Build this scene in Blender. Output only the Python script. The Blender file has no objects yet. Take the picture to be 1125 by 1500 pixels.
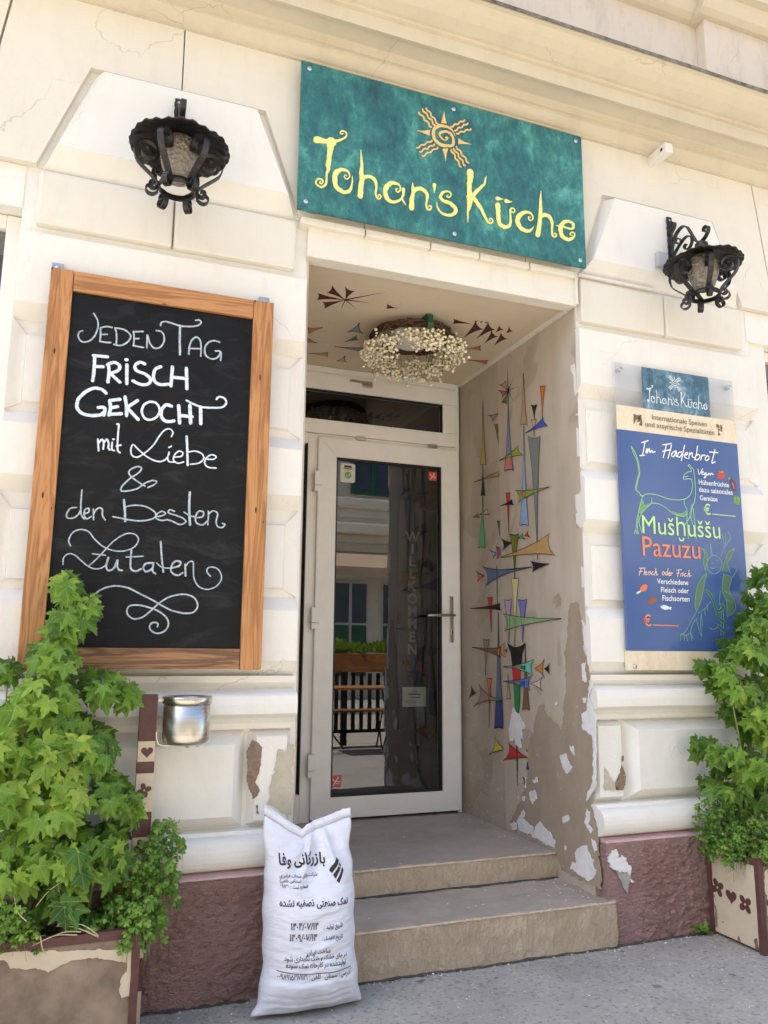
import bpy, bmesh, math, random
from mathutils import Vector, Matrix, noise

random.seed(7)
scene = bpy.context.scene
COL = scene.collection
PI = math.pi

# ------------------------------------------------------------------ camera
cam_d = bpy.data.cameras.new("camera")
cam = bpy.data.objects.new("camera", cam_d)
COL.objects.link(cam)
_R = [[0.935857, -0.352287, 0.00806], [0.068705, 0.159988, -0.984725], [0.345616, 0.922116, 0.17393]]
cam.matrix_world = Matrix(((_R[0][0], -_R[1][0], -_R[2][0], 0.0),
                           (_R[0][1], -_R[1][1], -_R[2][1], -3.0),
                           (_R[0][2], -_R[1][2], -_R[2][2], 1.195),
                           (0, 0, 0, 1)))
cam_d.sensor_fit = 'VERTICAL'
cam_d.sensor_height = 36.0
cam_d.lens = 36.0 * 1151.58 / 1500.0
cam_d.clip_start = 0.05
cam_d.clip_end = 500
scene.camera = cam

# ------------------------------------------------------------------ light
SUN_DIR = Vector((0.567, -0.074, -0.82)).normalized()      # travel direction of the light
world = bpy.data.worlds.new("World")
scene.world = world
world.use_nodes = True
wn = world.node_tree
for n in list(wn.nodes): wn.nodes.remove(n)
sky = wn.nodes.new('ShaderNodeTexSky'); sky.sky_type = 'NISHITA'; sky.sun_disc = False
sky.sun_elevation = math.asin(-SUN_DIR.z)
sky.sun_rotation = math.atan2(-SUN_DIR.x, -SUN_DIR.y)
sky.air_density = 1.0; sky.dust_density = 2.0; sky.ozone_density = 1.0
bg = wn.nodes.new('ShaderNodeBackground'); bg.inputs[1].default_value = 0.15
wo = wn.nodes.new('ShaderNodeOutputWorld')
wn.links.new(sky.outputs[0], bg.inputs[0]); wn.links.new(bg.outputs[0], wo.inputs[0])
sun_d = bpy.data.lights.new("sun", 'SUN'); sun_d.energy = 5.0; sun_d.angle = math.radians(0.5)
sun_d.color = (1.0, 0.93, 0.82)
sun = bpy.data.objects.new("sun", sun_d); COL.objects.link(sun)
sun.rotation_euler = SUN_DIR.to_track_quat('-Z', 'Y').to_euler()
sun.location = (-8, 2, 20)
scene.view_settings.view_transform = 'Standard'
scene.view_settings.look = 'None'
scene.view_settings.gamma = 1
scene.view_settings.exposure = 1.80
scene.render.engine = 'CYCLES'
scene.cycles.max_bounces = 8
scene.cycles.diffuse_bounces = 5
scene.cycles.transparent_max_bounces = 12
scene.cycles.sample_clamp_indirect = 6
scene.cycles.use_denoising = True

# ------------------------------------------------------------------ materials
MATS = {}
def new_mat(name):
    m = bpy.data.materials.new(name); m.use_nodes = True
    nt = m.node_tree
    for n in list(nt.nodes): nt.nodes.remove(n)
    out = nt.nodes.new('ShaderNodeOutputMaterial')
    p = nt.nodes.new('ShaderNodeBsdfPrincipled')
    nt.links.new(p.outputs[0], out.inputs[0])
    MATS[name] = m
    return m, nt, p, out
def N(nt, typ, **kw):
    n = nt.nodes.new(typ)
    for k, v in kw.items(): setattr(n, k, v)
    return n
def noise_n(nt, vec, scale, detail=4, rough=0.6, dist=0.0):
    n = N(nt, 'ShaderNodeTexNoise'); n.inputs['Scale'].default_value = scale
    n.inputs['Detail'].default_value = detail; n.inputs['Roughness'].default_value = rough
    n.inputs['Distortion'].default_value = dist
    nt.links.new(vec, n.inputs['Vector']); return n.outputs['Fac']
def coords(nt, sx=1, sy=1, sz=1):
    g = N(nt, 'ShaderNodeNewGeometry')
    mp = N(nt, 'ShaderNodeMapping'); mp.inputs['Scale'].default_value = (sx, sy, sz)
    nt.links.new(g.outputs['Position'], mp.inputs['Vector']); return mp.outputs[0]
def ramp(nt, fac, stops, interp='LINEAR'):
    r = N(nt, 'ShaderNodeValToRGB'); e = r.color_ramp; e.interpolation = interp
    while len(e.elements) < len(stops): e.elements.new(0.5)
    for el, (pos, c) in zip(e.elements, stops):
        el.position = pos; el.color = (c[0], c[1], c[2], 1)
    nt.links.new(fac, r.inputs[0]); return r.outputs[0]
def mixc(nt, fac, a, b, mode='MIX'):
    m = N(nt, 'ShaderNodeMix', data_type='RGBA', blend_type=mode)
    for sock, v in ((m.inputs[0], fac), (m.inputs[6], a), (m.inputs[7], b)):
        if isinstance(v, (int, float)): sock.default_value = v
        elif isinstance(v, tuple): sock.default_value = (v[0], v[1], v[2], 1)
        else: nt.links.new(v, sock)
    return m.outputs[2]
def math_n(nt, op, a, b=0.0, clamp=False):
    m = N(nt, 'ShaderNodeMath', operation=op); m.use_clamp = clamp
    for s, v in zip(m.inputs, (a, b)):
        if isinstance(v, (int, float)): s.default_value = v
        else: nt.links.new(v, s)
    return m.outputs[0]
def bump(nt, p, h, strength, dist=0.01, prev=None):
    b = N(nt, 'ShaderNodeBump'); b.inputs['Strength'].default_value = strength
    b.inputs['Distance'].default_value = dist
    nt.links.new(h, b.inputs['Height'])
    if prev is not None: nt.links.new(prev, b.inputs['Normal'])
    nt.links.new(b.outputs[0], p.inputs['Normal']); return b.outputs[0]

def plain(name, c, rough=0.6, metal=0.0, spec=0.5, var=0.0, vscale=8, bmp=0.0, bscale=60, bdist=0.004):
    m, nt, p, out = new_mat(name)
    p.inputs['Roughness'].default_value = rough; p.inputs['Metallic'].default_value = metal
    p.inputs['Specular IOR Level'].default_value = spec
    co = coords(nt)
    if var > 0:
        f = noise_n(nt, co, vscale, 6, 0.65)
        lo = tuple(max(0, x * (1 - var)) for x in c); hi = tuple(min(1, x * (1 + var)) for x in c)
        nt.links.new(ramp(nt, f, [(0.3, lo), (0.7, hi)]), p.inputs['Base Color'])
    else: p.inputs['Base Color'].default_value = (*c, 1)
    if bmp > 0: bump(nt, p, noise_n(nt, co, bscale, 5, 0.6), bmp, bdist)
    return m

def plaster(name, c, stain, dirt=0.5, rough_scale=1.0):
    """lime paint on render: broad tone drift, faint dirt, small pits and trowel waves"""
    m, nt, p, out = new_mat(name)
    co = coords(nt); cs = coords(nt, 2.2, 2.2, 0.7)
    broad = noise_n(nt, co, 1.7, 5, 0.6)
    col = ramp(nt, broad, [(0.32, tuple(x * 0.95 for x in c)), (0.68, c)])
    streak = noise_n(nt, cs, 3.2, 8, 0.75)
    f = ramp(nt, streak, [(0.50, (0, 0, 0)), (0.85, (dirt, dirt, dirt))])
    col = mixc(nt, f, col, stain)
    sp = noise_n(nt, co, 38, 6, 0.7)
    f2 = ramp(nt, sp, [(0.66, (0, 0, 0)), (0.76, (0.45 * dirt,) * 3)])
    col = mixc(nt, f2, col, tuple(x * 0.55 for x in stain))
    # hairline cracks, only here and there
    wv = N(nt, 'ShaderNodeTexNoise'); wv.inputs['Scale'].default_value = 5; wv.inputs['Detail'].default_value = 5; nt.links.new(co, wv.inputs['Vector'])
    vo = N(nt, 'ShaderNodeTexVoronoi', feature='DISTANCE_TO_EDGE'); vo.inputs['Scale'].default_value = 1.9
    nt.links.new(mixc(nt, 0.22, co, wv.outputs['Color'], 'ADD'), vo.inputs['Vector'])
    crk = math_n(nt, 'MULTIPLY', math_n(nt, 'LESS_THAN', vo.outputs['Distance'], 0.0035), ramp(nt, noise_n(nt, co, 2.3, 3, 0.5), [(0.54, (0, 0, 0)), (0.62, (0.32, 0.32, 0.32))]))
    col = mixc(nt, crk, col, tuple(x * 0.5 for x in stain))
    nt.links.new(col, p.inputs['Base Color'])
    p.inputs['Roughness'].default_value = 0.78; p.inputs['Specular IOR Level'].default_value = 0.3
    b = bump(nt, p, noise_n(nt, co, 6, 4, 0.55), 0.35 * rough_scale, 0.02)
    b = bump(nt, p, noise_n(nt, co, 45, 5, 0.6), 0.30 * rough_scale, 0.005, b)
    b = bump(nt, p, noise_n(nt, co, 220, 3, 0.6), 0.22 * rough_scale, 0.0015, b)
    return m

plaster('cream_plaster', (0.745, 0.70, 0.605), (0.56, 0.50, 0.40), 0.45)
plaster('white_plaster', (0.80, 0.775, 0.715), (0.58, 0.53, 0.46), 0.45)
plaster('lintel_plaster', (0.77, 0.73, 0.635), (0.50, 0.43, 0.32), 0.5)
plaster('cornice_plaster', (0.62, 0.555, 0.43), (0.42, 0.36, 0.27), 0.5)
plaster('upper_plaster', (0.66, 0.575, 0.475), (0.33, 0.28, 0.23), 0.8)
plaster('ceiling_plaster', (0.64, 0.54, 0.41), (0.46, 0.39, 0.30), 0.35, 0.6)
plain('soot_edge', (0.17, 0.15, 0.12), 0.95, var=0.7, vscale=25, bmp=0.8, bscale=70, bdist=0.01)

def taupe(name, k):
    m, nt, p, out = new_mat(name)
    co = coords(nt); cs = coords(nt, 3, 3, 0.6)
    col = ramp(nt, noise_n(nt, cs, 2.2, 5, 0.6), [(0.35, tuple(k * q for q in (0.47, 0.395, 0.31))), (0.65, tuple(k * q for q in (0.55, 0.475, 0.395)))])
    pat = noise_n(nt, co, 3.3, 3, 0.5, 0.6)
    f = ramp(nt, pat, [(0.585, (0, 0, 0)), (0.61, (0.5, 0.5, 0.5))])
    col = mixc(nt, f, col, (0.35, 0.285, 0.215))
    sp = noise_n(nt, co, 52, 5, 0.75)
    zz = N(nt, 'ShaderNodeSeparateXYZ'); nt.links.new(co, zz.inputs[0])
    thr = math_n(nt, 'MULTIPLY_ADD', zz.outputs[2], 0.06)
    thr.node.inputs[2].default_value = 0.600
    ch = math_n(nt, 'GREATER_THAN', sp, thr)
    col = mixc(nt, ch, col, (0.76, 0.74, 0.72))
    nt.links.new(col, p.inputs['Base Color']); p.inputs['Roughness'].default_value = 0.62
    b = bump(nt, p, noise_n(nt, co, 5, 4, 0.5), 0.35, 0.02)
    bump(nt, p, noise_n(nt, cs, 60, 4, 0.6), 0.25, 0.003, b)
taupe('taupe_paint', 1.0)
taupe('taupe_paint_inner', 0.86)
def under():
    m, nt, p, out = new_mat('brown_underpaint')
    co = coords(nt); cs = coords(nt, 2.5, 2.5, 0.8)
    col = ramp(nt, noise_n(nt, cs, 4, 6, 0.65), [(0.3, (0.325, 0.255, 0.185)), (0.7, (0.40, 0.325, 0.245))])
    ch = ramp(nt, noise_n(nt, co, 40, 6, 0.75), [(0.655, (0, 0, 0)), (0.67, (1, 1, 1))])
    col = mixc(nt, ch, col, (0.72, 0.71, 0.69))
    nt.links.new(col, p.inputs['Base Color']); p.inputs['Roughness'].default_value = 0.7
    bump(nt, p, noise_n(nt, co, 30, 5, 0.6), 0.4, 0.006)
under()
plain('white_chip', (0.74, 0.735, 0.73), 0.85, var=0.10, vscale=25, bmp=0.6, bscale=60, bdist=0.006)
plain('bare_render', (0.50, 0.455, 0.355), 0.9, var=0.16, vscale=14, bmp=0.6, bscale=90)
plain('rust_brown', (0.235, 0.165, 0.115), 0.9, var=0.4, vscale=40, bmp=0.7, bscale=90)
plain('old_mortar', (0.36, 0.35, 0.32), 0.9, var=0.2, vscale=30, bmp=0.7, bscale=120)

def plinth_mat():
    m, nt, p, out = new_mat('plinth_red')
    co = coords(nt); cz = coords(nt, 1.0, 1.0, 1.9)
    col = ramp(nt, noise_n(nt, co, 4, 6, 0.6), [(0.3, (0.50, 0.285, 0.245)), (0.7, (0.62, 0.385, 0.345))])
    f = ramp(nt, noise_n(nt, co, 85, 4, 0.65), [(0.68, (0, 0, 0)), (0.74, (1, 1, 1))])
    col = mixc(nt, f, col, (0.09, 0.05, 0.045))
    nt.links.new(col, p.inputs['Base Color']); p.inputs['Roughness'].default_value = 0.82
    b = bump(nt, p, noise_n(nt, cz, 38, 7, 0.68, 1.0), 1.0, 0.05)
    bump(nt, p, noise_n(nt, co, 120, 4, 0.6), 0.5, 0.004, b)
plinth_mat()
plain('plinth_smooth', (0.56, 0.38, 0.365), 0.8, var=0.14, vscale=9, bmp=0.4, bscale=30, bdist=0.01)

def asphalt():
    m, nt, p, out = new_mat('pavement_asphalt')
    co = coords(nt)
    col = ramp(nt, noise_n(nt, co, 2.6, 8, 0.7), [(0.3, (0.275, 0.26, 0.235)), (0.7, (0.385, 0.365, 0.33))])
    v = N(nt, 'ShaderNodeTexVoronoi'); v.inputs['Scale'].default_value = 95
    nt.links.new(co, v.inputs['Vector'])
    hs = N(nt, 'ShaderNodeSeparateColor'); nt.links.new(v.outputs['Color'], hs.inputs[0])
    tone = ramp(nt, hs.outputs[0], [(0.0, (0.62, 0.62, 0.63)), (0.22, (0.95, 0.95, 0.95)), (0.93, (1.0, 1.0, 1.0)), (1.0, (1.25, 1.22, 1.2))])
    col = mixc(nt, 1.0, col, tone, 'MULTIPLY')
    gum = N(nt, 'ShaderNodeTexVoronoi'); gum.inputs['Scale'].default_value = 5.5; gum.inputs['Randomness'].default_value = 1
    nd = N(nt, 'ShaderNodeTexNoise'); nd.inputs['Scale'].default_value = 16; nt.links.new(co, nd.inputs['Vector'])
    wc = mixc(nt, 0.08, co, nd.outputs['Color'], 'ADD'); nt.links.new(wc, gum.inputs['Vector'])
    f = ramp(nt, gum.outputs['Distance'], [(0.085, (0.75, 0.75, 0.75)), (0.115, (0, 0, 0))])
    col = mixc(nt, f, col, (0.10, 0.095, 0.095))
    pl = ramp(nt, noise_n(nt, co, 11, 5, 0.7), [(0.64, (0, 0, 0)), (0.70, (0.55, 0.55, 0.55))])
    col = mixc(nt, pl, col, (0.45, 0.43, 0.39))
    nt.links.new(col, p.inputs['Base Color']); p.inputs['Roughness'].default_value = 0.88
    b = bump(nt, p, noise_n(nt, co, 14, 5, 0.6), 0.4, 0.01)
    bump(nt, p, noise_n(nt, co, 190, 3, 0.7), 0.4, 0.002, b)
asphalt()
plain('road_asphalt', (0.37, 0.335, 0.27), 0.9, var=0.2, vscale=3, bmp=0.5, bscale=150)
plain('kerb_stone', (0.36, 0.35, 0.33), 0.85, var=0.2, vscale=12, bmp=0.4)

def step_mats():
    m, nt, p, out = new_mat('step_tread')
    co = coords(nt)
    col = ramp(nt, noise_n(nt, co, 3.5, 7, 0.65), [(0.3, (0.34, 0.29, 0.24)), (0.72, (0.46, 0.40, 0.335))])
    scuff = ramp(nt, noise_n(nt, coords(nt, 1, 2.2, 1), 9, 6, 0.75, 0.8), [(0.62, (0, 0, 0)), (0.72, (0.5, 0.5, 0.5))])
    col = mixc(nt, scuff, col, (0.17, 0.14, 0.115))
    nt.links.new(col, p.inputs['Base Color']); p.inputs['Roughness'].default_value = 0.6
    bump(nt, p, noise_n(nt, co, 12, 5, 0.6), 0.3, 0.01)
    m, nt, p, out = new_mat('step_riser')
    co = coords(nt); cv = coords(nt, 1.6, 1, 0.8)
    col = ramp(nt, noise_n(nt, co, 5, 6, 0.6), [(0.3, (0.49, 0.38, 0.26)), (0.7, (0.64, 0.52, 0.375))])
    f = ramp(nt, noise_n(nt, co, 90, 4, 0.7), [(0.66, (0, 0, 0)), (0.74, (0.7, 0.7, 0.7))])
    col = mixc(nt, f, col, (0.27, 0.19, 0.115))
    nt.links.new(col, p.inputs['Base Color']); p.inputs['Roughness'].default_value = 0.88
    b = bump(nt, p, noise_n(nt, cv, 30, 7, 0.68, 0.6), 1.0, 0.022)
    bump(nt, p, noise_n(nt, co, 150, 3, 0.6), 0.5, 0.003, b)
step_mats()
plain('step_edge', (0.52, 0.42, 0.32), 0.85, var=0.25, vscale=40, bmp=0.6)

def wood(name, axis, c0, c1, c2):
    m, nt, p, out = new_mat(name)
    tc = N(nt, 'ShaderNodeTexCoord'); oi = N(nt, 'ShaderNodeObjectInfo')
    s = {'x': (1.2, 16, 16), 'z': (16, 16, 1.2)}[axis]
    mp = N(nt, 'ShaderNodeMapping'); mp.inputs['Scale'].default_value = s
    nt.links.new(tc.outputs['Object'], mp.inputs['Vector'])
    loc = N(nt, 'ShaderNodeCombineXYZ')
    for i, k in enumerate((31.0, 17.0, 53.0)):
        nt.links.new(math_n(nt, 'MULTIPLY', oi.outputs['Random'], k), loc.inputs[i])
    nt.links.new(loc.outputs[0], mp.inputs['Location'])
    v = mp.outputs[0]
    g = noise_n(nt, v, 1.3, 5, 0.55, 1.2)
    w = math_n(nt, 'SINE', math_n(nt, 'MULTIPLY', g, 30.0))
    rings = math_n(nt, 'MULTIPLY_ADD', w, 0.5); rings.node.inputs[2].default_value = 0.5
    fine = noise_n(nt, v, 7, 6, 0.7)
    f = math_n(nt, 'ADD', math_n(nt, 'MULTIPLY', rings, 0.55), math_n(nt, 'MULTIPLY', fine, 0.45))
    col = ramp(nt, f, [(0.18, c0), (0.5, c1), (0.8, c2)])
    sc = N(nt, 'ShaderNodeMapping'); sc.inputs['Scale'].default_value = {'x': (9, 30, 30), 'z': (30, 30, 9)}[axis]
    nt.links.new(tc.outputs['Object'], sc.inputs['Vector'])
    vo = N(nt, 'ShaderNodeTexVoronoi'); vo.inputs['Scale'].default_value = 1.0
    nt.links.new(sc.outputs[0], vo.inputs['Vector'])
    hs = N(nt, 'ShaderNodeSeparateColor'); nt.links.new(vo.outputs['Color'], hs.inputs[0])
    dark = math_n(nt, 'MULTIPLY', math_n(nt, 'LESS_THAN', vo.outputs['Distance'], 0.11), math_n(nt, 'GREATER_THAN', hs.outputs[0], 0.80))
    col = mixc(nt, dark, col, tuple(x * 0.16 for x in c0))
    nt.links.new(col, p.inputs['Base Color']); p.inputs['Roughness'].default_value = 0.55
    bump(nt, p, f, 0.25, 0.002)
wood('wood_upright', 'z', (0.30, 0.125, 0.040), (0.425, 0.188, 0.062), (0.51, 0.25, 0.09))
wood('wood_crosswise', 'x', (0.30, 0.125, 0.040), (0.415, 0.183, 0.062), (0.50, 0.245, 0.09))
wood('wood_dark_crosswise', 'x', (0.13, 0.06, 0.028), (0.24, 0.115, 0.05), (0.36, 0.185, 0.085))

def board_mat():
    m, nt, p, out = new_mat('blackboard')
    co = coords(nt, 1, 1, 1); cw = coords(nt, 1.0, 1.0, 2.6)
    base = ramp(nt, noise_n(nt, co, 3, 5, 0.6), [(0.3, (0.006, 0.0065, 0.007)), (0.7, (0.011, 0.0115, 0.012))])
    sm = ramp(nt, noise_n(nt, cw, 4.5, 8, 0.72, 1.0), [(0.52, (0, 0, 0)), (0.76, (0.24, 0.24, 0.24))])
    col = mixc(nt, sm, base, (0.11, 0.115, 0.12))
    nt.links.new(col, p.inputs['Base Color']); p.inputs['Roughness'].default_value = 0.62
    p.inputs['Specular IOR Level'].default_value = 0.2
    bump(nt, p, noise_n(nt, co, 160, 3, 0.6), 0.15, 0.001)
    m, nt, p, out = new_mat('chalk_white')
    co = coords(nt)
    col = ramp(nt, noise_n(nt, co, 150, 4, 0.7), [(0.34, (0.40, 0.46, 0.50)), (0.52, (0.74, 0.79, 0.82))])
    nt.links.new(col, p.inputs['Base Color']); p.inputs['Roughness'].default_value = 0.9
    m, nt, p, out = new_mat('chalk_thin')
    co = coords(nt)
    col = ramp(nt, noise_n(nt, co, 150, 4, 0.7), [(0.34, (0.22, 0.27, 0.30)), (0.6, (0.52, 0.59, 0.63))])
    nt.links.new(col, p.inputs['Base Color']); p.inputs['Roughness'].default_value = 0.9
board_mat()

def sign_mat(name, stops, rough=0.38):
    m, nt, p, out = new_mat(name)
    co = coords(nt)
    a = noise_n(nt, co, 3.2, 9, 0.70, 0.6); b = noise_n(nt, coords(nt, 1.5, 1, 0.8), 15, 9, 0.80, 0.3)
    f = math_n(nt, 'ADD', math_n(nt, 'MULTIPLY', a, 0.52), math_n(nt, 'MULTIPLY', b, 0.48))
    col = ramp(nt, f, stops)
    cr = ramp(nt, noise_n(nt, co, 60, 6, 0.75), [(0.60, (0, 0, 0)), (0.72, (0.6, 0.6, 0.6))])
    col = mixc(nt, cr, col, tuple(x * 0.45 for x in stops[0][1]))
    nt.links.new(col, p.inputs['Base Color']); p.inputs['Roughness'].default_value = rough
sign_mat('teal_grunge', [(0.38, (0.012, 0.065, 0.08)), (0.47, (0.022, 0.125, 0.125)), (0.53, (0.038, 0.19, 0.17)), (0.61, (0.105, 0.36, 0.30))])
sign_mat('blue_grunge', [(0.38, (0.02, 0.06, 0.10)), (0.47, (0.045, 0.12, 0.18)), (0.53, (0.11, 0.21, 0.28)), (0.60, (0.32, 0.44, 0.50))])
sign_mat('menu_cream', [(0.34, (0.62, 0.50, 0.33)), (0.46, (0.70, 0.58, 0.40)), (0.54, (0.76, 0.66, 0.49)), (0.64, (0.80, 0.71, 0.55))], 0.35)
for nm, c in dict(yellow_letter=(0.80, 0.74, 0.24), sun_orange=(0.76, 0.50, 0.19), letter_shadow=(0.012, 0.045, 0.045), pale_letter=(0.72, 0.77, 0.76)).items(): plain(nm, c, 0.45, var=0.04, vscale=40)
plain('menu_blue', (0.06, 0.115, 0.29), 0.14, spec=0.8, var=0.04, vscale=3, bmp=0.05, bscale=5)
for nm, c in dict(umber=(0.16, 0.105, 0.06), white=(0.80, 0.81, 0.83), lime=(0.52, 0.78, 0.33), coral=(0.80, 0.25, 0.12), blossom=(0.82, 0.58, 0.47),
                  beast_line=(0.33, 0.66, 0.25), beast_fill=(0.16, 0.34, 0.16), demon_line=(0.20, 0.40, 0.28), demon_fill=(0.10, 0.185, 0.105), snake=(0.03, 0.14, 0.07),
                  tomato=(0.62, 0.05, 0.03), leaf=(0.18, 0.36, 0.06), aubergine=(0.13, 0.03, 0.04), aubergine_shine=(0.42, 0.2, 0.22), pepper=(0.14, 0.34, 0.08), pepper_dark=(0.05, 0.17, 0.04),
                  drumstick=(0.74, 0.18, 0.07), bone=(0.78, 0.74, 0.68), meat=(0.27, 0.10, 0.05), fish=(0.66, 0.76, 0.78), fish_eye=(0.05, 0.08, 0.1)).items():
    plain('print_' + nm, c, 0.3)
# mural paints
for nm, c in dict(ink=(0.012, 0.010, 0.010), ochre=(0.42, 0.30, 0.08), steel=(0.24, 0.28, 0.36), olive=(0.16, 0.17, 0.025), tan=(0.47, 0.33, 0.20), red2=(0.50, 0.13, 0.10),
                  blue=(0.20, 0.23, 0.45), pink=(0.56, 0.20, 0.20), lime=(0.28, 0.38, 0.05), sky=(0.28, 0.40, 0.66), peach=(0.60, 0.36, 0.24), royal=(0.05, 0.10, 0.50),
                  orange=(0.62, 0.16, 0.035), orange2=(0.45, 0.2, 0.08), grey=(0.20, 0.215, 0.22), green=(0.10, 0.40, 0.16), mauve=(0.30, 0.11, 0.15), green2=(0.22, 0.34, 0.08),
                  red=(0.55, 0.035, 0.03), gold=(0.50, 0.31, 0.12), gold2=(0.50, 0.24, 0.05), slate=(0.11, 0.155, 0.27), straw=(0.66, 0.62, 0.33), lilac=(0.44, 0.34, 0.52), violet=(0.20, 0.19, 0.52),
                  green3=(0.27, 0.43, 0.20), green4=(0.02, 0.22, 0.06), taupe=(0.31, 0.25, 0.18), brown=(0.20, 0.11, 0.06), navy=(0.035, 0.055, 0.20), aqua=(0.17, 0.56, 0.42),
                  yellow=(0.60, 0.48, 0.04), blue2=(0.13, 0.22, 0.55), blush=(0.68, 0.50, 0.52), maroon=(0.075, 0.012, 0.012)).items():
    plain('mural_' + nm, c, 0.55, var=0.10, vscale=30)
# metals, glass, plastics
plain('wrought_iron', (0.050, 0.047, 0.045), 0.42, metal=0.75, spec=0.5, var=0.45, vscale=30, bmp=0.5, bscale=45)
plain('zinc_bracket', (0.42, 0.45, 0.48), 0.42, metal=0.9, var=0.1, vscale=50)
plain('screw_metal', (0.55, 0.57, 0.60), 0.3, metal=1.0)
plain('upvc_white', (0.82, 0.795, 0.74), 0.38, spec=0.45, var=0.05, vscale=6, bmp=0.06, bscale=25)
plain('upvc_seal', (0.015, 0.015, 0.016), 0.6)
plain('handle_steel', (0.50, 0.47, 0.42), 0.35, metal=1.0)
plain('duct_white', (0.72, 0.685, 0.60), 0.5, var=0.06, vscale=20)
plain('box_grey', (0.42, 0.43, 0.45), 0.5)
plain('sensor_white', (0.74, 0.71, 0.65), 0.4)
plain('lens_black', (0.005, 0.005, 0.005), 0.1)
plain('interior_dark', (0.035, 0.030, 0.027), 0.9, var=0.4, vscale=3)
plain('paper', (0.62, 0.60, 0.56), 0.8, var=0.05, vscale=9)
plain('sticker_red', (0.60, 0.07, 0.05), 0.4)
plain('sticker_green', (0.14, 0.33, 0.06), 0.4)
plain('print_black', (0.018, 0.016, 0.02), 0.6, var=0.3, vscale=200)
plain('maroon_paint', (0.105, 0.040, 0.034), 0.6, var=0.22, vscale=30, bmp=0.2)
plain('cream_paint', (0.60, 0.50, 0.36), 0.6, var=0.08, vscale=14, bmp=0.2)
plain('planter_wood', (0.255, 0.185, 0.13), 0.85, var=0.5, vscale=6, bmp=0.5, bscale=35)
plain('soil', (0.03, 0.022, 0.016), 0.95, var=0.4, vscale=30, bmp=0.8, bscale=60, bdist=0.02)
plain('twig', (0.085, 0.045, 0.022), 0.85, var=0.4, vscale=60)
plain('berry', (0.84, 0.76, 0.58), 0.6, var=0.18, vscale=55)
plain('berry_stem', (0.17, 0.20, 0.065), 0.7)
plain('green_clip', (0.005, 0.075, 0.03), 0.4)
plain('dark_board', (0.045, 0.028, 0.018), 0.8, var=0.3, vscale=12)
plain('dull_letter', (0.34, 0.25, 0.20), 0.8)
plain('gutter_dirt', (0.085, 0.075, 0.06), 0.95, var=0.6, vscale=35, bmp=0.8, bscale=90, bdist=0.01)
plain('dry_grass', (0.60, 0.49, 0.30), 0.8)
plain('plant_stem', (0.16, 0.20, 0.06), 0.6)
plain('ash', (0.10, 0.10, 0.11), 0.95, var=0.6, vscale=60, bmp=0.8, bscale=80)
def frosted():
    m, nt, p, out = new_mat('frosted_glass')
    p.inputs['Base Color'].default_value = (0.66, 0.64, 0.60, 1); p.inputs['Roughness'].default_value = 0.35
    p.inputs['Subsurface Weight'].default_value = 0.0
    m, nt, p, out = new_mat('crackle_glass')
    co = coords(nt)
    col = ramp(nt, noise_n(nt, co, 60, 5, 0.7), [(0.3, (0.20, 0.155, 0.11)), (0.7, (0.55, 0.50, 0.43))])
    nt.links.new(col, p.inputs['Base Color']); p.inputs['Roughness'].default_value = 0.12
    p.inputs['Transmission Weight'].default_value = 0.30; p.inputs['IOR'].default_value = 1.35
    v = N(nt, 'ShaderNodeTexVoronoi'); v.inputs['Scale'].default_value = 75; nt.links.new(co, v.inputs['Vector'])
    bump(nt, p, v.outputs['Distance'], 0.9, 0.01)
frosted()
def steel_mat():
    m, nt, p, out = new_mat('brushed_steel')
    co = coords(nt, 1, 1, 60)
    nt.links.new(ramp(nt, noise_n(nt, co, 4, 4, 0.6), [(0.3, (0.50, 0.47, 0.41)), (0.7, (0.62, 0.59, 0.53))]), p.inputs['Base Color'])
    p.inputs['Metallic'].default_value = 1.0
    r = ramp(nt, noise_n(nt, coords(nt), 14, 5, 0.6), [(0.3, (0.24,) * 3), (0.7, (0.36,) * 3)])
    nt.links.new(r, p.inputs['Roughness'])
    bump(nt, p, noise_n(nt, co, 5, 3, 0.6), 0.08, 0.002)
steel_mat()
def pane(name, tint, ior, glare=0.0):
    m, nt, p, out = new_mat(name); nt.nodes.remove(p)
    t = N(nt, 'ShaderNodeBsdfTransparent'); t.inputs[0].default_value = (*tint, 1)
    g = N(nt, 'ShaderNodeBsdfGlossy'); g.inputs['Roughness'].default_value = 0.0
    g.inputs['Color'].default_value = (0.95, 0.97, 1.0, 1)
    fr = N(nt, 'ShaderNodeFresnel'); fr.inputs['IOR'].default_value = ior
    mx = N(nt, 'ShaderNodeMixShader')
    ge = N(nt, 'ShaderNodeNewGeometry')
    front = math_n(nt, 'SUBTRACT', 1.0, ge.outputs['Backfacing'])
    nt.links.new(math_n(nt, 'MULTIPLY', fr.outputs[0], front), mx.inputs[0]); nt.links.new(t.outputs[0], mx.inputs[1]); nt.links.new(g.outputs[0], mx.inputs[2])
    nt.links.new(mx.outputs[0], out.inputs[0])
    if glare > 0:
        d = N(nt, 'ShaderNodeBsdfDiffuse'); d.inputs[0].default_value = (0.82, 0.84, 0.86, 1)
        m2 = N(nt, 'ShaderNodeMixShader'); m2.inputs[0].default_value = glare
        nt.links.new(mx.outputs[0], m2.inputs[1]); nt.links.new(d.outputs[0], m2.inputs[2]); nt.links.new(m2.outputs[0], out.inputs[0])
pane('door_glass', (0.74, 0.76, 0.74), 1.95)
pane('acrylic', (0.88, 0.89, 0.91), 1.75, 0.10)  # white diffuse share stands in for the sheet's bright reflection

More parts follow.
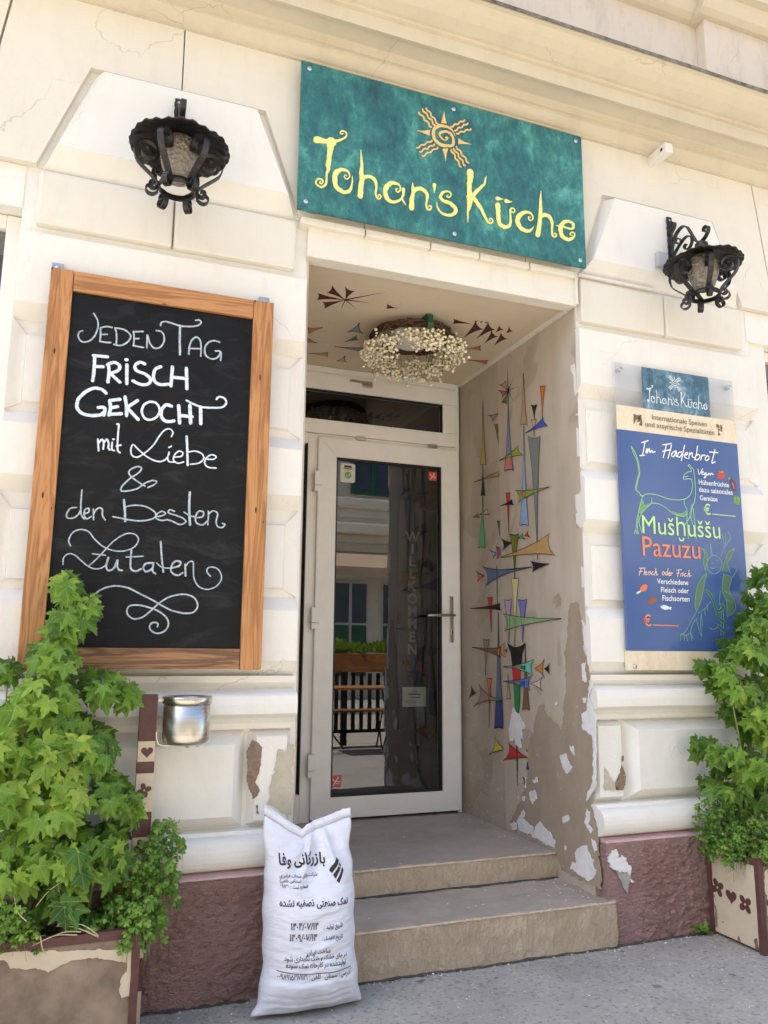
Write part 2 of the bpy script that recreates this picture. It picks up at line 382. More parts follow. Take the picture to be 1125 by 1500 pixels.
def leaf_mat(name, stops, vein, trans=0.42, thr=0.86):
    m, nt, p, out = new_mat(name)
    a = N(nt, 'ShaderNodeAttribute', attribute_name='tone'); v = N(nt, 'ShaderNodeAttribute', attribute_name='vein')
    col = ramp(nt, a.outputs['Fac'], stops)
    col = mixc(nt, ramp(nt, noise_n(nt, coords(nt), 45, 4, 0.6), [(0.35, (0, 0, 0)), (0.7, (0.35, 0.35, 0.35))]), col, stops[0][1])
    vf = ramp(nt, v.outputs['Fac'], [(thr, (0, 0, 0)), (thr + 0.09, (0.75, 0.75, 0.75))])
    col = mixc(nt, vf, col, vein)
    nt.links.new(col, p.inputs['Base Color']); p.inputs['Roughness'].default_value = 0.42
    p.inputs['Specular IOR Level'].default_value = 0.4
    tr = N(nt, 'ShaderNodeBsdfTranslucent')
    nt.links.new(mixc(nt, 0.5, col, (0.30, 0.42, 0.03)), tr.inputs[0])
    mx = N(nt, 'ShaderNodeMixShader'); mx.inputs[0].default_value = trans
    nt.links.new(p.outputs[0], mx.inputs[1]); nt.links.new(tr.outputs[0], mx.inputs[2])
    nt.links.new(mx.outputs[0], out.inputs[0])
    bump(nt, p, v.outputs['Fac'], 0.25, 0.004)
leaf_mat('lobed_leaf', [(0.0, (0.05, 0.13, 0.018)), (0.35, (0.16, 0.32, 0.030)), (0.8, (0.33, 0.51, 0.060)), (1.0, (0.46, 0.58, 0.09))], (0.42, 0.54, 0.18))
leaf_mat('clover_leaf', [(0.0, (0.05, 0.15, 0.020)), (0.5, (0.135, 0.29, 0.03)), (1.0, (0.32, 0.47, 0.07))], (0.22, 0.36, 0.10), 0.3, 0.9)

def sack_mat():
    m, nt, p, out = new_mat('woven_sack')
    co = coords(nt)
    nt.links.new(ramp(nt, noise_n(nt, co, 6, 5, 0.6), [(0.3, (0.64, 0.66, 0.73)), (0.7, (0.72, 0.735, 0.79))]), p.inputs['Base Color'])
    p.inputs['Roughness'].default_value = 0.42; p.inputs['Specular IOR Level'].default_value = 0.45
    w1 = N(nt, 'ShaderNodeTexWave', bands_direction='Z'); w1.inputs['Scale'].default_value = 95; w1.inputs['Distortion'].default_value = 0.6
    w2 = N(nt, 'ShaderNodeTexWave', bands_direction='X'); w2.inputs['Scale'].default_value = 95
    nt.links.new(co, w1.inputs[0]); nt.links.new(co, w2.inputs[0])
    b = bump(nt, p, noise_n(nt, coords(nt, 1, 1, 5.0), 9, 5, 0.6, 0.4), 0.45, 0.012)
    bump(nt, p, math_n(nt, 'ADD', w1.outputs['Fac'], w2.outputs['Fac']), 0.10, 0.001, b)
    p.inputs['Sheen Weight'].default_value = 0.1
sack_mat()

# ------------------------------------------------------------------ mesh helpers
def obj(name, bm, mats, parent=None, label=None, smooth=False, normals=True):
    """link bm (world or thing-local coordinates) as ONE mesh object"""
    if normals: bmesh.ops.recalc_face_normals(bm, faces=bm.faces[:])
    me = bpy.data.meshes.new(name)
    bm.to_mesh(me); bm.free()
    for mm in (mats if isinstance(mats, (list, tuple)) else [mats]): me.materials.append(MATS[mm])
    if smooth:
        for f in me.polygons: f.use_smooth = True
    o = bpy.data.objects.new(name, me); COL.objects.link(o)
    if parent is not None:
        o.parent = parent
        r = parent
        while r.parent is not None: r = r.parent
        off = Vector(r.get('_base', (0, 0, 0)))
        if parent is r and off.length > 0: me.transform(Matrix.Translation(-off))
        elif off.length > 0: me.transform(Matrix.Translation(-off))
    if label: o['label'] = label
    return o
def thing(name, label, cat, loc=(0, 0, 0), group=None):
    """an Empty at the thing's base; parts are given in world coordinates"""
    o = bpy.data.objects.new(name, None); COL.objects.link(o)
    o.location = loc; o['_base'] = tuple(loc)
    o.empty_display_size = 0.1
    o['label'] = label; o['category'] = cat
    if group: o['group'] = group
    return o
def tag(o, label, cat, group=None):
    o['label'] = label; o['category'] = cat
    if group: o['group'] = group
    return o
def structure(name, bm, mats):
    o = obj(name, bm, mats); o['kind'] = 'structure'; return o

def box(bm, x0, x1, y0, y1, z0, z1, bev=0.0, mi=0, seg=2):
    t = bmesh.new()
    bmesh.ops.create_cube(t, size=1)
    for v in t.verts:
        v.co = Vector(((x0 + x1) / 2 + v.co.x * (x1 - x0), (y0 + y1) / 2 + v.co.y * (y1 - y0), (z0 + z1) / 2 + v.co.z * (z1 - z0)))
    if bev > 0: bmesh.ops.bevel(t, geom=t.edges[:], offset=bev, segments=seg, affect='EDGES', profile=0.6)
    for f in t.faces: f.material_index = mi
    join(bm, t)
def join(bm, t):
    me = bpy.data.meshes.new("tmp"); t.to_mesh(me); t.free(); bm.from_mesh(me); bpy.data.meshes.remove(me)
def bx(*a, **k):
    bm = bmesh.new(); box(bm, *a, **k); return bm
def frustum(bm, outer, inner, y_out, y_in, mi=0):
    """raised panel on a wall facing -y: outer outline (x,z) at y_out, inner outline at y_in"""
    n = len(outer)
    a = [bm.verts.new((p[0], y_out, p[1])) for p in outer]; b = [bm.verts.new((p[0], y_in, p[1])) for p in inner]
    back = [bm.verts.new((p[0], y_out + 0.03, p[1])) for p in outer]
    for i in range(n):
        j = (i + 1) % n
        bm.faces.new((a[i], a[j], b[j], b[i])).material_index = mi
        bm.faces.new((back[i], back[j], a[j], a[i])).material_index = mi
    bm.faces.new(b).material_index = mi
    bm.faces.new(back[::-1]).material_index = mi
def soften(bm, off=0.004, seg=2):
    es = [e for e in bm.edges if len(e.link_faces) == 2 and e.calc_face_angle(0) > 0.3]
    bmesh.ops.bevel(bm, geom=es, offset=off, segments=seg, affect='EDGES', profile=0.5, clamp_overlap=True)
def extrude_x(bm, prof, x0, x1, mi=0, closed=True):
    """sweep a (y,z) profile along x"""
    a = [bm.verts.new((x0, y, z)) for y, z in prof]; b = [bm.verts.new((x1, y, z)) for y, z in prof]
    n = len(prof)
    for i in range(n if closed else n - 1):
        j = (i + 1) % n
        bm.faces.new((a[i], b[i], b[j], a[j])).material_index = mi
    if closed:
        bm.faces.new(a).material_index = mi; bm.faces.new(b[::-1]).material_index = mi
def tube(bm, pts, r, seg=6, mi=0, cap=True):
    pts = [Vector(p) for p in pts]; rings = []
    up = Vector((0.13, 0.31, 0.94))
    for i, p in enumerate(pts):
        d = (pts[min(i + 1, len(pts) - 1)] - pts[max(i - 1, 0)])
        d = d.normalized() if d.length > 1e-9 else Vector((0, 0, 1))
        s = d.cross(up); s = s.normalized() if s.length > 1e-4 else Vector((1, 0, 0)); u = s.cross(d)
        rr = r[i] if isinstance(r, (list, tuple)) else r
        rings.append([bm.verts.new(p + (s * math.cos(2 * PI * k / seg) + u * math.sin(2 * PI * k / seg)) * rr) for k in range(seg)])
    for a, b in zip(rings, rings[1:]):
        for k in range(seg):
            f = bm.faces.new((a[k], a[(k + 1) % seg], b[(k + 1) % seg], b[k])); f.material_index = mi; f.smooth = True
    if cap and seg > 2:
        bm.faces.new(rings[0][::-1]).material_index = mi; bm.faces.new(rings[-1]).material_index = mi
def lathe(bm, prof, c=(0, 0, 0), seg=32, mi=0, wav=None):
    """prof: (r,z) list, about z through c"""
    rings = []
    for r, z in prof:
        if r < 1e-6: rings.append([bm.verts.new((c[0], c[1], c[2] + z))]); continue
        ring = []
        for k in range(seg):
            a = 2 * PI * k / seg; rr, dz = (r, 0) if wav is None else wav(r, z, a)
            ring.append(bm.verts.new((c[0] + rr * math.cos(a), c[1] + rr * math.sin(a), c[2] + z + dz)))
        rings.append(ring)
    for a, b in zip(rings, rings[1:]):
        for k in range(seg):
            k2 = (k + 1) % seg
            if len(a) == 1 and len(b) == 1: continue
            if len(a) == 1: f = bm.faces.new((a[0], b[k], b[k2]))
            elif len(b) == 1: f = bm.faces.new((a[k], b[0], a[k2]))
            else: f = bm.faces.new((a[k], b[k], b[k2], a[k2]))
            f.material_index = mi; f.smooth = True
def flatbar(bm, pts, width, thick, side, mi=0):
    """a flat iron strip along pts; side = constant direction of its width"""
    pts = [Vector(p) for p in pts]; side = Vector(side).normalized(); rings = []
    for i, p in enumerate(pts):
        d = (pts[min(i + 1, len(pts) - 1)] - pts[max(i - 1, 0)]).normalized()
        nn = d.cross(side).normalized()
        w = side * width / 2; t = nn * thick / 2
        rings.append([bm.verts.new(p + w + t), bm.verts.new(p - w + t), bm.verts.new(p - w - t), bm.verts.new(p + w - t)])
    for a, b in zip(rings, rings[1:]):
        for k in range(4): bm.faces.new((a[k], a[(k + 1) % 4], b[(k + 1) % 4], b[k])).material_index = mi
    bm.faces.new(rings[0][::-1]).material_index = mi; bm.faces.new(rings[-1]).material_index = mi
def catmull(P, sub=5):
    if len(P) < 3: return [Vector(p) for p in P]
    P = [Vector(p) for p in P]; out = []
    for i in range(len(P) - 1):
        p0 = P[max(i - 1, 0)]; p1 = P[i]; p2 = P[i + 1]; p3 = P[min(i + 2, len(P) - 1)]
        for k in range(sub):
            t = k / sub
            out.append(0.5 * ((2 * p1) + (p2 - p0) * t + (2 * p0 - 5 * p1 + 4 * p2 - p3) * t * t + (3 * p1 - p0 - 3 * p2 + p3) * t ** 3))
    out.append(P[-1]); return out
# flat art on a plane: PL(u, v, offset) -> world point, offset towards the viewer
def pl_front(y): return lambda u, v, o=0.0: Vector((u, y - o, v))
def pl_side(x): return lambda u, v, o=0.0: Vector((x - o, u, v))
def pl_under(z): return lambda u, v, o=0.0: Vector((u, v, z - o))
def ribbon(bm, PL, flat, W, o=0.0, mi=0, thick=0.0, sub=5, drift=0.0002, wob=0.0):
    P = [(flat[2 * i], flat[2 * i + 1], W[i] if len(W) > 1 else W[0]) for i in range(len(flat) // 2)]
    C = catmull(P, sub) if len(P) > 2 else [Vector(p) for p in P]
    L = []; n = len(C)
    for i, c in enumerate(C):
        d = (C[min(i + 1, n - 1)] - C[max(i - 1, 0)]); d = Vector((d.x, d.y))
        if d.length < 1e-9: d = Vector((1, 0))
        d.normalize(); nn = Vector((-d.y, d.x)); h = max(c.z, 0.0003) / 2
        h2 = h
        if wob: h *= 1 + wob * noise.noise(Vector((c.x * 90, c.y * 90, 1.7))); h2 *= 1 + wob * noise.noise(Vector((c.x * 90, c.y * 90, 9.1)))
        L.append(((c.x + nn.x * h, c.y + nn.y * h), (c.x - nn.x * h2, c.y - nn.y * h2), d, h, c))
    # round ends
    def cap(c, d, h, s): return [(c.x + s * d.x * h * math.sin(a) - d.y * h * math.cos(a), c.y + s * d.y * h * math.sin(a) + d.x * h * math.cos(a)) for a in (PI * .25, PI * .5, PI * .75)]
    oo = [o + drift * i / max(n - 1, 1) for i in range(n)]
    A = [bm.verts.new(PL(*l[0], oo[i] + thick)) for i, l in enumerate(L)]; B = [bm.verts.new(PL(*l[1], oo[i] + thick)) for i, l in enumerate(L)]
    for i in range(n - 1): bm.faces.new((A[i], A[i + 1], B[i + 1], B[i])).material_index = mi
    c0 = [bm.verts.new(PL(*q, oo[0] + thick)) for q in cap(L[0][4], L[0][2], L[0][3], -1)]
    c1 = [bm.verts.new(PL(*q, oo[-1] + thick)) for q in cap(L[-1][4], L[-1][2], L[-1][3], 1)]
    bm.faces.new([A[0]] + c0 + [B[0]]).material_index = mi
    bm.faces.new([A[-1]] + c1 + [B[-1]]).material_index = mi
    if thick > 0:
        loop = A + c1 + B[::-1] + c0[::-1]
        low = [bm.verts.new(v.co - (PL(0, 0, thick) - PL(0, 0, 0))) for v in loop]
        for i in range(len(loop)):
            j = (i + 1) % len(loop); bm.faces.new((loop[i], loop[j], low[j], low[i])).material_index = mi
def fill(bm, PL, flat, o=0.0, mi=0, thick=0.0):
    pts = [(flat[2 * i], flat[2 * i + 1]) for i in range(len(flat) // 2)]
    from mathutils.geometry import tessellate_polygon
    vs = [bm.verts.new(PL(p[0], p[1], o + thick)) for p in pts]
    for t in tessellate_polygon([[Vector((p[0], p[1], 0)) for p in pts]]):
        try: bm.faces.new([vs[i] for i in t]).material_index = mi
        except ValueError: pass
    if thick > 0:
        low = [bm.verts.new(PL(p[0], p[1], o)) for p in pts]
        for i in range(len(pts)):
            j = (i + 1) % len(pts); bm.faces.new((vs[i], vs[j], low[j], low[i])).material_index = mi
def ragged(flat, amp=0.008, step=0.004, seed=0.0):
    """a torn-paint outline: short steps with coarse and fine offsets"""
    pts = [Vector((flat[2 * i], flat[2 * i + 1])) for i in range(len(flat) // 2)]; out = []
    for i, a in enumerate(pts):
        b = pts[(i + 1) % len(pts)]; n = max(1, int((b - a).length / step))
        for k in range(n):
            q = a.lerp(b, k / n); d = [0, 0]
            for j in (0, 1):
                d[j] = noise.fractal(Vector((q.x * 40, q.y * 40, seed + 7.3 * j)), 0.8, 2.2, 4) + 0.45 * noise.noise(Vector((q.x * 190, q.y * 190, seed + 3.1 + 5 * j)))
            out += [q.x + d[0] * amp, q.y + d[1] * amp]
    return out
def text_verts(body, bold=0.0, res=3):
    cu = bpy.data.curves.new("text", 'FONT'); cu.body = body; cu.resolution_u = res; cu.offset = bold; cu.fill_mode = 'FRONT'
    to = bpy.data.objects.new("text", cu); COL.objects.link(to)
    dg = bpy.context.evaluated_depsgraph_get(); dg.update()
    me = bpy.data.meshes.new_from_object(to.evaluated_get(dg))
    bpy.data.objects.remove(to); bpy.data.curves.remove(cu)
    V = [v.co.copy() for v in me.vertices]; F = [tuple(p.vertices) for p in me.polygons]; bpy.data.meshes.remove(me)
    return V, F
def put_text(bm, PL, body, u, v, width, o=0.001, mi=0, bold=0.0, hs=1.0, rot=0.0):
    V, F = text_verts(body, bold)
    x0 = min(a.x for a in V); s = width / (max(a.x for a in V) - x0); c, sn = math.cos(rot), math.sin(rot)
    vs = []
    for a in V:
        x = (a.x - x0) * s; y = a.y * s * hs
        vs.append(bm.verts.new(PL(u + x * c - y * sn, v + x * sn + y * c, o)))
    for f in F:
        try: bm.faces.new([vs[i] for i in f]).material_index = mi
        except ValueError: pass
import unicodedata, re
_forms = {}
for _cp in list(range(0xFB50, 0xFE00)) + list(range(0xFE70, 0xFF00)):
    _dd = unicodedata.decomposition(chr(_cp)).split()
    if len(_dd) == 2 and _dd[0] in ('<initial>', '<medial>', '<final>', '<isolated>'): _forms.setdefault(chr(int(_dd[1], 16)), {})[_dd[0][1:-1]] = chr(_cp)
def shape_persian(t):
    """joined letter forms in visual order, digits left to right"""
    out = []
    for i, c in enumerate(t):
        if c not in _forms: out.append(c); continue
        fm = _forms[c]
        pj = i > 0 and t[i - 1] in _forms and 'initial' in _forms[t[i - 1]]
        nj = i + 1 < len(t) and t[i + 1] in _forms and 'final' in _forms[t[i + 1]] and 'initial' in fm
        key = 'medial' if pj and nj else 'final' if pj else 'initial' if nj else 'isolated'
        out.append(fm.get(key, fm.get('isolated', c)))
    s = ''.join(out)[::-1]
    s = re.sub('[۰-۹/]+', lambda m: m.group(0)[::-1], s)
    return ''.join({'(': ')', ')': '('}.get(q, q) for q in s)

# traced flat artwork in metres on its own plane: (x,z) on fronts, (y,z) on the porch wall, (x,y) on its ceiling
TR = {
'sign_letters':[[[.7824,3.3369,.8092,3.3409,.8362,3.3421,.8741,3.3576,.9012,3.3761,.913,3.392,.9089,3.4073,.8923,3.41,.8843,3.398,.8926,3.3931,.8991,3.4001],[.0291,.0225,.0198,.0103,.008,.0069,.0063,.0057,.0046,.004,.0029]],[[.847,3.346,.8421,3.3205,.8391,3.2853,.837,3.2561,.8331,3.2352,.8357,3.213,.8287,3.1914,.8282,3.163,.8244,3.1395,.8077,3.1232,.7884,3.1283,.7817,3.1419,.792,3.1573,.808,3.1582,.8125,3.1469,.8042,3.1376,.7976,3.1434,.8039,3.1494],[.0419,.0282,.0203,.0191,.0201,.0156,.0089,.0078,.01,.0077,.0066,.0066,.0066,.0061,.0055,.0044,.0044,.0033]],[[.9179,3.2013,.9108,3.2042,.9071,3.1942,.9166,3.1867,.929,3.1971,.9287,3.2153,.9148,3.2264,.8902,3.2233,.8689,3.2039,.864,3.1743,.87,3.1445,.8866,3.1285,.9111,3.1228,.9316,3.136,.9405,3.1637,.9428,3.19,.9415,3.2069],[.0028,.004,.0045,.0056,.0051,.0068,.0113,.0169,.0202,.0213,.019,.019,.0146,.0135,.0079,.0051,.0023]],[[.9794,3.3407,.982,3.3093,.9848,3.2693,.9837,3.2285,.9869,3.2004,.9819,3.159,.9803,3.1197],[.0017,.0069,.0126,.0172,.0206,.0205,.0238]],[[.9868,3.2061,1.0089,3.22,1.0313,3.2213,1.0483,3.2062,1.053,3.1812,1.0505,3.1518,1.0547,3.1325,1.066,3.1265,1.0748,3.1388,1.0686,3.1472,1.0602,3.1424,1.0647,3.136],[.0172,.0138,.015,.0139,.0092,.008,.0069,.0069,.0058,.0052,.0046,.0035]],[[1.1535,3.194,1.1466,3.1941,1.1449,3.185,1.1536,3.1794,1.165,3.1925,1.162,3.2123,1.1447,3.2183,1.1219,3.2147,1.0993,3.189,1.0956,3.1563,1.1082,3.1331,1.131,3.1266,1.1566,3.1381,1.1738,3.1566],[.0029,.0047,.0047,.0059,.0059,.0071,.0117,.0175,.0209,.0197,.0185,.0128,.0105,.007]],[[1.1794,3.1988,1.1795,3.1754,1.1738,3.1536,1.1825,3.1381,1.1923,3.1257],[.0141,.0106,.0082,.007,.0018]],[[1.2239,3.2415,1.2245,3.2209,1.2257,3.1918,1.22,3.1553,1.2189,3.1171],[.0018,.0095,.0154,.0201,.0223]],[[1.2269,3.1979,1.2461,3.2171,1.2726,3.219,1.2932,3.2013,1.2931,3.1717,1.289,3.1472,1.296,3.1282,1.309,3.131,1.3149,3.1441,1.3049,3.1478,1.299,3.1394],[.0178,.0167,.0179,.0144,.0096,.0083,.0071,.0072,.006,.0054,.0036]],[[1.3289,3.2541,1.3294,3.2363,1.3282,3.2152],[.0169,.0097,.0018]],[[1.3977,3.2195,1.3898,3.2136,1.3976,3.2093,1.4097,3.2181,1.4098,3.2331,1.3918,3.2379,1.3676,3.2234,1.3597,3.2008,1.3764,3.1867,1.4064,3.1815,1.4305,3.1659,1.4334,3.1457,1.4121,3.1262,1.382,3.1208,1.3582,3.1292,1.3434,3.1497,1.3417,3.173],[.003,.0043,.0055,.0055,.0061,.0073,.0121,.0145,.0145,.0158,.0171,.017,.0133,.0109,.0084,.006,.0024]],[[1.5097,3.3607,1.5086,3.3226,1.5039,3.2849,1.5059,3.249,1.5043,3.2184,1.5008,3.1814,1.495,3.1561,1.4956,3.1084],[.0314,.025,.0224,.0273,.0272,.016,.0086,.0018]],[[1.5231,3.2438,1.539,3.2687,1.5675,3.3027,1.5834,3.3187,1.5857,3.3407,1.5935,3.3611],[.0149,.0162,.0126,.0088,.0076,.0019]],[[1.52,3.24,1.5383,3.2199,1.5627,3.189,1.5808,3.1567,1.596,3.1328,1.6116,3.1282,1.6225,3.1414,1.6151,3.152,1.6038,3.1453,1.6086,3.1385],[.0249,.0199,.0162,.0125,.0087,.0075,.0069,.0056,.005,.0037]],[[1.6512,3.2299,1.6512,3.1963,1.6529,3.154,1.662,3.1316,1.684,3.1241,1.7065,3.135,1.7154,3.1613,1.7149,3.1979,1.718,3.2232,1.731,3.2291,1.7385,3.2184,1.7305,3.2062,1.7229,3.2119],[.0253,.0215,.0214,.0189,.0177,.0139,.0102,.0089,.0077,.0064,.0058,.0051,.0038]],[[1.6474,3.2597,1.6614,3.2604,1.6786,3.2624],[.019,.0102,.0013]],[[1.6951,3.2575,1.7092,3.2576,1.7253,3.2599],[.0192,.0102,.0013]],[[1.8211,3.2024,1.8126,3.2018,1.813,3.1914,1.824,3.1875,1.8354,3.1993,1.8294,3.2197,1.8087,3.2257,1.7791,3.215,1.7558,3.1883,1.7551,3.1575,1.7706,3.1362,1.7996,3.1288,1.8226,3.1379,1.8382,3.1596],[.0032,.0052,.0052,.0058,.0058,.0078,.0117,.018,.0218,.0217,.0205,.0154,.0103,.0019]],[[1.8835,3.352,1.8804,3.3153,1.8792,3.2774,1.8766,3.233,1.8695,3.1755,1.858,3.1206],[.002,.0092,.0145,.0183,.0195,.0233]],[[1.8808,3.2215,1.9044,3.2328,1.9274,3.2253,1.9399,3.1998,1.9374,3.165,1.9392,3.1373,1.9509,3.1291,1.962,3.1401,1.9529,3.1482,1.9446,3.1415],[.0196,.0171,.0184,.0132,.0092,.0079,.0072,.0066,.0059,.0039]],[[1.963,3.1903,2.0001,3.1919,2.0407,3.1897,2.0559,3.196],[.004,.0066,.0093,.0094]],[[2.058,3.1965,2.0568,3.2183,2.0353,3.2264,2.0078,3.2174,1.9866,3.1909,1.9868,3.1596,2.0015,3.1376,2.0317,3.1332,2.0597,3.1527,2.0618,3.172,2.0454,3.1718,2.0382,3.1596,2.0496,3.1569],[.0094,.0147,.0134,.0173,.0212,.0225,.0211,.0172,.0093,.0067,.006,.0053,.004]]],
'sign_sun':[[[1.4364,3.5228,1.4237,3.5473,1.4023,3.5603,1.3778,3.5615,1.3564,3.5574,1.3306,3.5352,1.326,3.5095,1.3289,3.4858,1.3439,3.4713,1.3681,3.4622,1.3955,3.4655,1.42,3.4739,1.4263,3.4955,1.4234,3.5133,1.4143,3.5294,1.399,3.5347,1.3837,3.5353,1.3593,3.5212,1.3562,3.5097,1.3683,3.4959,1.3774,3.4906,1.3911,3.4942,1.3973,3.505,1.3897,3.5045],[.0009,.005,.01,.0125,.0137,.0143,.0148,.0142,.0142,.0149,.0124,.0125,.0125,.01,.01,.0094,.0112,.0112,.0081,.0062,.0044,.0044,.0062,.0112]],[[1.254,3.5975,1.2559,3.5912,1.26,3.5873,1.2663,3.5858,1.2726,3.5844,1.2767,3.5805,1.2786,3.5741,1.2805,3.5677,1.2846,3.5638,1.2909,3.5624,1.2972,3.5609,1.3013,3.557,1.3032,3.5506,1.3051,3.5443,1.3092,3.5403,1.3155,3.5389],[.0068]],[[1.272,3.6178,1.2738,3.6111,1.2779,3.6068,1.2843,3.6049,1.2907,3.6029,1.2948,3.5986,1.2966,3.5919,1.2985,3.5852,1.3026,3.5808,1.309,3.5789,1.3153,3.577,1.3195,3.5727,1.3213,3.5659,1.3231,3.5592,1.3272,3.5548,1.3337,3.5529],[.0068]],[[1.2901,3.6289,1.2915,3.6223,1.2954,3.6179,1.3015,3.616,1.3076,3.6141,1.3114,3.6098,1.3129,3.6031,1.3144,3.5964,1.3182,3.5921,1.3244,3.5901,1.3306,3.5882,1.3344,3.5839,1.3359,3.5772,1.3373,3.5705,1.3412,3.5662,1.3473,3.5642],[.0068]],[[1.413,3.5662,1.419,3.5674,1.4236,3.5709,1.427,3.5767,1.4304,3.5826,1.435,3.5861,1.441,3.5873,1.4469,3.5885,1.4516,3.592,1.455,3.5979,1.4584,3.6037,1.4631,3.6073,1.4691,3.6085,1.4751,3.6097,1.4798,3.6133,1.4833,3.6192],[.007]],[[1.433,3.5529,1.4388,3.5543,1.4433,3.558,1.4463,3.5638,1.4494,3.5697,1.4539,3.5734,1.4598,3.5748,1.4657,3.5763,1.4702,3.58,1.4733,3.5859,1.4763,3.5918,1.4808,3.5955,1.4868,3.597,1.4927,3.5984,1.4973,3.6021,1.5004,3.6081],[.007]],[[1.4421,3.5398,1.4479,3.54,1.4527,3.5428,1.4567,3.5482,1.4607,3.5536,1.4656,3.5565,1.4714,3.5567,1.4772,3.557,1.4821,3.5598,1.4861,3.5652,1.4902,3.5707,1.4951,3.5736,1.5009,3.5738,1.5067,3.5741,1.5117,3.5769,1.5157,3.5824],[.007]],[[1.2438,3.417,1.2499,3.4184,1.2548,3.4221,1.2586,3.428,1.2623,3.434,1.2672,3.4377,1.2734,3.439,1.2796,3.4404,1.2846,3.4441,1.2883,3.4501,1.2921,3.4561,1.2971,3.4598,1.3033,3.4612,1.3095,3.4626,1.3145,3.4664,1.3183,3.4724],[.0067]],[[1.2586,3.4012,1.2646,3.4025,1.2693,3.4061,1.2728,3.412,1.2763,3.4179,1.2811,3.4215,1.2871,3.4229,1.2931,3.4242,1.2979,3.4278,1.3014,3.4337,1.305,3.4396,1.3098,3.4433,1.3158,3.4447,1.3219,3.4461,1.3268,3.4497,1.3303,3.4557],[.0067]],[[1.2719,3.3835,1.2782,3.3853,1.2832,3.3894,1.2868,3.3956,1.2904,3.4018,1.2953,3.4059,1.3017,3.4078,1.3081,3.4097,1.3131,3.4138,1.3167,3.42,1.3203,3.4263,1.3253,3.4304,1.3317,3.4323,1.3382,3.4342,1.3432,3.4383,1.3468,3.4446],[.0067]],[[1.4137,3.4508,1.4144,3.4437,1.4176,3.4387,1.4234,3.4358,1.4292,3.4328,1.4324,3.4278,1.4331,3.4207,1.4338,3.4137,1.437,3.4086,1.4428,3.4057,1.4486,3.4027,1.4518,3.3977,1.4525,3.3906,1.4531,3.3836,1.4564,3.3785,1.4622,3.3756],[.0069]],[[1.4276,3.4589,1.4289,3.4519,1.4326,3.4471,1.4388,3.4445,1.445,3.442,1.4488,3.4372,1.4501,3.4302,1.4513,3.4231,1.4551,3.4184,1.4613,3.4158,1.4676,3.4132,1.4713,3.4084,1.4726,3.4014,1.4739,3.3944,1.4776,3.3896,1.4839,3.387],[.0069]],[[1.44,3.4728,1.4417,3.466,1.4457,3.4614,1.4522,3.4593,1.4586,3.4571,1.4627,3.4526,1.4644,3.4457,1.4661,3.4389,1.4702,3.4343,1.4766,3.4322,1.4831,3.43,1.4872,3.4254,1.4889,3.4186,1.4905,3.4117,1.4946,3.4072,1.5011,3.405],[.0069]]],
'sign_rays':[[1.3797,3.6364,1.3641,3.5749,1.3779,3.5761,1.3916,3.5776,1.3841,3.6019],[1.2452,3.5051,1.2749,3.509,1.3064,3.5212,1.3064,3.4922,1.2839,3.4985],[1.4502,3.5155,1.45,3.4898,1.4664,3.4928,1.5163,3.5046,1.4789,3.5059],[1.3711,3.4453,1.3979,3.4514,1.3907,3.4221,1.3853,3.3858,1.3815,3.4137]],
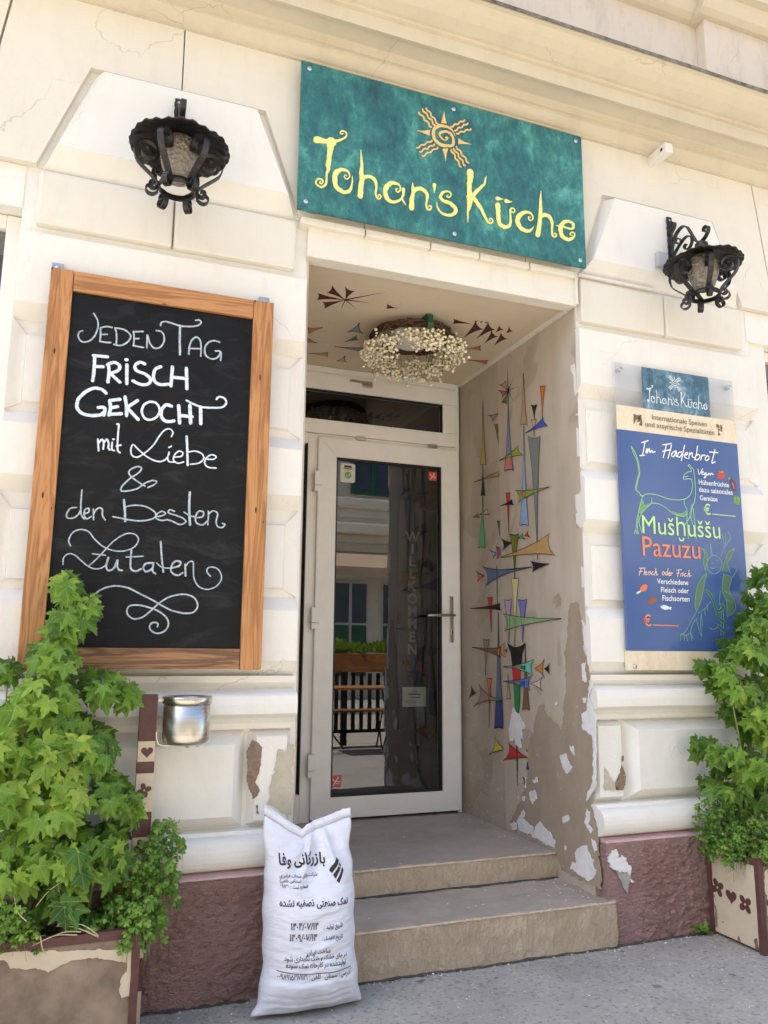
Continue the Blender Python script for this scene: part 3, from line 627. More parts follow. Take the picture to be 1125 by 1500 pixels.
'chalk':[[[[-.0504,2.4212,-.0362,2.3988,-.032,2.3737,-.0376,2.3442,-.0511,2.3193,-.0704,2.3062,-.088,2.308,-.0976,2.3235,-.0953,2.3409,-.0843,2.3483],[.0053]],[[-.023,2.3694,-.0211,2.341,-.0214,2.3153],[.0054]],[[-.023,2.3694,-.0015,2.3774,.0175,2.3769],[.0054]],[[-.0213,2.3433,.002,2.3475],[.0054]],[[-.0214,2.3153,-.0026,2.3153,.0163,2.317],[.0054]],[[.0279,2.3763,.0348,2.3497,.036,2.3143],[.0054]],[[.0269,2.3761,.0554,2.376,.0769,2.3649,.0847,2.3488,.0741,2.3269,.0517,2.3109,.0269,2.3112],[.0055]],[[.0937,2.3733,.0975,2.3449,.0972,2.316],[.0055]],[[.0938,2.3716,.1287,2.3788],[.0055]],[[.0975,2.3449,.1147,2.3476],[.0055]],[[.0955,2.3175,.114,2.3156,.1334,2.3156],[.0055]],[[.1437,2.3666,.1456,2.3157],[.0055]],[[.1453,2.3668,.155,2.3363,.172,2.3184,.193,2.3245,.2051,2.3468,.2055,2.3703,.1948,2.3874,.176,2.3892],[.0056]],[[.1908,2.4121,.1928,2.4242,.2086,2.4309,.2359,2.427,.2635,2.422,.3018,2.4257,.3291,2.4342,.3407,2.4481,.3335,2.4572,.3198,2.4537],[.0057]],[[.3008,2.3128,.3015,2.3436,.31,2.3715,.3259,2.3859,.3402,2.3761,.3453,2.3501,.3461,2.3116],[.0057]],[[.2996,2.3362,.3458,2.3413],[.0057]],[[.4157,2.3786,.3958,2.3816,.3738,2.3723,.36,2.3463,.3652,2.3174,.3881,2.3058,.4101,2.3149,.4203,2.3373],[.0058]],[[.4005,2.3404,.422,2.3388,.4223,2.3047],[.0058]],[[.2623,2.4235,.2641,2.3675,.2679,2.3062],[.0079]]],[[[-.0359,2.2593,-.0345,2.2088,-.0363,2.1609],[.0117]],[[-.0409,2.2585,.0087,2.26],[.0118]],[[-.0341,2.2173,-.0039,2.2198],[.0117]],[[.0131,2.2323,.0174,2.2046,.016,2.1639],[.0118]],[[.0097,2.229,.0304,2.2416,.0513,2.2348,.05,2.2148,.023,2.1969],[.0118]],[[.023,2.1969,.0582,2.1678],[.0118]],[[.078,2.2386,.0825,2.1653],[.0119]],[[.0742,2.258,.0778,2.2585],[.012]],[[.1414,2.2515,.1228,2.2546,.108,2.2399,.1144,2.2208,.1464,2.2108,.1659,2.1934,.159,2.1753,.1332,2.1691,.1023,2.1793],[.012]],[[.1999,2.2481,.1819,2.2358,.1754,2.2119,.1821,2.1869,.2011,2.178,.2328,2.1832],[.0121]],[[.2425,2.2529,.2412,2.1774],[.0123]],[[.2939,2.2542,.3007,2.1735],[.0123]],[[.2431,2.2123,.2987,2.214],[.0123]]],[[[.0128,2.1198,-.0031,2.1317,-.0284,2.1341,-.0572,2.1165,-.0798,2.0861,-.0826,2.0555,-.0664,2.0355,-.0363,2.0296,-.0018,2.0358,.0124,2.0502],[.012]],[[-.011,2.0624,.0115,2.064,.0108,2.0362],[.0121]],[[.0272,2.0937,.0315,2.0663,.0283,2.0382],[.0122]],[[.0272,2.0937,.0623,2.1025],[.0123]],[[.0315,2.0663,.0564,2.0738],[.0122]],[[.0281,2.041,.0708,2.0487],[.0122]],[[.0795,2.1141,.0868,2.0785,.0891,2.0424],[.0123]],[[.1239,2.1055,.0872,2.073],[.0123]],[[.0897,2.0733,.1308,2.0332],[.0123]],[[.2481,2.0979,.2266,2.101,.2121,2.0765,.2162,2.0486,.2354,2.0366,.2591,2.0421],[.0126]],[[.2735,2.1038,.2808,2.036],[.0127]],[[.3149,2.1088,.321,2.0405],[.0128]],[[.2766,2.0658,.3251,2.0656],[.0128]],[[.3547,2.1077,.359,2.0419],[.0129]],[[.1682,2.1064,.1482,2.0915,.1421,2.0626,.1565,2.039,.1826,2.0391,.2024,2.0612,.2036,2.0868,.1893,2.105,.1682,2.1064],[.0087]],[[.3014,2.1273,.3281,2.1161,.3613,2.1085,.4053,2.1109,.4384,2.1177,.4515,2.1369,.4424,2.1534,.4227,2.1568,.4137,2.1458],[.0079]]],[[[-.004,1.9432,.0014,1.9012],[.006]],[[-.0005,1.9294,.0105,1.9447,.0166,1.9311,.0165,1.9084],[.006]],[[.0166,1.9311,.027,1.9465,.0344,1.9301,.0332,1.9158,.04,1.9079],[.006]],[[.046,1.937,.0461,1.9113,.0548,1.9065],[.006]],[[.0479,1.9486,.052,1.9491],[.006]],[[.0573,2.0071,.0643,2.005,.0639,1.9618,.0659,1.9133,.0746,1.901],[.006]],[[.061,1.9242,.0765,1.9298],[.006]],[[.2535,1.9806,.2582,1.997,.2464,2.0093,.2275,2.0025,.2097,1.9771,.19,1.9401,.162,1.9084,.1363,1.8898,.1173,1.8955,.1122,1.9179,.1186,1.9358,.1343,1.923,.1626,1.8998,.1904,1.8852,.2178,1.8808,.239,1.8927,.2488,1.914],[.005]],[[.2485,1.9198,.2443,1.8961,.2515,1.8834,.2697,1.8839],[.0051]],[[.2465,1.9371,.2555,1.9438],[.0051]],[[.2687,1.9025,.2933,1.9083,.2982,1.9217,.284,1.9273,.2683,1.91,.2666,1.8894,.2837,1.8805,.3027,1.887],[.0051]],[[.3175,1.9265,.3424,1.9331,.3681,1.9256,.3763,1.9086,.3614,1.8895,.3282,1.8806],[.0052]],[[.3832,1.9063,.4116,1.9078,.4225,1.9189,.4051,1.925,.3859,1.9095,.3812,1.8884,.396,1.875,.4245,1.8746],[.0052]],[[.3088,1.9864,.3142,1.935,.3183,1.8767],[.008]]],[[[.1803,1.7794,.2011,1.7914,.2102,1.8036,.1949,1.8068,.1687,1.7944,.1434,1.7724,.1123,1.7615,.0888,1.7596,.0903,1.7766,.1148,1.8069,.1451,1.8323,.1537,1.8502,.1384,1.8545,.1153,1.841,.1109,1.8264,.1251,1.8106,.1528,1.7931,.1693,1.7842],[.005]]],[[[-.0578,1.6875,-.0776,1.6833,-.0886,1.6635,-.085,1.6485,-.0651,1.6498,-.0487,1.6662,-.0428,1.6886],[.0047]],[[-.0447,1.7517,-.0445,1.6994,-.041,1.664,-.0299,1.6484],[.0047]],[[-.0312,1.6674,-.0164,1.674,-.0184,1.6876,-.0296,1.6813,-.0308,1.662,-.0223,1.6489,-.0077,1.6581],[.0047]],[[-.002,1.686,.0016,1.6477],[.0047]],[[.0001,1.6696,.0131,1.6898,.0275,1.6881,.03,1.6662,.0404,1.6492],[.0048]],[[.1081,1.7022,.1365,1.7099,.1737,1.7086,.2068,1.6923,.2141,1.6759,.1978,1.6619,.1611,1.6538,.1188,1.6555,.0872,1.6601,.0652,1.663],[.0049]],[[.2143,1.6731,.2345,1.6773,.2475,1.6867,.2363,1.6944,.2206,1.6848,.2162,1.6676,.2354,1.6604,.2568,1.6646],[.005]],[[.2796,1.6975,.263,1.702,.2582,1.6903,.283,1.6834,.3109,1.6739,.3226,1.6604,.3012,1.6494,.2734,1.6601,.2568,1.6646],[.005]],[[.3141,1.697,.3379,1.6843,.3546,1.6826],[.0051]],[[.3549,1.6769,.3824,1.6845,.3844,1.7019,.3675,1.7036,.3574,1.6828,.3613,1.6601,.3839,1.653,.4,1.6684],[.0051]],[[.4027,1.7061,.4042,1.6975,.4034,1.6542],[.0051]],[[.4032,1.6946,.4206,1.7091,.438,1.6998,.4336,1.6706,.4402,1.6508,.4573,1.6478,.467,1.66,.4578,1.6635],[.0051]],[[.0997,1.7268,.1053,1.688,.1087,1.6493],[.0075]],[[.3318,1.7732,.332,1.7155,.3385,1.6501],[.0079]]],[[[-.0679,1.5496,-.0753,1.5696,-.0639,1.5973,-.0397,1.6096,-.0116,1.6032,.0105,1.5772,.0427,1.5518,.0794,1.5401,.1154,1.542,.1458,1.5573,.1589,1.583,.1483,1.6018,.1219,1.6057,.0917,1.5901,.0626,1.5611,.0343,1.5242,.0109,1.496,-.0032,1.4819],[.0042]],[[-.0878,1.4834,-.0871,1.5074,-.0709,1.5216,-.0507,1.5172,-.0295,1.4995,-.003,1.4792,.0226,1.4723,.0474,1.4815,.0588,1.501],[.0041]],[[.0064,1.5255,.0498,1.5222],[.0042]],[[.1194,1.5192,.1792,1.5254],[.0043]],[[.2271,1.5034,.2477,1.4877,.2799,1.4864],[.0043]],[[.3284,1.4913,.3411,1.5115,.3564,1.5122,.359,1.4814,.3633,1.4508,.381,1.4236,.4118,1.4135,.4446,1.4259,.4629,1.4548,.4531,1.4855,.4302,1.497,.411,1.4922,.4088,1.478,.4218,1.4627],[.0044]],[[.0605,1.5146,.0548,1.4845,.0635,1.4687,.0808,1.4776,.0917,1.508,.0921,1.4862,.0991,1.4729,.1095,1.4707],[.0058]],[[.1371,1.5459,.1363,1.4992,.1402,1.4775,.1563,1.47,.1741,1.479],[.0059]],[[.2122,1.5027,.1887,1.4988,.1818,1.482,.193,1.4699,.2133,1.4834,.2163,1.5056,.2138,1.4752,.2251,1.4635],[.0059]],[[.2371,1.5818,.2426,1.5319,.2523,1.4713],[.006]],[[.2799,1.4864,.3065,1.4959,.3111,1.5101,.2947,1.5132,.281,1.4975,.2807,1.4725,.3029,1.4612,.3213,1.4715],[.006]],[[.3279,1.5025,.3316,1.4607],[.0061]]],[[[.025,1.3258,.0178,1.3441,.0196,1.368,.0307,1.3896,.0451,1.4008,.0673,1.4107,.0976,1.415,.134,1.4093,.1768,1.389,.2199,1.3687,.2526,1.3505,.2909,1.3325,.3342,1.3242,.3665,1.3289,.3807,1.3513,.3695,1.3787,.3416,1.3917,.3092,1.3906,.2724,1.3784,.2417,1.3557,.2168,1.3306,.192,1.3084,.1614,1.2997,.14,1.3126,.1347,1.3312,.1456,1.3465,.1792,1.3485,.2163,1.3398,.2487,1.326,.2737,1.3048,.2803,1.2805,.2683,1.2587,.2424,1.2502,.2208,1.2606,.2157,1.2766,.2271,1.2887,.2431,1.2852,.2421,1.2733],[.0053]]]],
'menu_head':[[[2.4208,2.1817,2.4388,2.1883,2.4591,2.1952],[.0059]],[[2.4402,2.1873,2.431,2.1517,2.4206,2.118],[.0059]],[[2.4065,2.1167,2.4334,2.121],[.0058]],[[2.4413,2.1349,2.451,2.1567,2.4482,2.1326,2.4639,2.158,2.4654,2.1372,2.479,2.1505,2.4819,2.14,2.4964,2.1451],[.0059]],[[2.544,2.1841,2.5674,2.1882,2.5968,2.1955],[.006]],[[2.5658,2.1863,2.5541,2.1519,2.5427,2.1208],[.006]],[[2.5418,2.1507,2.5653,2.1578,2.5837,2.1621],[.006]],[[2.5962,2.1863,2.5828,2.1487,2.5713,2.1187],[.006]],[[2.6221,2.1616,2.601,2.1505,2.5927,2.1346,2.6071,2.1329,2.6234,2.1587,2.6202,2.1342,2.6305,2.1352],[.006]],[[2.6563,2.1589,2.6377,2.154,2.629,2.135,2.6435,2.1334,2.6557,2.1497],[.0061]],[[2.6758,2.1943,2.6635,2.1566,2.651,2.1159],[.0061]],[[2.67,2.145,2.6888,2.1499,2.6909,2.1592,2.6781,2.1549,2.6716,2.1361,2.6873,2.1297],[.0061]],[[2.7043,2.1605,2.6961,2.1293],[.0061]],[[2.7019,2.1481,2.7192,2.162,2.7191,2.1406,2.7308,2.1387],[.0061]],[[2.7556,2.1993,2.745,2.1584,2.7314,2.1265],[.0061]],[[2.7405,2.1488,2.7598,2.1568,2.7639,2.1418,2.7464,2.1279,2.7354,2.13],[.0061]],[[2.7784,2.1555,2.7689,2.1301],[.0062]],[[2.7739,2.1459,2.7897,2.1566,2.7993,2.1544],[.0062]],[[2.8122,2.1557,2.7984,2.142,2.8027,2.1302,2.8183,2.1378,2.8216,2.1504,2.8122,2.1557],[.0062]],[[2.8629,2.1915,2.8501,2.1562,2.8374,2.1211,2.8593,2.1293],[.0062]],[[2.829,2.1758,2.8556,2.1765,2.8801,2.1777],[.0063]],[[2.7488,2.0825,2.7542,2.0556,2.7768,2.0868],[.0041]],[[2.7712,2.0631,2.7806,2.0688,2.778,2.0741,2.7699,2.0661,2.7722,2.0572,2.7821,2.0592],[.0041]],[[2.7978,2.0685,2.7877,2.0646,2.7871,2.0572,2.7983,2.0655,2.7938,2.0469,2.7828,2.0398,2.7864,2.0474,2.8045,2.0587],[.0041]],[[2.8149,2.067,2.807,2.0614,2.8096,2.0574,2.8195,2.0674,2.8195,2.0588],[.0041]],[[2.8255,2.0679,2.8248,2.0587],[.0041]],[[2.8268,2.0644,2.8346,2.0687,2.8356,2.0615,2.8434,2.0646],[.0041]]],
'menu_pink':[[[2.3714,1.5794,2.3988,1.5818],[.0037]],[[2.383,1.5799,2.3752,1.5628,2.3694,1.5457],[.0037]],[[2.3684,1.5625,2.3876,1.5661],[.0037]],[[2.4037,1.5837,2.3948,1.5496],[.0037]],[[2.4022,1.5583,2.4113,1.5615,2.4095,1.567,2.4022,1.5583,2.4058,1.55,2.4142,1.5543],[.0037]],[[2.4218,1.5659,2.4182,1.5522],[.0037]],[[2.4343,1.5681,2.4272,1.5638,2.4337,1.5585,2.425,1.5508],[.0037]],[[2.4494,1.567,2.4386,1.5598,2.4415,1.5515,2.4521,1.5559],[.0038]],[[2.4656,1.5836,2.4551,1.5492],[.0038]],[[2.4579,1.5606,2.4689,1.5696,2.4657,1.5525,2.4763,1.5557],[.0038]],[[2.5086,1.5713,2.4989,1.5623,2.5025,1.554,2.5128,1.5618,2.5086,1.5713],[.0038]],[[2.5245,1.5691,2.5169,1.5603,2.5213,1.5531,2.5311,1.5637],[.0038]],[[2.5354,1.5855,2.5276,1.5533],[.0038]],[[2.5357,1.5593,2.5451,1.5631,2.5426,1.5687,2.5357,1.5593,2.5387,1.5515,2.5474,1.5558],[.0038]],[[2.5524,1.5674,2.5493,1.5531],[.0038]],[[2.5513,1.5617,2.5592,1.5649],[.0038]],[[2.5843,1.5802,2.6129,1.5832],[.0039]],[[2.5971,1.5808,2.5877,1.5489],[.0038]],[[2.5832,1.5647,2.5996,1.5666],[.0038]],[[2.6103,1.567,2.6057,1.5525],[.0038]],[[2.6248,1.5705,2.6158,1.5644,2.6225,1.5589,2.6135,1.5528],[.0038]],[[2.6389,1.5682,2.6276,1.5609,2.6305,1.5518,2.6416,1.5568],[.0039]],[[2.6579,1.5834,2.6461,1.5501],[.0039]],[[2.649,1.56,2.6604,1.5691,2.6563,1.5528,2.6682,1.5579],[.0039]]],
'menu_beast':[[[2.3601,2.1595,2.3794,2.1318,2.3947,2.0949,2.4014,2.0542,2.4011,2.0248,2.3889,1.9944,2.3795,1.9528,2.3957,1.9338,2.4123,1.9205],[.0039]],[[2.3601,2.1595,2.3709,2.128,2.3909,2.0886,2.3954,2.0478,2.3979,2.0304,2.3857,2.0,2.3726,1.9523,2.3891,1.939,2.4086,1.9173],[.0039]],[[2.4123,1.9205,2.4304,1.9324,2.4585,1.9358,2.5006,1.9332,2.5495,1.9222,2.5994,1.9183,2.6503,1.924,2.6805,1.9382,2.7005,1.9607,2.7106,1.9975,2.7077,2.0274],[.0039]],[[2.724,2.0772,2.7264,2.0411,2.7276,1.9989,2.7259,1.9566,2.7172,1.92,2.7051,1.8953,2.6937,1.8707],[.004]],[[2.7077,2.0274,2.6872,2.0286,2.6612,2.0234,2.6584,2.0352,2.6744,2.0546,2.6973,2.0657,2.7084,2.0667,2.7058,2.0816,2.6919,2.0925,2.6999,2.1005,2.7067,2.0938],[.004]],[[2.71,2.0881,2.7205,2.0799],[.0041]],[[2.6621,2.0355,2.6881,2.0408],[.004]],[[2.4628,1.8923,2.4979,1.8919,2.5394,1.8774,2.5736,1.8564,2.6085,1.8441,2.6443,1.8406,2.6631,1.8508,2.6685,1.8748,2.6557,1.8976,2.6538,1.9212],[.0039]],[[2.4123,1.9205,2.3962,1.8845,2.3835,1.8431,2.3708,1.802,2.3653,1.7673,2.3534,1.7381],[.0038]],[[2.4645,1.9187,2.4593,1.892,2.4262,1.8635,2.3966,1.8325,2.3842,1.7972,2.3925,1.7633,2.3984,1.7465],[.0038]],[[2.3828,1.8315,2.3773,1.7967,2.3719,1.762,2.3774,1.7395],[.0038]],[[2.3647,1.7559,2.3705,1.7391],[.0038]],[[2.6668,1.851,2.6642,1.8154,2.6652,1.7802,2.6654,1.7333],[.0039]],[[2.6937,1.8707,2.6883,1.8466,2.6683,1.8216,2.6524,1.8029],[.004]],[[2.7057,1.8834,2.7088,1.848,2.7108,1.8066,2.7113,1.7654,2.7127,1.736],[.004]],[[2.6883,1.8466,2.6934,1.8173,2.7026,1.7943],[.004]]],
'menu_beast_fill':[[2.3959,1.8786,2.4084,1.9144,2.4237,1.8807,2.4558,1.8918,2.4262,1.8635,2.3968,1.8354,2.3847,1.8403],[2.567,1.8647,2.6092,1.8541,2.6417,1.8552,2.6649,1.8746,2.6656,1.8539,2.6444,1.8424,2.6086,1.8453],[2.696,1.9006,2.7094,1.9135,2.6993,1.877,2.6912,1.8468,2.676,1.828,2.686,1.8642]],
'menu_demon':[[[2.858,1.6185,2.854,1.6033,2.8451,1.5896,2.8324,1.5793,2.8175,1.5734,2.8021,1.5728,2.788,1.5774,2.7771,1.5867,2.7705,1.5996,2.769,1.6145,2.7729,1.6296,2.7816,1.6433,2.7942,1.6537,2.8092,1.6597,2.8247,1.6604,2.8388,1.6559,2.8499,1.6466,2.8566,1.6336,2.858,1.6185],[.0033]],[[2.7984,1.6598,2.797,1.7157],[.0033]],[[2.8058,1.6602,2.801,1.6923,2.7993,1.7159],[.0033]],[[2.8578,1.6598,2.8801,1.7025,2.8794,1.7381,2.8729,1.7676],[.0034]],[[2.8801,1.7025,2.9048,1.7276,2.9227,1.7586,2.9133,1.782],[.0034]],[[2.9048,1.7276,2.9336,1.7532],[.0034]],[[2.8925,1.715,2.8938,1.7748],[.0034]],[[2.7422,1.6922,2.767,1.6817,2.777,1.6499,2.7653,1.6143,2.7557,1.5847],[.0033]],[[2.7422,1.6922,2.7585,1.6666,2.7479,1.6252,2.7557,1.5847],[.0033]],[[2.9443,1.7029,2.9085,1.6831,2.8873,1.6554,2.8593,1.5892],[.0034]],[[2.9443,1.7029,2.9132,1.6507,2.8923,1.626,2.9108,1.5796],[.0033]],[[2.799,1.6217,2.8066,1.625],[.0033]],[[2.8277,1.6377,2.8353,1.6398],[.0033]],[[2.7899,1.6008,2.8044,1.5973,2.8158,1.602],[.0033]],[[2.9502,1.599,2.9329,1.5746,2.9125,1.5561],[.0034]],[[2.7657,1.5735,2.731,1.5489,2.698,1.4958,2.6811,1.4153,2.6861,1.3871,2.6506,1.341,2.6175,1.2956,2.5898,1.2812,2.5844,1.2533],[.0032]],[[2.7657,1.5735,2.7479,1.5322,2.7378,1.4972,2.7148,1.4334,2.6861,1.3871],[.0032]],[[2.6799,1.3529,2.652,1.313,2.6468,1.2904,2.6588,1.2626],[.0032]],[[2.5896,1.2784,2.6074,1.2815,2.6175,1.276,2.6468,1.2904],[.0031]],[[2.6072,1.2787,2.6075,1.2536],[.0031]],[[2.6212,1.2778,2.6262,1.2511],[.0031]],[[2.6466,1.2876,2.651,1.2525],[.0032]],[[2.6964,1.3816,2.7415,1.4056,2.7767,1.438],[.0032]],[[2.718,1.3822,2.7167,1.3198],[.0032]],[[2.7374,1.3997,2.7387,1.3713],[.0032]],[[2.7537,1.423,2.7551,1.3945],[.0032]],[[2.6839,1.3587,2.6948,1.3137,2.7096,1.2745,2.7073,1.3365,2.718,1.3822],[.0032]],[[2.8652,1.5718,2.8538,1.5246,2.8523,1.4896,2.8723,1.4379,2.87,1.3685],[.0033]],[[2.8652,1.5718,2.9125,1.5561,2.8923,1.4968,2.9214,1.4452,2.921,1.3986,2.87,1.3685],[.0033]],[[2.8657,1.49,2.8945,1.4793],[.0033]],[[2.8664,1.4552,2.8984,1.4387],[.0033]],[[2.7595,1.3149,2.7842,1.3068,2.8224,1.3274],[.0032]],[[2.8397,1.4891,2.8284,1.4424,2.8356,1.3965,2.8244,1.2818],[.0033]],[[2.8488,1.3968,2.8405,1.282],[.0033]]],
'menu_demon_fill':[[2.7422,1.6922,2.767,1.6817,2.777,1.6499,2.7653,1.6143,2.7557,1.5847,2.747,1.6135,2.7566,1.6431,2.7538,1.6722],[2.9443,1.7029,2.9085,1.6831,2.8873,1.6554,2.8607,1.5893,2.894,1.6025,2.9108,1.5796,2.8935,1.6143,2.9127,1.6447],[2.7656,1.5724,2.7309,1.5478,2.698,1.4958,2.6825,1.4154,2.6863,1.3899,2.7148,1.4334,2.7364,1.4972,2.7479,1.5322],[2.8666,1.5707,2.9124,1.5549,2.8923,1.4968,2.9199,1.4451,2.9195,1.3986,2.874,1.3715,2.8723,1.4379,2.8523,1.4896]],
'menu_snake':[[[2.7589,1.4876,2.7825,1.4641,2.7948,1.4357,2.8098,1.3958,2.8321,1.3993,2.8518,1.4142,2.8377,1.4225],[.0156]],[[2.8089,1.3843,2.8248,1.356,2.8496,1.3451],[.0156]],[[2.8148,1.3244,2.8457,1.2992],[.0156]]],
'menu_icons':[["tomato",[2.915,2.0665,2.913,2.0592,2.9085,2.0525,2.9019,2.0473,2.8942,2.0441,2.8862,2.0435,2.8789,2.0453,2.8732,2.0495,2.8697,2.0555,2.869,2.0625,2.8709,2.0698,2.8755,2.0765,2.882,2.0818,2.8897,2.0849,2.8977,2.0856,2.905,2.0838,2.9108,2.0796,2.9142,2.0736]],["leaf",[2.8821,2.084,2.8932,2.08,2.9056,2.0904,2.9105,2.0852,2.899,2.0756,2.8869,2.077]],["aubergine",[2.9783,2.0268,2.9817,2.0153,2.9828,2.0046,2.9816,1.9959,2.9782,1.9902,2.973,1.9883,2.9666,1.9904,2.9599,1.9963,2.9535,2.0051,2.9484,2.0159,2.945,2.0273,2.9439,2.038,2.9451,2.0468,2.9485,2.0524,2.9537,2.0543,2.96,2.0523,2.9668,2.0465,2.9731,2.0376]],["aubergine_shine",[2.9691,2.02,2.9713,2.0134,2.9727,2.0073,2.9732,2.0026,2.9726,1.9998,2.971,1.9993,2.9687,2.001,2.9659,2.0048,2.9629,2.0103,2.9601,2.0167,2.9579,2.0233,2.9565,2.0294,2.956,2.0341,2.9566,2.0369,2.9582,2.0374,2.9605,2.0357,2.9633,2.0319,2.9663,2.0264]],["leaf",[2.9356,2.056,2.9451,2.0599,2.9521,2.0512,2.9395,2.0397]],["pepper",[2.963,1.9568,2.9755,1.9669,2.9867,1.9635,3.0003,1.9596,3.0025,1.9414,2.9929,1.921,2.9752,1.921,2.9613,1.9291]],["pepper_dark",[2.9811,1.9612,2.9858,1.9616,2.9807,1.9226,2.9769,1.9223]],["drumstick",[2.4106,1.5047,2.4133,1.5008,2.4136,1.4954,2.4113,1.4894,2.4067,1.4835,2.4005,1.4782,2.3933,1.4744,2.386,1.4724,2.3796,1.4725,2.3747,1.4747,2.372,1.4786,2.3717,1.4839,2.374,1.4899,2.3785,1.4958,2.3847,1.5011,2.3919,1.5049,2.3992,1.5069,2.4057,1.5069]],["bone",[2.3722,1.4778,2.3766,1.4724,2.3627,1.4647,2.3597,1.4596,2.3545,1.4628,2.3478,1.4648,2.3535,1.4694]],["meat",[2.4051,1.4272,2.4225,1.4444,2.4489,1.4508,2.4677,1.4441,2.4599,1.4288,2.4367,1.4198,2.4093,1.4179]],["fish",[2.4791,1.407,2.4961,1.4148,2.512,1.4141,2.5323,1.4057,2.5463,1.4072,2.5409,1.4003,2.5432,1.3925,2.5282,1.3966,2.5084,1.3916,2.4881,1.3978]],["fish_eye",[2.4936,1.4074,2.4927,1.4058,2.4907,1.4051,2.4888,1.4057,2.488,1.4073,2.489,1.4089,2.491,1.4096,2.4929,1.409]]],
'menu_text':[["Internationale Speisen",2.4896,2.3041,.3323,"umber"],["und assyrische Spezialitäten",2.4481,2.2651,.4178,"umber"],["Hülsenfrüchte",2.7489,2.0062,.1878,"white"],["dazu saisonales",2.7475,1.9695,.2089,"white"],["Gemüse",2.7495,1.9283,.1084,"white"],["€",2.7685,1.8595,.0424,"lime"],["Mušḫuššu",2.3996,1.7454,.4619,"lime"],["Pazuzu",2.3954,1.6399,.3355,"coral"],["Verschiedene",2.4679,1.5122,.1812,"white"],["Fleisch oder",2.4882,1.4735,.1601,"white"],["Fischsorten",2.494,1.4346,.1564,"white"],["€",2.3808,1.3162,.0426,"coral"]],
'menu_lines':[["lime",[[2.8209,1.8634,2.9623,1.8622],[.0041]]],["coral",[[2.4325,1.3212,2.5772,1.32],[.0049]]]],
'menu_emblem':[[2.3788,2.3191,2.4173,2.3163,2.4198,2.2985,2.3948,2.2927,2.3791,2.2639,2.383,2.2943],[2.4211,2.3198,2.4316,2.318,2.4285,2.2663,2.4145,2.2678,2.4227,2.2868,2.401,2.2783,2.4053,2.2908],[2.8845,2.3261,2.9014,2.3249,2.9039,2.3094,2.8832,2.3103],[2.9092,2.3257,2.9206,2.3238,2.9174,2.2857,2.906,2.2876],[2.892,2.305,2.9057,2.3033,2.8979,2.2836,2.9082,2.269,2.8875,2.2687,2.8969,2.2898]],
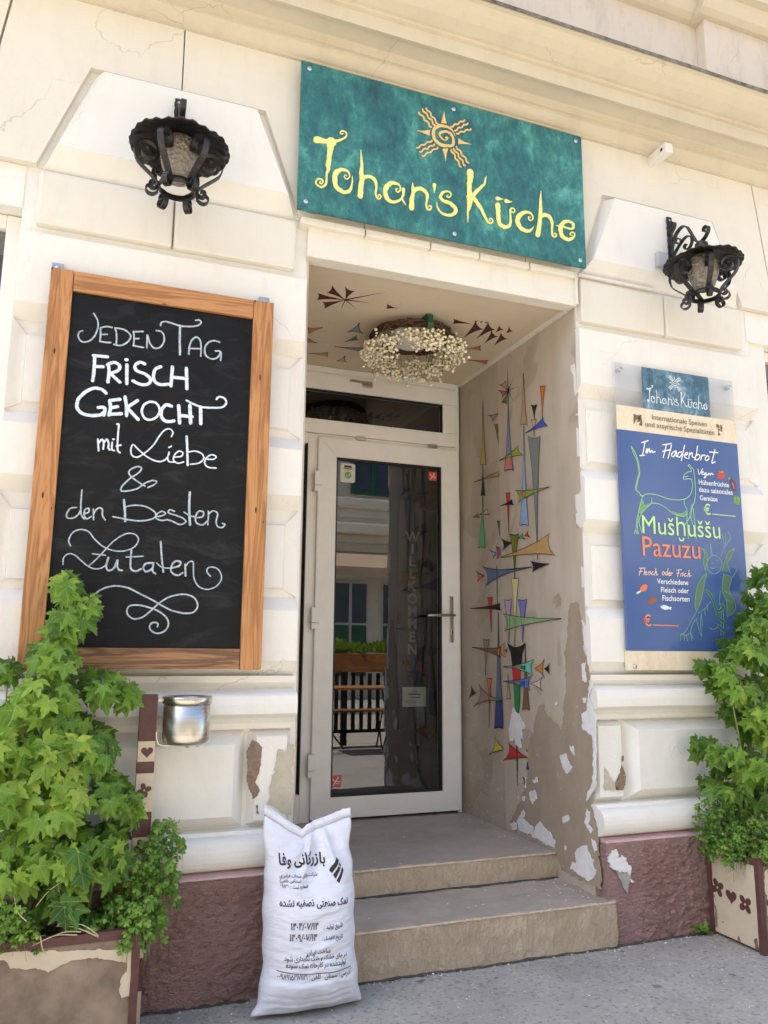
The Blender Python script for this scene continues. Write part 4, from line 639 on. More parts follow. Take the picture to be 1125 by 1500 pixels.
'mural':[["ochre",1,[.9731,2.6564,.9751,2.6074,.978,2.5587,.9816,2.5104,.9858,2.4624,.9907,2.4146,.9965,2.3671,1.0037,2.32,1.0131,2.2734,.9963,2.2743,.9798,2.2719,.9634,2.2671,.9472,2.259,.9543,2.3087,.9595,2.3583,.9633,2.4078,.9661,2.4573,.9683,2.5068,.9698,2.5565,.9707,2.6061,.9707,2.6557],.0043],["ink",1,[.986,2.2646,.9812,2.2635,.9824,2.2231,.9872,2.2242],0],["steel",1,[.7959,2.526,.8044,2.526,.8181,2.528,.8322,2.5302,.8466,2.5328,.8614,2.5358,.8769,2.5395,.8933,2.5441,.9112,2.5503,.8863,2.5363,.8708,2.5222,.8616,2.5082,.8615,2.494,.8549,2.5005,.847,2.5055,.8384,2.5095,.8292,2.5129,.8197,2.5159,.81,2.5186,.8001,2.521,.7959,2.5246],.0041],["olive",1,[.7961,2.3464,.7961,2.3612,.7966,2.3763,.7972,2.3914,.7973,2.4064,.7969,2.4214,.796,2.4362,.796,2.4514,.796,2.4667,.8018,2.4639,.8143,2.4657,.8271,2.4695,.8405,2.4762,.8314,2.459,.8241,2.4422,.8178,2.4258,.8122,2.4095,.8073,2.3935,.8027,2.3775,.7988,2.3617,.7961,2.3463],.004],["ink",0,[.672,2.6214,.6786,2.7851,.6805,2.624],0],["ink",0,[.6723,2.6207,.6127,2.6863,.6802,2.6248],0],["ink",0,[.6745,2.6201,.5482,2.6125,.6779,2.6253],0],["ink",0,[.68,2.6228,.6134,2.542,.6725,2.6226],0],["tan",0,[.6781,2.6266,.6832,2.6346,.6876,2.6426,.6916,2.6507,.6952,2.6588,.6983,2.6669,.7006,2.6751,.7017,2.6833,.7008,2.6916,.7121,2.6834,.7286,2.681,.7487,2.6824,.7743,2.6896,.7586,2.6817,.7449,2.6737,.7326,2.6658,.7211,2.6579,.7102,2.65,.6997,2.6421,.6897,2.6343,.6806,2.6265],.004],["red2",0,[.6801,2.6237,.6916,2.6264,.7036,2.6297,.7159,2.6334,.7284,2.6375,.7413,2.6421,.7547,2.6473,.7688,2.6537,.7841,2.6617,.76,2.6447,.7466,2.6288,.7402,2.6136,.7444,2.5993,.7381,2.6053,.7308,2.6096,.7228,2.6129,.7145,2.6154,.7059,2.6176,.6971,2.6194,.6881,2.6208,.6788,2.6216],.004],["olive",0,[.6808,2.6176,.6873,2.6115,.6948,2.6058,.7029,2.6004,.7115,2.5952,.7209,2.5904,.7311,2.5859,.7427,2.5821,.7564,2.5792,.7376,2.5755,.7214,2.569,.7069,2.5608,.6949,2.5499,.6968,2.5601,.6968,2.5695,.6956,2.5782,.6934,2.5865,.6907,2.5945,.6873,2.6022,.6834,2.6096,.6786,2.6165],.004],["blue",0,[.6782,2.6177,.6802,2.5611,.6836,2.505,.6881,2.4494,.6936,2.3943,.7004,2.3395,.7088,2.2853,.7196,2.2315,.734,2.1785,.7084,2.1807,.6833,2.1774,.6584,2.1703,.6339,2.1579,.6461,2.2154,.6548,2.2727,.6614,2.33,.6663,2.3873,.6701,2.4446,.6728,2.502,.6744,2.5594,.6747,2.6166],.0039],["pink",0,[.7153,2.2573,.6587,2.2578,.6394,2.1641,.6809,2.1768,.7345,2.179],.0038],["lime",0,[.7859,2.2486,.7549,2.2482,.7236,2.2468,.6921,2.2448,.6606,2.2421,.6289,2.2387,.597,2.2344,.5645,2.2288,.5308,2.221,.5585,2.2375,.5749,2.2545,.5836,2.2718,.5807,2.2894,.6023,2.2802,.6257,2.2731,.6505,2.2675,.6762,2.2628,.7028,2.2589,.7302,2.2555,.7585,2.2528,.7878,2.2511],.0038],["tan",0,[.5105,2.6685,.5124,2.6326,.5153,2.5971,.5189,2.5619,.5232,2.5269,.5282,2.4922,.5343,2.4578,.5419,2.4238,.5517,2.3904,.5336,2.3912,.5158,2.3879,.4981,2.3818,.4807,2.3716,.4887,2.4093,.4945,2.4466,.4987,2.4837,.502,2.5206,.5046,2.5575,.5065,2.5943,.5077,2.6311,.508,2.6676],.0037],["sky",0,[.5179,2.379,.5219,2.3114,.5271,2.2443,.5332,2.1777,.54,2.1114,.5478,2.0454,.5569,1.9798,.5678,1.9146,.5815,1.8499,.559,1.8534,.5369,1.8518,.5152,1.847,.4939,1.8373,.5021,1.9042,.5077,1.9712,.5114,2.0385,.5139,2.106,.5155,2.1737,.5162,2.2417,.5161,2.3099,.5148,2.3782],.0036],["ink",0,[.4113,2.3866,.41,2.396,.4079,2.4052,.4052,2.4143,.4019,2.4232,.398,2.4319,.3932,2.4403,.3871,2.4483,.3792,2.4558,.3945,2.4554,.4098,2.4587,.4251,2.4644,.4404,2.4738,.4329,2.4617,.4275,2.4502,.4233,2.4391,.42,2.4283,.4174,2.4177,.4154,2.4073,.414,2.3971,.4134,2.3871],.0036],["peach",0,[.4167,2.2942,.4156,2.3056,.4136,2.3168,.4111,2.3279,.4081,2.3388,.4045,2.3495,.4,2.3601,.3944,2.3703,.3871,2.38,.4012,2.3793,.4153,2.382,.4294,2.387,.4436,2.3954,.4367,2.3817,.4317,2.3685,.4278,2.3557,.4248,2.3432,.4224,2.3308,.4205,2.3186,.4192,2.3065,.4187,2.2947],.0035],["royal",0,[.4993,2.3331,.4732,2.3335,.4468,2.333,.4201,2.332,.3934,2.3304,.3665,2.3282,.3393,2.3252,.3115,2.321,.2826,2.315,.3055,2.3289,.3197,2.3434,.3281,2.3583,.3274,2.3736,.3454,2.3651,.365,2.3584,.3858,2.3528,.4074,2.3481,.4297,2.344,.4527,2.3405,.4764,2.3374,.501,2.3352],.0035],["orange",0,[.3337,2.3701,.3318,2.391,.3293,2.4119,.3263,2.4325,.3228,2.4531,.3189,2.4735,.3143,2.4937,.3086,2.5136,.3016,2.533,.3135,2.533,.3253,2.5358,.3371,2.5406,.3488,2.5483,.344,2.5249,.3407,2.502,.3384,2.4795,.3368,2.4573,.3357,2.4354,.3351,2.4135,.3349,2.3919,.3354,2.3705],.0035],["grey",0,[.4116,1.6522,.4105,1.7306,.4077,1.8092,.4038,1.8882,.3987,1.9674,.3923,2.0466,.3841,2.1259,.3735,2.2048,.359,2.283,.3877,2.2807,.4169,2.2853,.4464,2.2947,.4764,2.3114,.4604,2.2241,.4485,2.1389,.4393,2.0552,.4319,1.9728,.426,1.8914,.4211,1.8109,.4176,1.7313,.4156,1.6526],.0034],["ochre",1,[1.0968,2.189,1.0562,2.1867,1.0161,2.1841,.9765,2.1812,.9373,2.1781,.8986,2.1747,.8603,2.171,.8222,2.1667,.7963,2.164,.7963,2.1704,.7963,2.1767,.7963,2.1831,.8,2.1902,.8342,2.1883,.8694,2.1873,.9055,2.1869,.9423,2.1869,.9799,2.1872,1.0183,2.1878,1.0574,2.1887,1.0974,2.1901],.0041],["ink",1,[.985,2.2616,.9865,2.2396,.9887,2.2177,.9915,2.196,.9949,2.1743,.9988,2.1528,1.0034,2.1315,1.0093,2.1103,1.0169,2.0895,1.003,2.0908,.9892,2.0892,.9755,2.0857,.962,2.0795,.9682,2.1026,.9726,2.1256,.976,2.1484,.9785,2.1711,.9805,2.1937,.982,2.2163,.9829,2.2388,.9831,2.2612],.0042],["green",1,[.9909,2.0836,.9949,2.046,1.0002,2.0086,1.0063,1.9714,1.0133,1.9343,1.0213,1.8974,1.0305,1.8606,1.0418,1.8241,1.0559,1.7879,1.0325,1.7911,1.0097,1.7897,.9873,1.7853,.9654,1.7764,.974,1.815,.9798,1.8534,.9838,1.8917,.9864,1.93,.9881,1.9683,.989,2.0066,.989,2.0449,.9877,2.083],.0041],["red2",1,[1.1148,1.9783,1.1044,1.9775,1.0939,1.9762,1.0832,1.9748,1.0726,1.9733,1.0617,1.9715,1.0508,1.9693,1.0394,1.9666,1.0276,1.963,1.0421,1.9712,1.0498,1.9795,1.0529,1.9878,1.0491,1.9962,1.0562,1.9925,1.0639,1.9896,1.072,1.9872,1.0804,1.9852,1.0889,1.9835,1.0976,1.9819,1.1064,1.9805,1.1155,1.9795],.0042],["peach",1,[1.0342,1.9823,1.0191,1.9809,1.0038,1.9792,.9885,1.9772,.9732,1.975,.9578,1.9725,.9422,1.9695,.9264,1.9659,.91,1.9613,.9269,1.9716,.9356,1.982,.9386,1.9923,.9332,2.0026,.9445,1.9981,.9565,1.9948,.9689,1.9921,.9817,1.9899,.9947,1.988,1.0079,1.9862,1.0213,1.9848,1.035,1.9837],.0041],["olive",1,[.7967,1.8243,.7981,1.8352,.7992,1.8461,.8001,1.857,.8006,1.8679,.8009,1.8788,.8008,1.8897,.8001,1.9005,.7984,1.9112,.8052,1.9098,.8122,1.91,.8194,1.9112,.827,1.914,.8214,1.9025,.8167,1.8911,.8127,1.8799,.8091,1.8687,.8057,1.8575,.8027,1.8464,.7999,1.8354,.7976,1.8244],.0039],["sky",1,[.845,1.7389,.8524,1.74,.8603,1.7416,.8684,1.7435,.8768,1.7458,.8854,1.7485,.8946,1.7517,.9045,1.756,.9155,1.7617,.8962,1.7485,.8839,1.7348,.8761,1.7208,.875,1.7063,.8731,1.713,.8702,1.7182,.8666,1.7224,.8625,1.7261,.8582,1.7294,.8536,1.7323,.8488,1.735,.8437,1.737],.0039],["mauve",1,[.8431,1.7732,.7968,1.7568,.7975,1.7219,.8379,1.6994,.8278,1.7361],.0039],["green2",0,[.2885,2.0036,.3261,2.0059,.3648,2.0092,.4045,2.0133,.4452,2.018,.487,2.0236,.5301,2.0303,.5748,2.0387,.6214,2.0496,.5948,2.0307,.582,2.0126,.5784,1.9949,.5883,1.9775,.5506,1.9853,.5124,1.9908,.4742,1.9946,.4362,1.9974,.3985,1.9995,.3612,2.0008,.3243,2.0015,.2876,2.0013],.0035],["orange",0,[.5468,2.0289,.5173,2.026,.5207,1.9955,.5471,1.9987],.0029],["red",0,[.6962,1.8321,.6959,1.8593,.695,1.8865,.6937,1.9136,.6919,1.9408,.6897,1.9679,.6869,1.9949,.6831,2.0218,.6779,2.0485,.6889,2.0471,.6999,2.0482,.711,2.0509,.7222,2.0561,.7162,2.0273,.7116,1.9989,.708,1.9707,.705,1.9427,.7025,1.9149,.7004,1.8872,.6988,1.8597,.6978,1.8323],.0038],["ink",0,[.7819,1.9913,.7639,1.9904,.7458,1.989,.7276,1.9872,.7095,1.9852,.6913,1.9828,.6731,1.98,.6546,1.9764,.6358,1.9719,.6484,1.9804,.6545,1.9888,.6564,1.9971,.6518,2.0053,.6667,2.0015,.6822,1.9988,.6981,1.9968,.7144,1.9952,.731,1.994,.7479,1.9932,.765,1.9926,.7825,1.9925],.0038],["olive",0,[.6415,1.5787,.6396,1.6083,.6363,1.6377,.6319,1.6671,.6266,1.6964,.6202,1.7256,.6124,1.7546,.6024,1.7833,.5892,1.8116,.6148,1.8072,.6406,1.8086,.6667,1.8138,.6931,1.8249,.68,1.7928,.6704,1.7613,.6631,1.7302,.6573,1.6995,.6527,1.6691,.649,1.6388,.6463,1.6088,.6451,1.579],.0036],["ink",0,[.6695,1.7729,.6836,1.7755,.6979,1.7789,.7124,1.7827,.7272,1.787,.7422,1.7918,.7575,1.7975,.7733,1.8044,.7897,1.8134,.7646,1.7939,.7546,1.7752,.7543,1.757,.7688,1.7393,.7571,1.747,.745,1.7527,.7325,1.7572,.7199,1.7608,.7073,1.7639,.6945,1.7666,.6818,1.7689,.6688,1.7703],.0038],["green",0,[.6038,1.7865,.5948,1.7857,.5855,1.7844,.5761,1.7828,.5667,1.7811,.5571,1.779,.5473,1.7765,.5372,1.7733,.5265,1.769,.5428,1.779,.5511,1.7893,.5541,1.7999,.549,1.8108,.5547,1.8059,.5611,1.802,.5678,1.7988,.5748,1.7961,.582,1.7937,.5894,1.7915,.5969,1.7895,.6047,1.788],.0036],["red",0,[.5324,1.79,.5263,1.789,.5199,1.7877,.5135,1.786,.5069,1.7842,.5002,1.7821,.4933,1.7795,.486,1.7762,.4782,1.7719,.4913,1.7818,.4988,1.7921,.5025,1.8026,.5005,1.8132,.5034,1.8084,.5069,1.8047,.5108,1.8016,.515,1.799,.5193,1.7967,.5237,1.7947,.5283,1.7928,.5332,1.7914],.0035],["gold",0,[.7895,1.7028,.7173,1.7022,.6466,1.6999,.5776,1.6964,.5101,1.692,.4442,1.6864,.3796,1.6793,.316,1.67,.253,1.6574,.292,1.685,.3102,1.7135,.3142,1.7425,.2965,1.7717,.3498,1.7567,.4058,1.7451,.4642,1.7357,.525,1.7278,.588,1.721,.6533,1.7152,.721,1.7104,.7915,1.7073],.0034],["ink",0,[.3083,1.6223,.329,1.6243,.3502,1.6269,.3716,1.6299,.3933,1.6333,.4153,1.6371,.4377,1.6416,.4606,1.6472,.4842,1.6544,.4646,1.6389,.4572,1.6238,.4577,1.6089,.4703,1.5941,.45,1.6005,.4295,1.6053,.409,1.6091,.3886,1.6122,.3682,1.6148,.348,1.6171,.3279,1.619,.3078,1.6203],.0033],["ink",0,[.793,1.6375,.4753,1.624,.4755,1.621,.7931,1.6343],0],["slate",0,[.4713,1.6234,.5299,1.6235,.5904,1.6244,.653,1.6265,.7179,1.6303,.7853,1.636,.8557,1.6445,.9296,1.6572,1.0081,1.6761,.9647,1.6477,.9466,1.6197,.9449,1.5919,.9678,1.5638,.9036,1.5829,.839,1.5959,.7749,1.6049,.7116,1.6112,.6494,1.6154,.5884,1.618,.5286,1.6194,.4702,1.6199],.0037],["orange",1,[.9891,1.6225,1.0006,1.6249,1.0123,1.6281,1.0241,1.6316,1.0361,1.6355,1.0481,1.64,1.0604,1.6452,1.0729,1.6517,1.0858,1.66,1.0666,1.6418,1.0596,1.6243,1.0608,1.6072,1.0741,1.5904,1.0638,1.5977,1.0534,1.6032,1.0427,1.6074,1.032,1.6109,1.0212,1.6139,1.0104,1.6165,.9996,1.6187,.9888,1.6201],.0041],["ink",1,[.8391,1.6651,.8325,1.6644,.835,1.4404,.8415,1.4407],0],["straw",0,[.6567,1.2248,.6533,1.2691,.6489,1.3135,.6437,1.3579,.6378,1.4023,.6311,1.4468,.6233,1.4912,.6139,1.5355,.6021,1.5796,.6213,1.5756,.6405,1.5759,.6596,1.5789,.6788,1.5862,.6712,1.5398,.6661,1.494,.6627,1.4485,.6605,1.4034,.659,1.3584,.6583,1.3137,.6583,1.2692,.6594,1.2248],.0036],["red",1,[.9106,1.305,.9108,1.3289,.9101,1.3528,.9089,1.3767,.9071,1.4006,.9047,1.4245,.9015,1.4485,.897,1.4724,.8907,1.4962,.9051,1.4928,.9198,1.4924,.9346,1.494,.9497,1.4987,.9411,1.4741,.9344,1.4496,.929,1.4252,.9245,1.401,.9206,1.3769,.9173,1.3529,.9146,1.3289,.9126,1.305],.0039],["ink",1,[1.16,1.4426,1.1117,1.441,1.0642,1.439,1.0176,1.4365,.9718,1.4338,.9269,1.4307,.8828,1.4272,.8394,1.4229,.7971,1.4176,.8083,1.4269,.8118,1.4362,.8098,1.4454,.7997,1.4544,.8417,1.4507,.8846,1.4482,.9283,1.4464,.9728,1.4452,1.0183,1.4443,1.0646,1.4438,1.1119,1.4436,1.1602,1.444],.0039],["lilac",0,[.7167,1.2453,.7156,1.2736,.7134,1.3019,.7104,1.3302,.7066,1.3586,.7019,1.3869,.696,1.4152,.6884,1.4435,.6783,1.4716,.6988,1.4666,.7194,1.466,.7403,1.4685,.7615,1.4754,.7506,1.446,.7425,1.4168,.7362,1.3878,.7311,1.3591,.7269,1.3305,.7235,1.302,.721,1.2736,.7196,1.2453],.0036],["violet",0,[.575,1.2443,.5727,1.2716,.5692,1.299,.5647,1.3264,.5595,1.3537,.5533,1.381,.5459,1.4083,.5366,1.4354,.5245,1.4623,.5468,1.457,.569,1.4565,.5914,1.4594,.6139,1.4673,.6034,1.4387,.5958,1.4104,.5902,1.3824,.5859,1.3545,.5826,1.3268,.5801,1.2992,.5785,1.2717,.5781,1.2443],.0035],["green3",0,[.2172,1.3534,.279,1.3546,.3429,1.357,.4088,1.3603,.477,1.3645,.5475,1.3698,.6204,1.3766,.6961,1.3855,.7747,1.3977,.7456,1.3744,.7368,1.3514,.7414,1.3285,.7661,1.3054,.6901,1.3176,.6163,1.3266,.5446,1.3335,.4751,1.3389,.4076,1.3433,.3422,1.3467,.2787,1.3492,.217,1.3506],.0034],["taupe",1,[.9859,1.0687,.9828,1.0932,.9785,1.1177,.9735,1.1423,.9679,1.1668,.9614,1.1913,.9538,1.2157,.9447,1.2401,.9332,1.2644,.9524,1.2598,.9714,1.2589,.9903,1.2606,1.009,1.2661,1.0014,1.2411,.9962,1.2162,.9927,1.1915,.9903,1.1668,.9887,1.1422,.9878,1.1177,.9877,1.0932,.9886,1.0687],.0039],["brown",1,[1.1475,1.2184,1.1009,1.2138,1.0556,1.2086,1.0113,1.2029,.9681,1.1967,.9258,1.19,.8847,1.1827,.8448,1.1743,.8062,1.1642,.8175,1.1795,.8162,1.1938,.8067,1.2075,.7974,1.2201,.8285,1.2165,.8723,1.2145,.9166,1.2138,.9613,1.2139,1.0067,1.2146,1.0527,1.2158,1.0994,1.2177,1.1467,1.2205],.0039],["gold",0,[.8245,1.218,.7597,1.2461,.7771,1.2025,.7523,1.1644,.7991,1.1793],.0037],["red",0,[.7635,1.2031,.7601,1.2022,.7568,1.2009,.7535,1.1996,.7503,1.198,.747,1.1963,.7439,1.1942,.7409,1.1917,.738,1.1884,.7416,1.1957,.7414,1.2028,.7389,1.2099,.7326,1.2168,.7367,1.2138,.7406,1.2115,.7445,1.2097,.7483,1.2082,.7521,1.2069,.7559,1.2057,.7596,1.2048,.7633,1.2041],.0036],["slate",1,[.8304,1.4063,.8341,1.3279,.8392,1.2499,.8451,1.1721,.8518,1.0947,.8595,1.0174,.8685,.9403,.8796,.8632,.8938,.786,.8665,.7958,.8397,.8001,.8132,.8008,.7978,.7951,.7981,.8696,.8061,.9442,.8121,1.0196,.8168,1.0957,.8206,1.1724,.8237,1.2498,.8259,1.3277,.8266,1.4062],.0037],["navy",1,[.8725,.9306,.8029,.9348,.7978,.7924,.8396,.7986,.8916,.7864],.0037],["orange",1,[.8485,1.2128,.8225,1.2138,.8206,1.1766,.8475,1.179],.003],["brown",0,[.554,1.2397,.5558,1.1975,.5586,1.1555,.5621,1.1136,.5663,1.0717,.5712,1.0298,.5772,.988,.5847,.946,.5945,.9039,.5762,.9106,.5582,.9133,.5404,.9133,.5227,.9095,.5309,.9497,.5369,.9903,.5414,1.0313,.5449,1.0725,.5476,1.114,.5497,1.1557,.5511,1.1976,.5515,1.2397],.0034],["ink",0,[.7338,1.2408,.6884,1.2229,.6434,1.2178,.589,1.2251,.5527,1.2411,.586,1.1833,.5983,1.1244,.6874,1.1226,.6999,1.1876],.0035],["red",0,[.6877,1.1151,.6035,1.117,.6144,1.0433,.6807,1.0408],.0035],["green4",0,[.6758,1.0385,.6145,1.0424,.6217,.9192,.6328,.887,.6574,.8852,.6705,.9257],.0035],["aqua",0,[.7804,1.1151,.7398,1.1142,.6999,1.1122,.6609,1.1093,.6225,1.1057,.585,1.1013,.5482,1.0958,.5121,1.0886,.477,1.0789,.4979,1.099,.5018,1.1195,.4942,1.1402,.4695,1.1608,.5066,1.1503,.544,1.1424,.5819,1.1361,.6203,1.1308,.6594,1.1265,.699,1.1228,.7393,1.1199,.7802,1.1182],.0035],["green4",0,[.5983,1.1244,.5551,1.1243,.5559,1.1069,.5989,1.1107],.0027],["peach",0,[.6925,1.12,.6012,1.1234,.6018,1.1097,.6878,1.1111],.0028],["gold2",0,[.4644,1.1136,.4532,1.1112,.4421,1.1078,.431,1.1039,.4201,1.0995,.4092,1.0945,.3985,1.0885,.3879,1.0809,.3775,1.0709,.3917,1.0937,.3944,1.1169,.3894,1.1403,.3727,1.1638,.3842,1.1533,.3956,1.1452,.407,1.1386,.4184,1.1331,.4298,1.1281,.4413,1.1237,.4528,1.1198,.4643,1.1169],.0032],["ink",0,[.377,1.114,.3709,1.1125,.3648,1.1105,.3587,1.1081,.3527,1.1055,.3467,1.1024,.3408,1.0988,.3349,1.0942,.3292,1.0881,.337,1.1019,.3384,1.1159,.3356,1.1299,.3262,1.1441,.3327,1.1378,.339,1.1329,.3454,1.1289,.3517,1.1256,.358,1.1226,.3643,1.12,.3706,1.1177,.3769,1.1159],.0032],["blue2",0,[.7835,1.039,.747,1.0379,.7114,1.0357,.6764,1.0328,.6422,1.0293,.6086,1.025,.5758,1.0198,.5438,1.013,.5127,1.0041,.5294,1.0222,.5309,1.0404,.5222,1.0586,.4984,1.0767,.533,1.0678,.5676,1.061,.6025,1.0558,.6378,1.0515,.6734,1.048,.7095,1.0451,.746,1.0429,.7829,1.0417],.0035],["royal",0,[.6086,1.0436,.5604,1.0488,.5613,1.0276,.6091,1.0314],.0027],["yellow",0,[.6707,1.0397,.6164,1.0428,.6168,1.0335,.6659,1.0354],.0028],["blush",0,[.5048,1.0378,.4911,1.0363,.4775,1.0341,.4641,1.0315,.4508,1.0285,.4377,1.0251,.4246,1.0209,.4118,1.0156,.3992,1.0086,.4164,1.0249,.4196,1.0417,.4136,1.0589,.3936,1.0764,.4075,1.0685,.4213,1.0624,.4351,1.0573,.4489,1.053,.4627,1.0492,.4766,1.0457,.4906,1.0426,.5046,1.0402],.0033],["tan",0,[.7337,1.0814,.7344,1.0649,.7359,1.0484,.7378,1.0319,.7401,1.0154,.743,.9988,.7467,.9822,.7513,.9656,.7575,.9488,.7452,.9531,.7328,.9548,.7206,.9547,.7084,.9521,.7145,.9679,.7191,.9839,.7227,1.0,.7255,1.0162,.7279,1.0324,.7298,1.0487,.7312,1.065,.732,1.0815],.0036],["ink",1,[1.1022,.9627,1.1112,.9653,1.1198,.9688,1.1282,.9727,1.1364,.9771,1.1445,.9822,1.1522,.9881,1.1593,.9955,1.1655,1.005,1.16,.9839,1.1652,.9632,1.1776,.9427,1.2007,.9224,1.1866,.9313,1.1734,.9381,1.1609,.9435,1.1489,.9479,1.1371,.9517,1.1256,.955,1.1143,.9579,1.1034,.9599],.0041],["taupe",1,[.7977,.9398,.8322,.942,.8678,.9454,.9032,.9505,.9384,.9573,.973,.9665,1.0068,.9786,1.039,.9949,1.0687,1.0176,1.0447,.9825,1.051,.9493,1.0776,.9169,1.1354,.8852,1.0844,.9045,1.0373,.9173,.9931,.9259,.9511,.9315,.9109,.9349,.8721,.9365,.8348,.9366,.7986,.9355],.0038],["orange",1,[.9501,.7836,.9487,.8171,.947,.8506,.9449,.8843,.9419,.9181,.9379,.952,.9322,.9859,.9241,1.02,.9122,1.0542,.9262,1.05,.9403,1.0486,.9543,1.0491,.9684,1.0524,.959,1.0187,.9536,.985,.9506,.9513,.9493,.9176,.9491,.884,.9497,.8505,.9507,.8169,.9521,.7834],.0038],["yellow",1,[.798,.6901,.7998,.6951,.8141,.6997,.8281,.7051,.8418,.711,.8551,.7178,.8677,.7257,.8793,.7356,.889,.7483,.8818,.7204,.8931,.6932,.9168,.6663,.9597,.6396,.9339,.6514,.9101,.6602,.8878,.6671,.8664,.6728,.8457,.6776,.8255,.6819,.8059,.6854,.798,.6866],.0037],["red",0,[.5556,.6794,.58,.6826,.604,.6868,.628,.6918,.6519,.6973,.6757,.7036,.6992,.711,.7219,.7203,.7433,.7323,.7298,.7063,.7374,.6808,.7593,.6554,.803,.63,.7678,.6412,.7346,.6497,.703,.6562,.6723,.6616,.6425,.6662,.6134,.6703,.585,.6736,.5576,.676],.0035],["ink",0,[.6612,.7231,.6515,.7242,.6539,.5973,.6637,.596],0],["ink",0,[.6613,.5963,.6564,.5969,.6575,.524,.6624,.5233],0],["navy",0,[.5557,.6578,.5407,.6227,.5687,.6165],.0026],["ink",0,[.5658,.7219,.5514,.7095,.5593,.6993],0]],
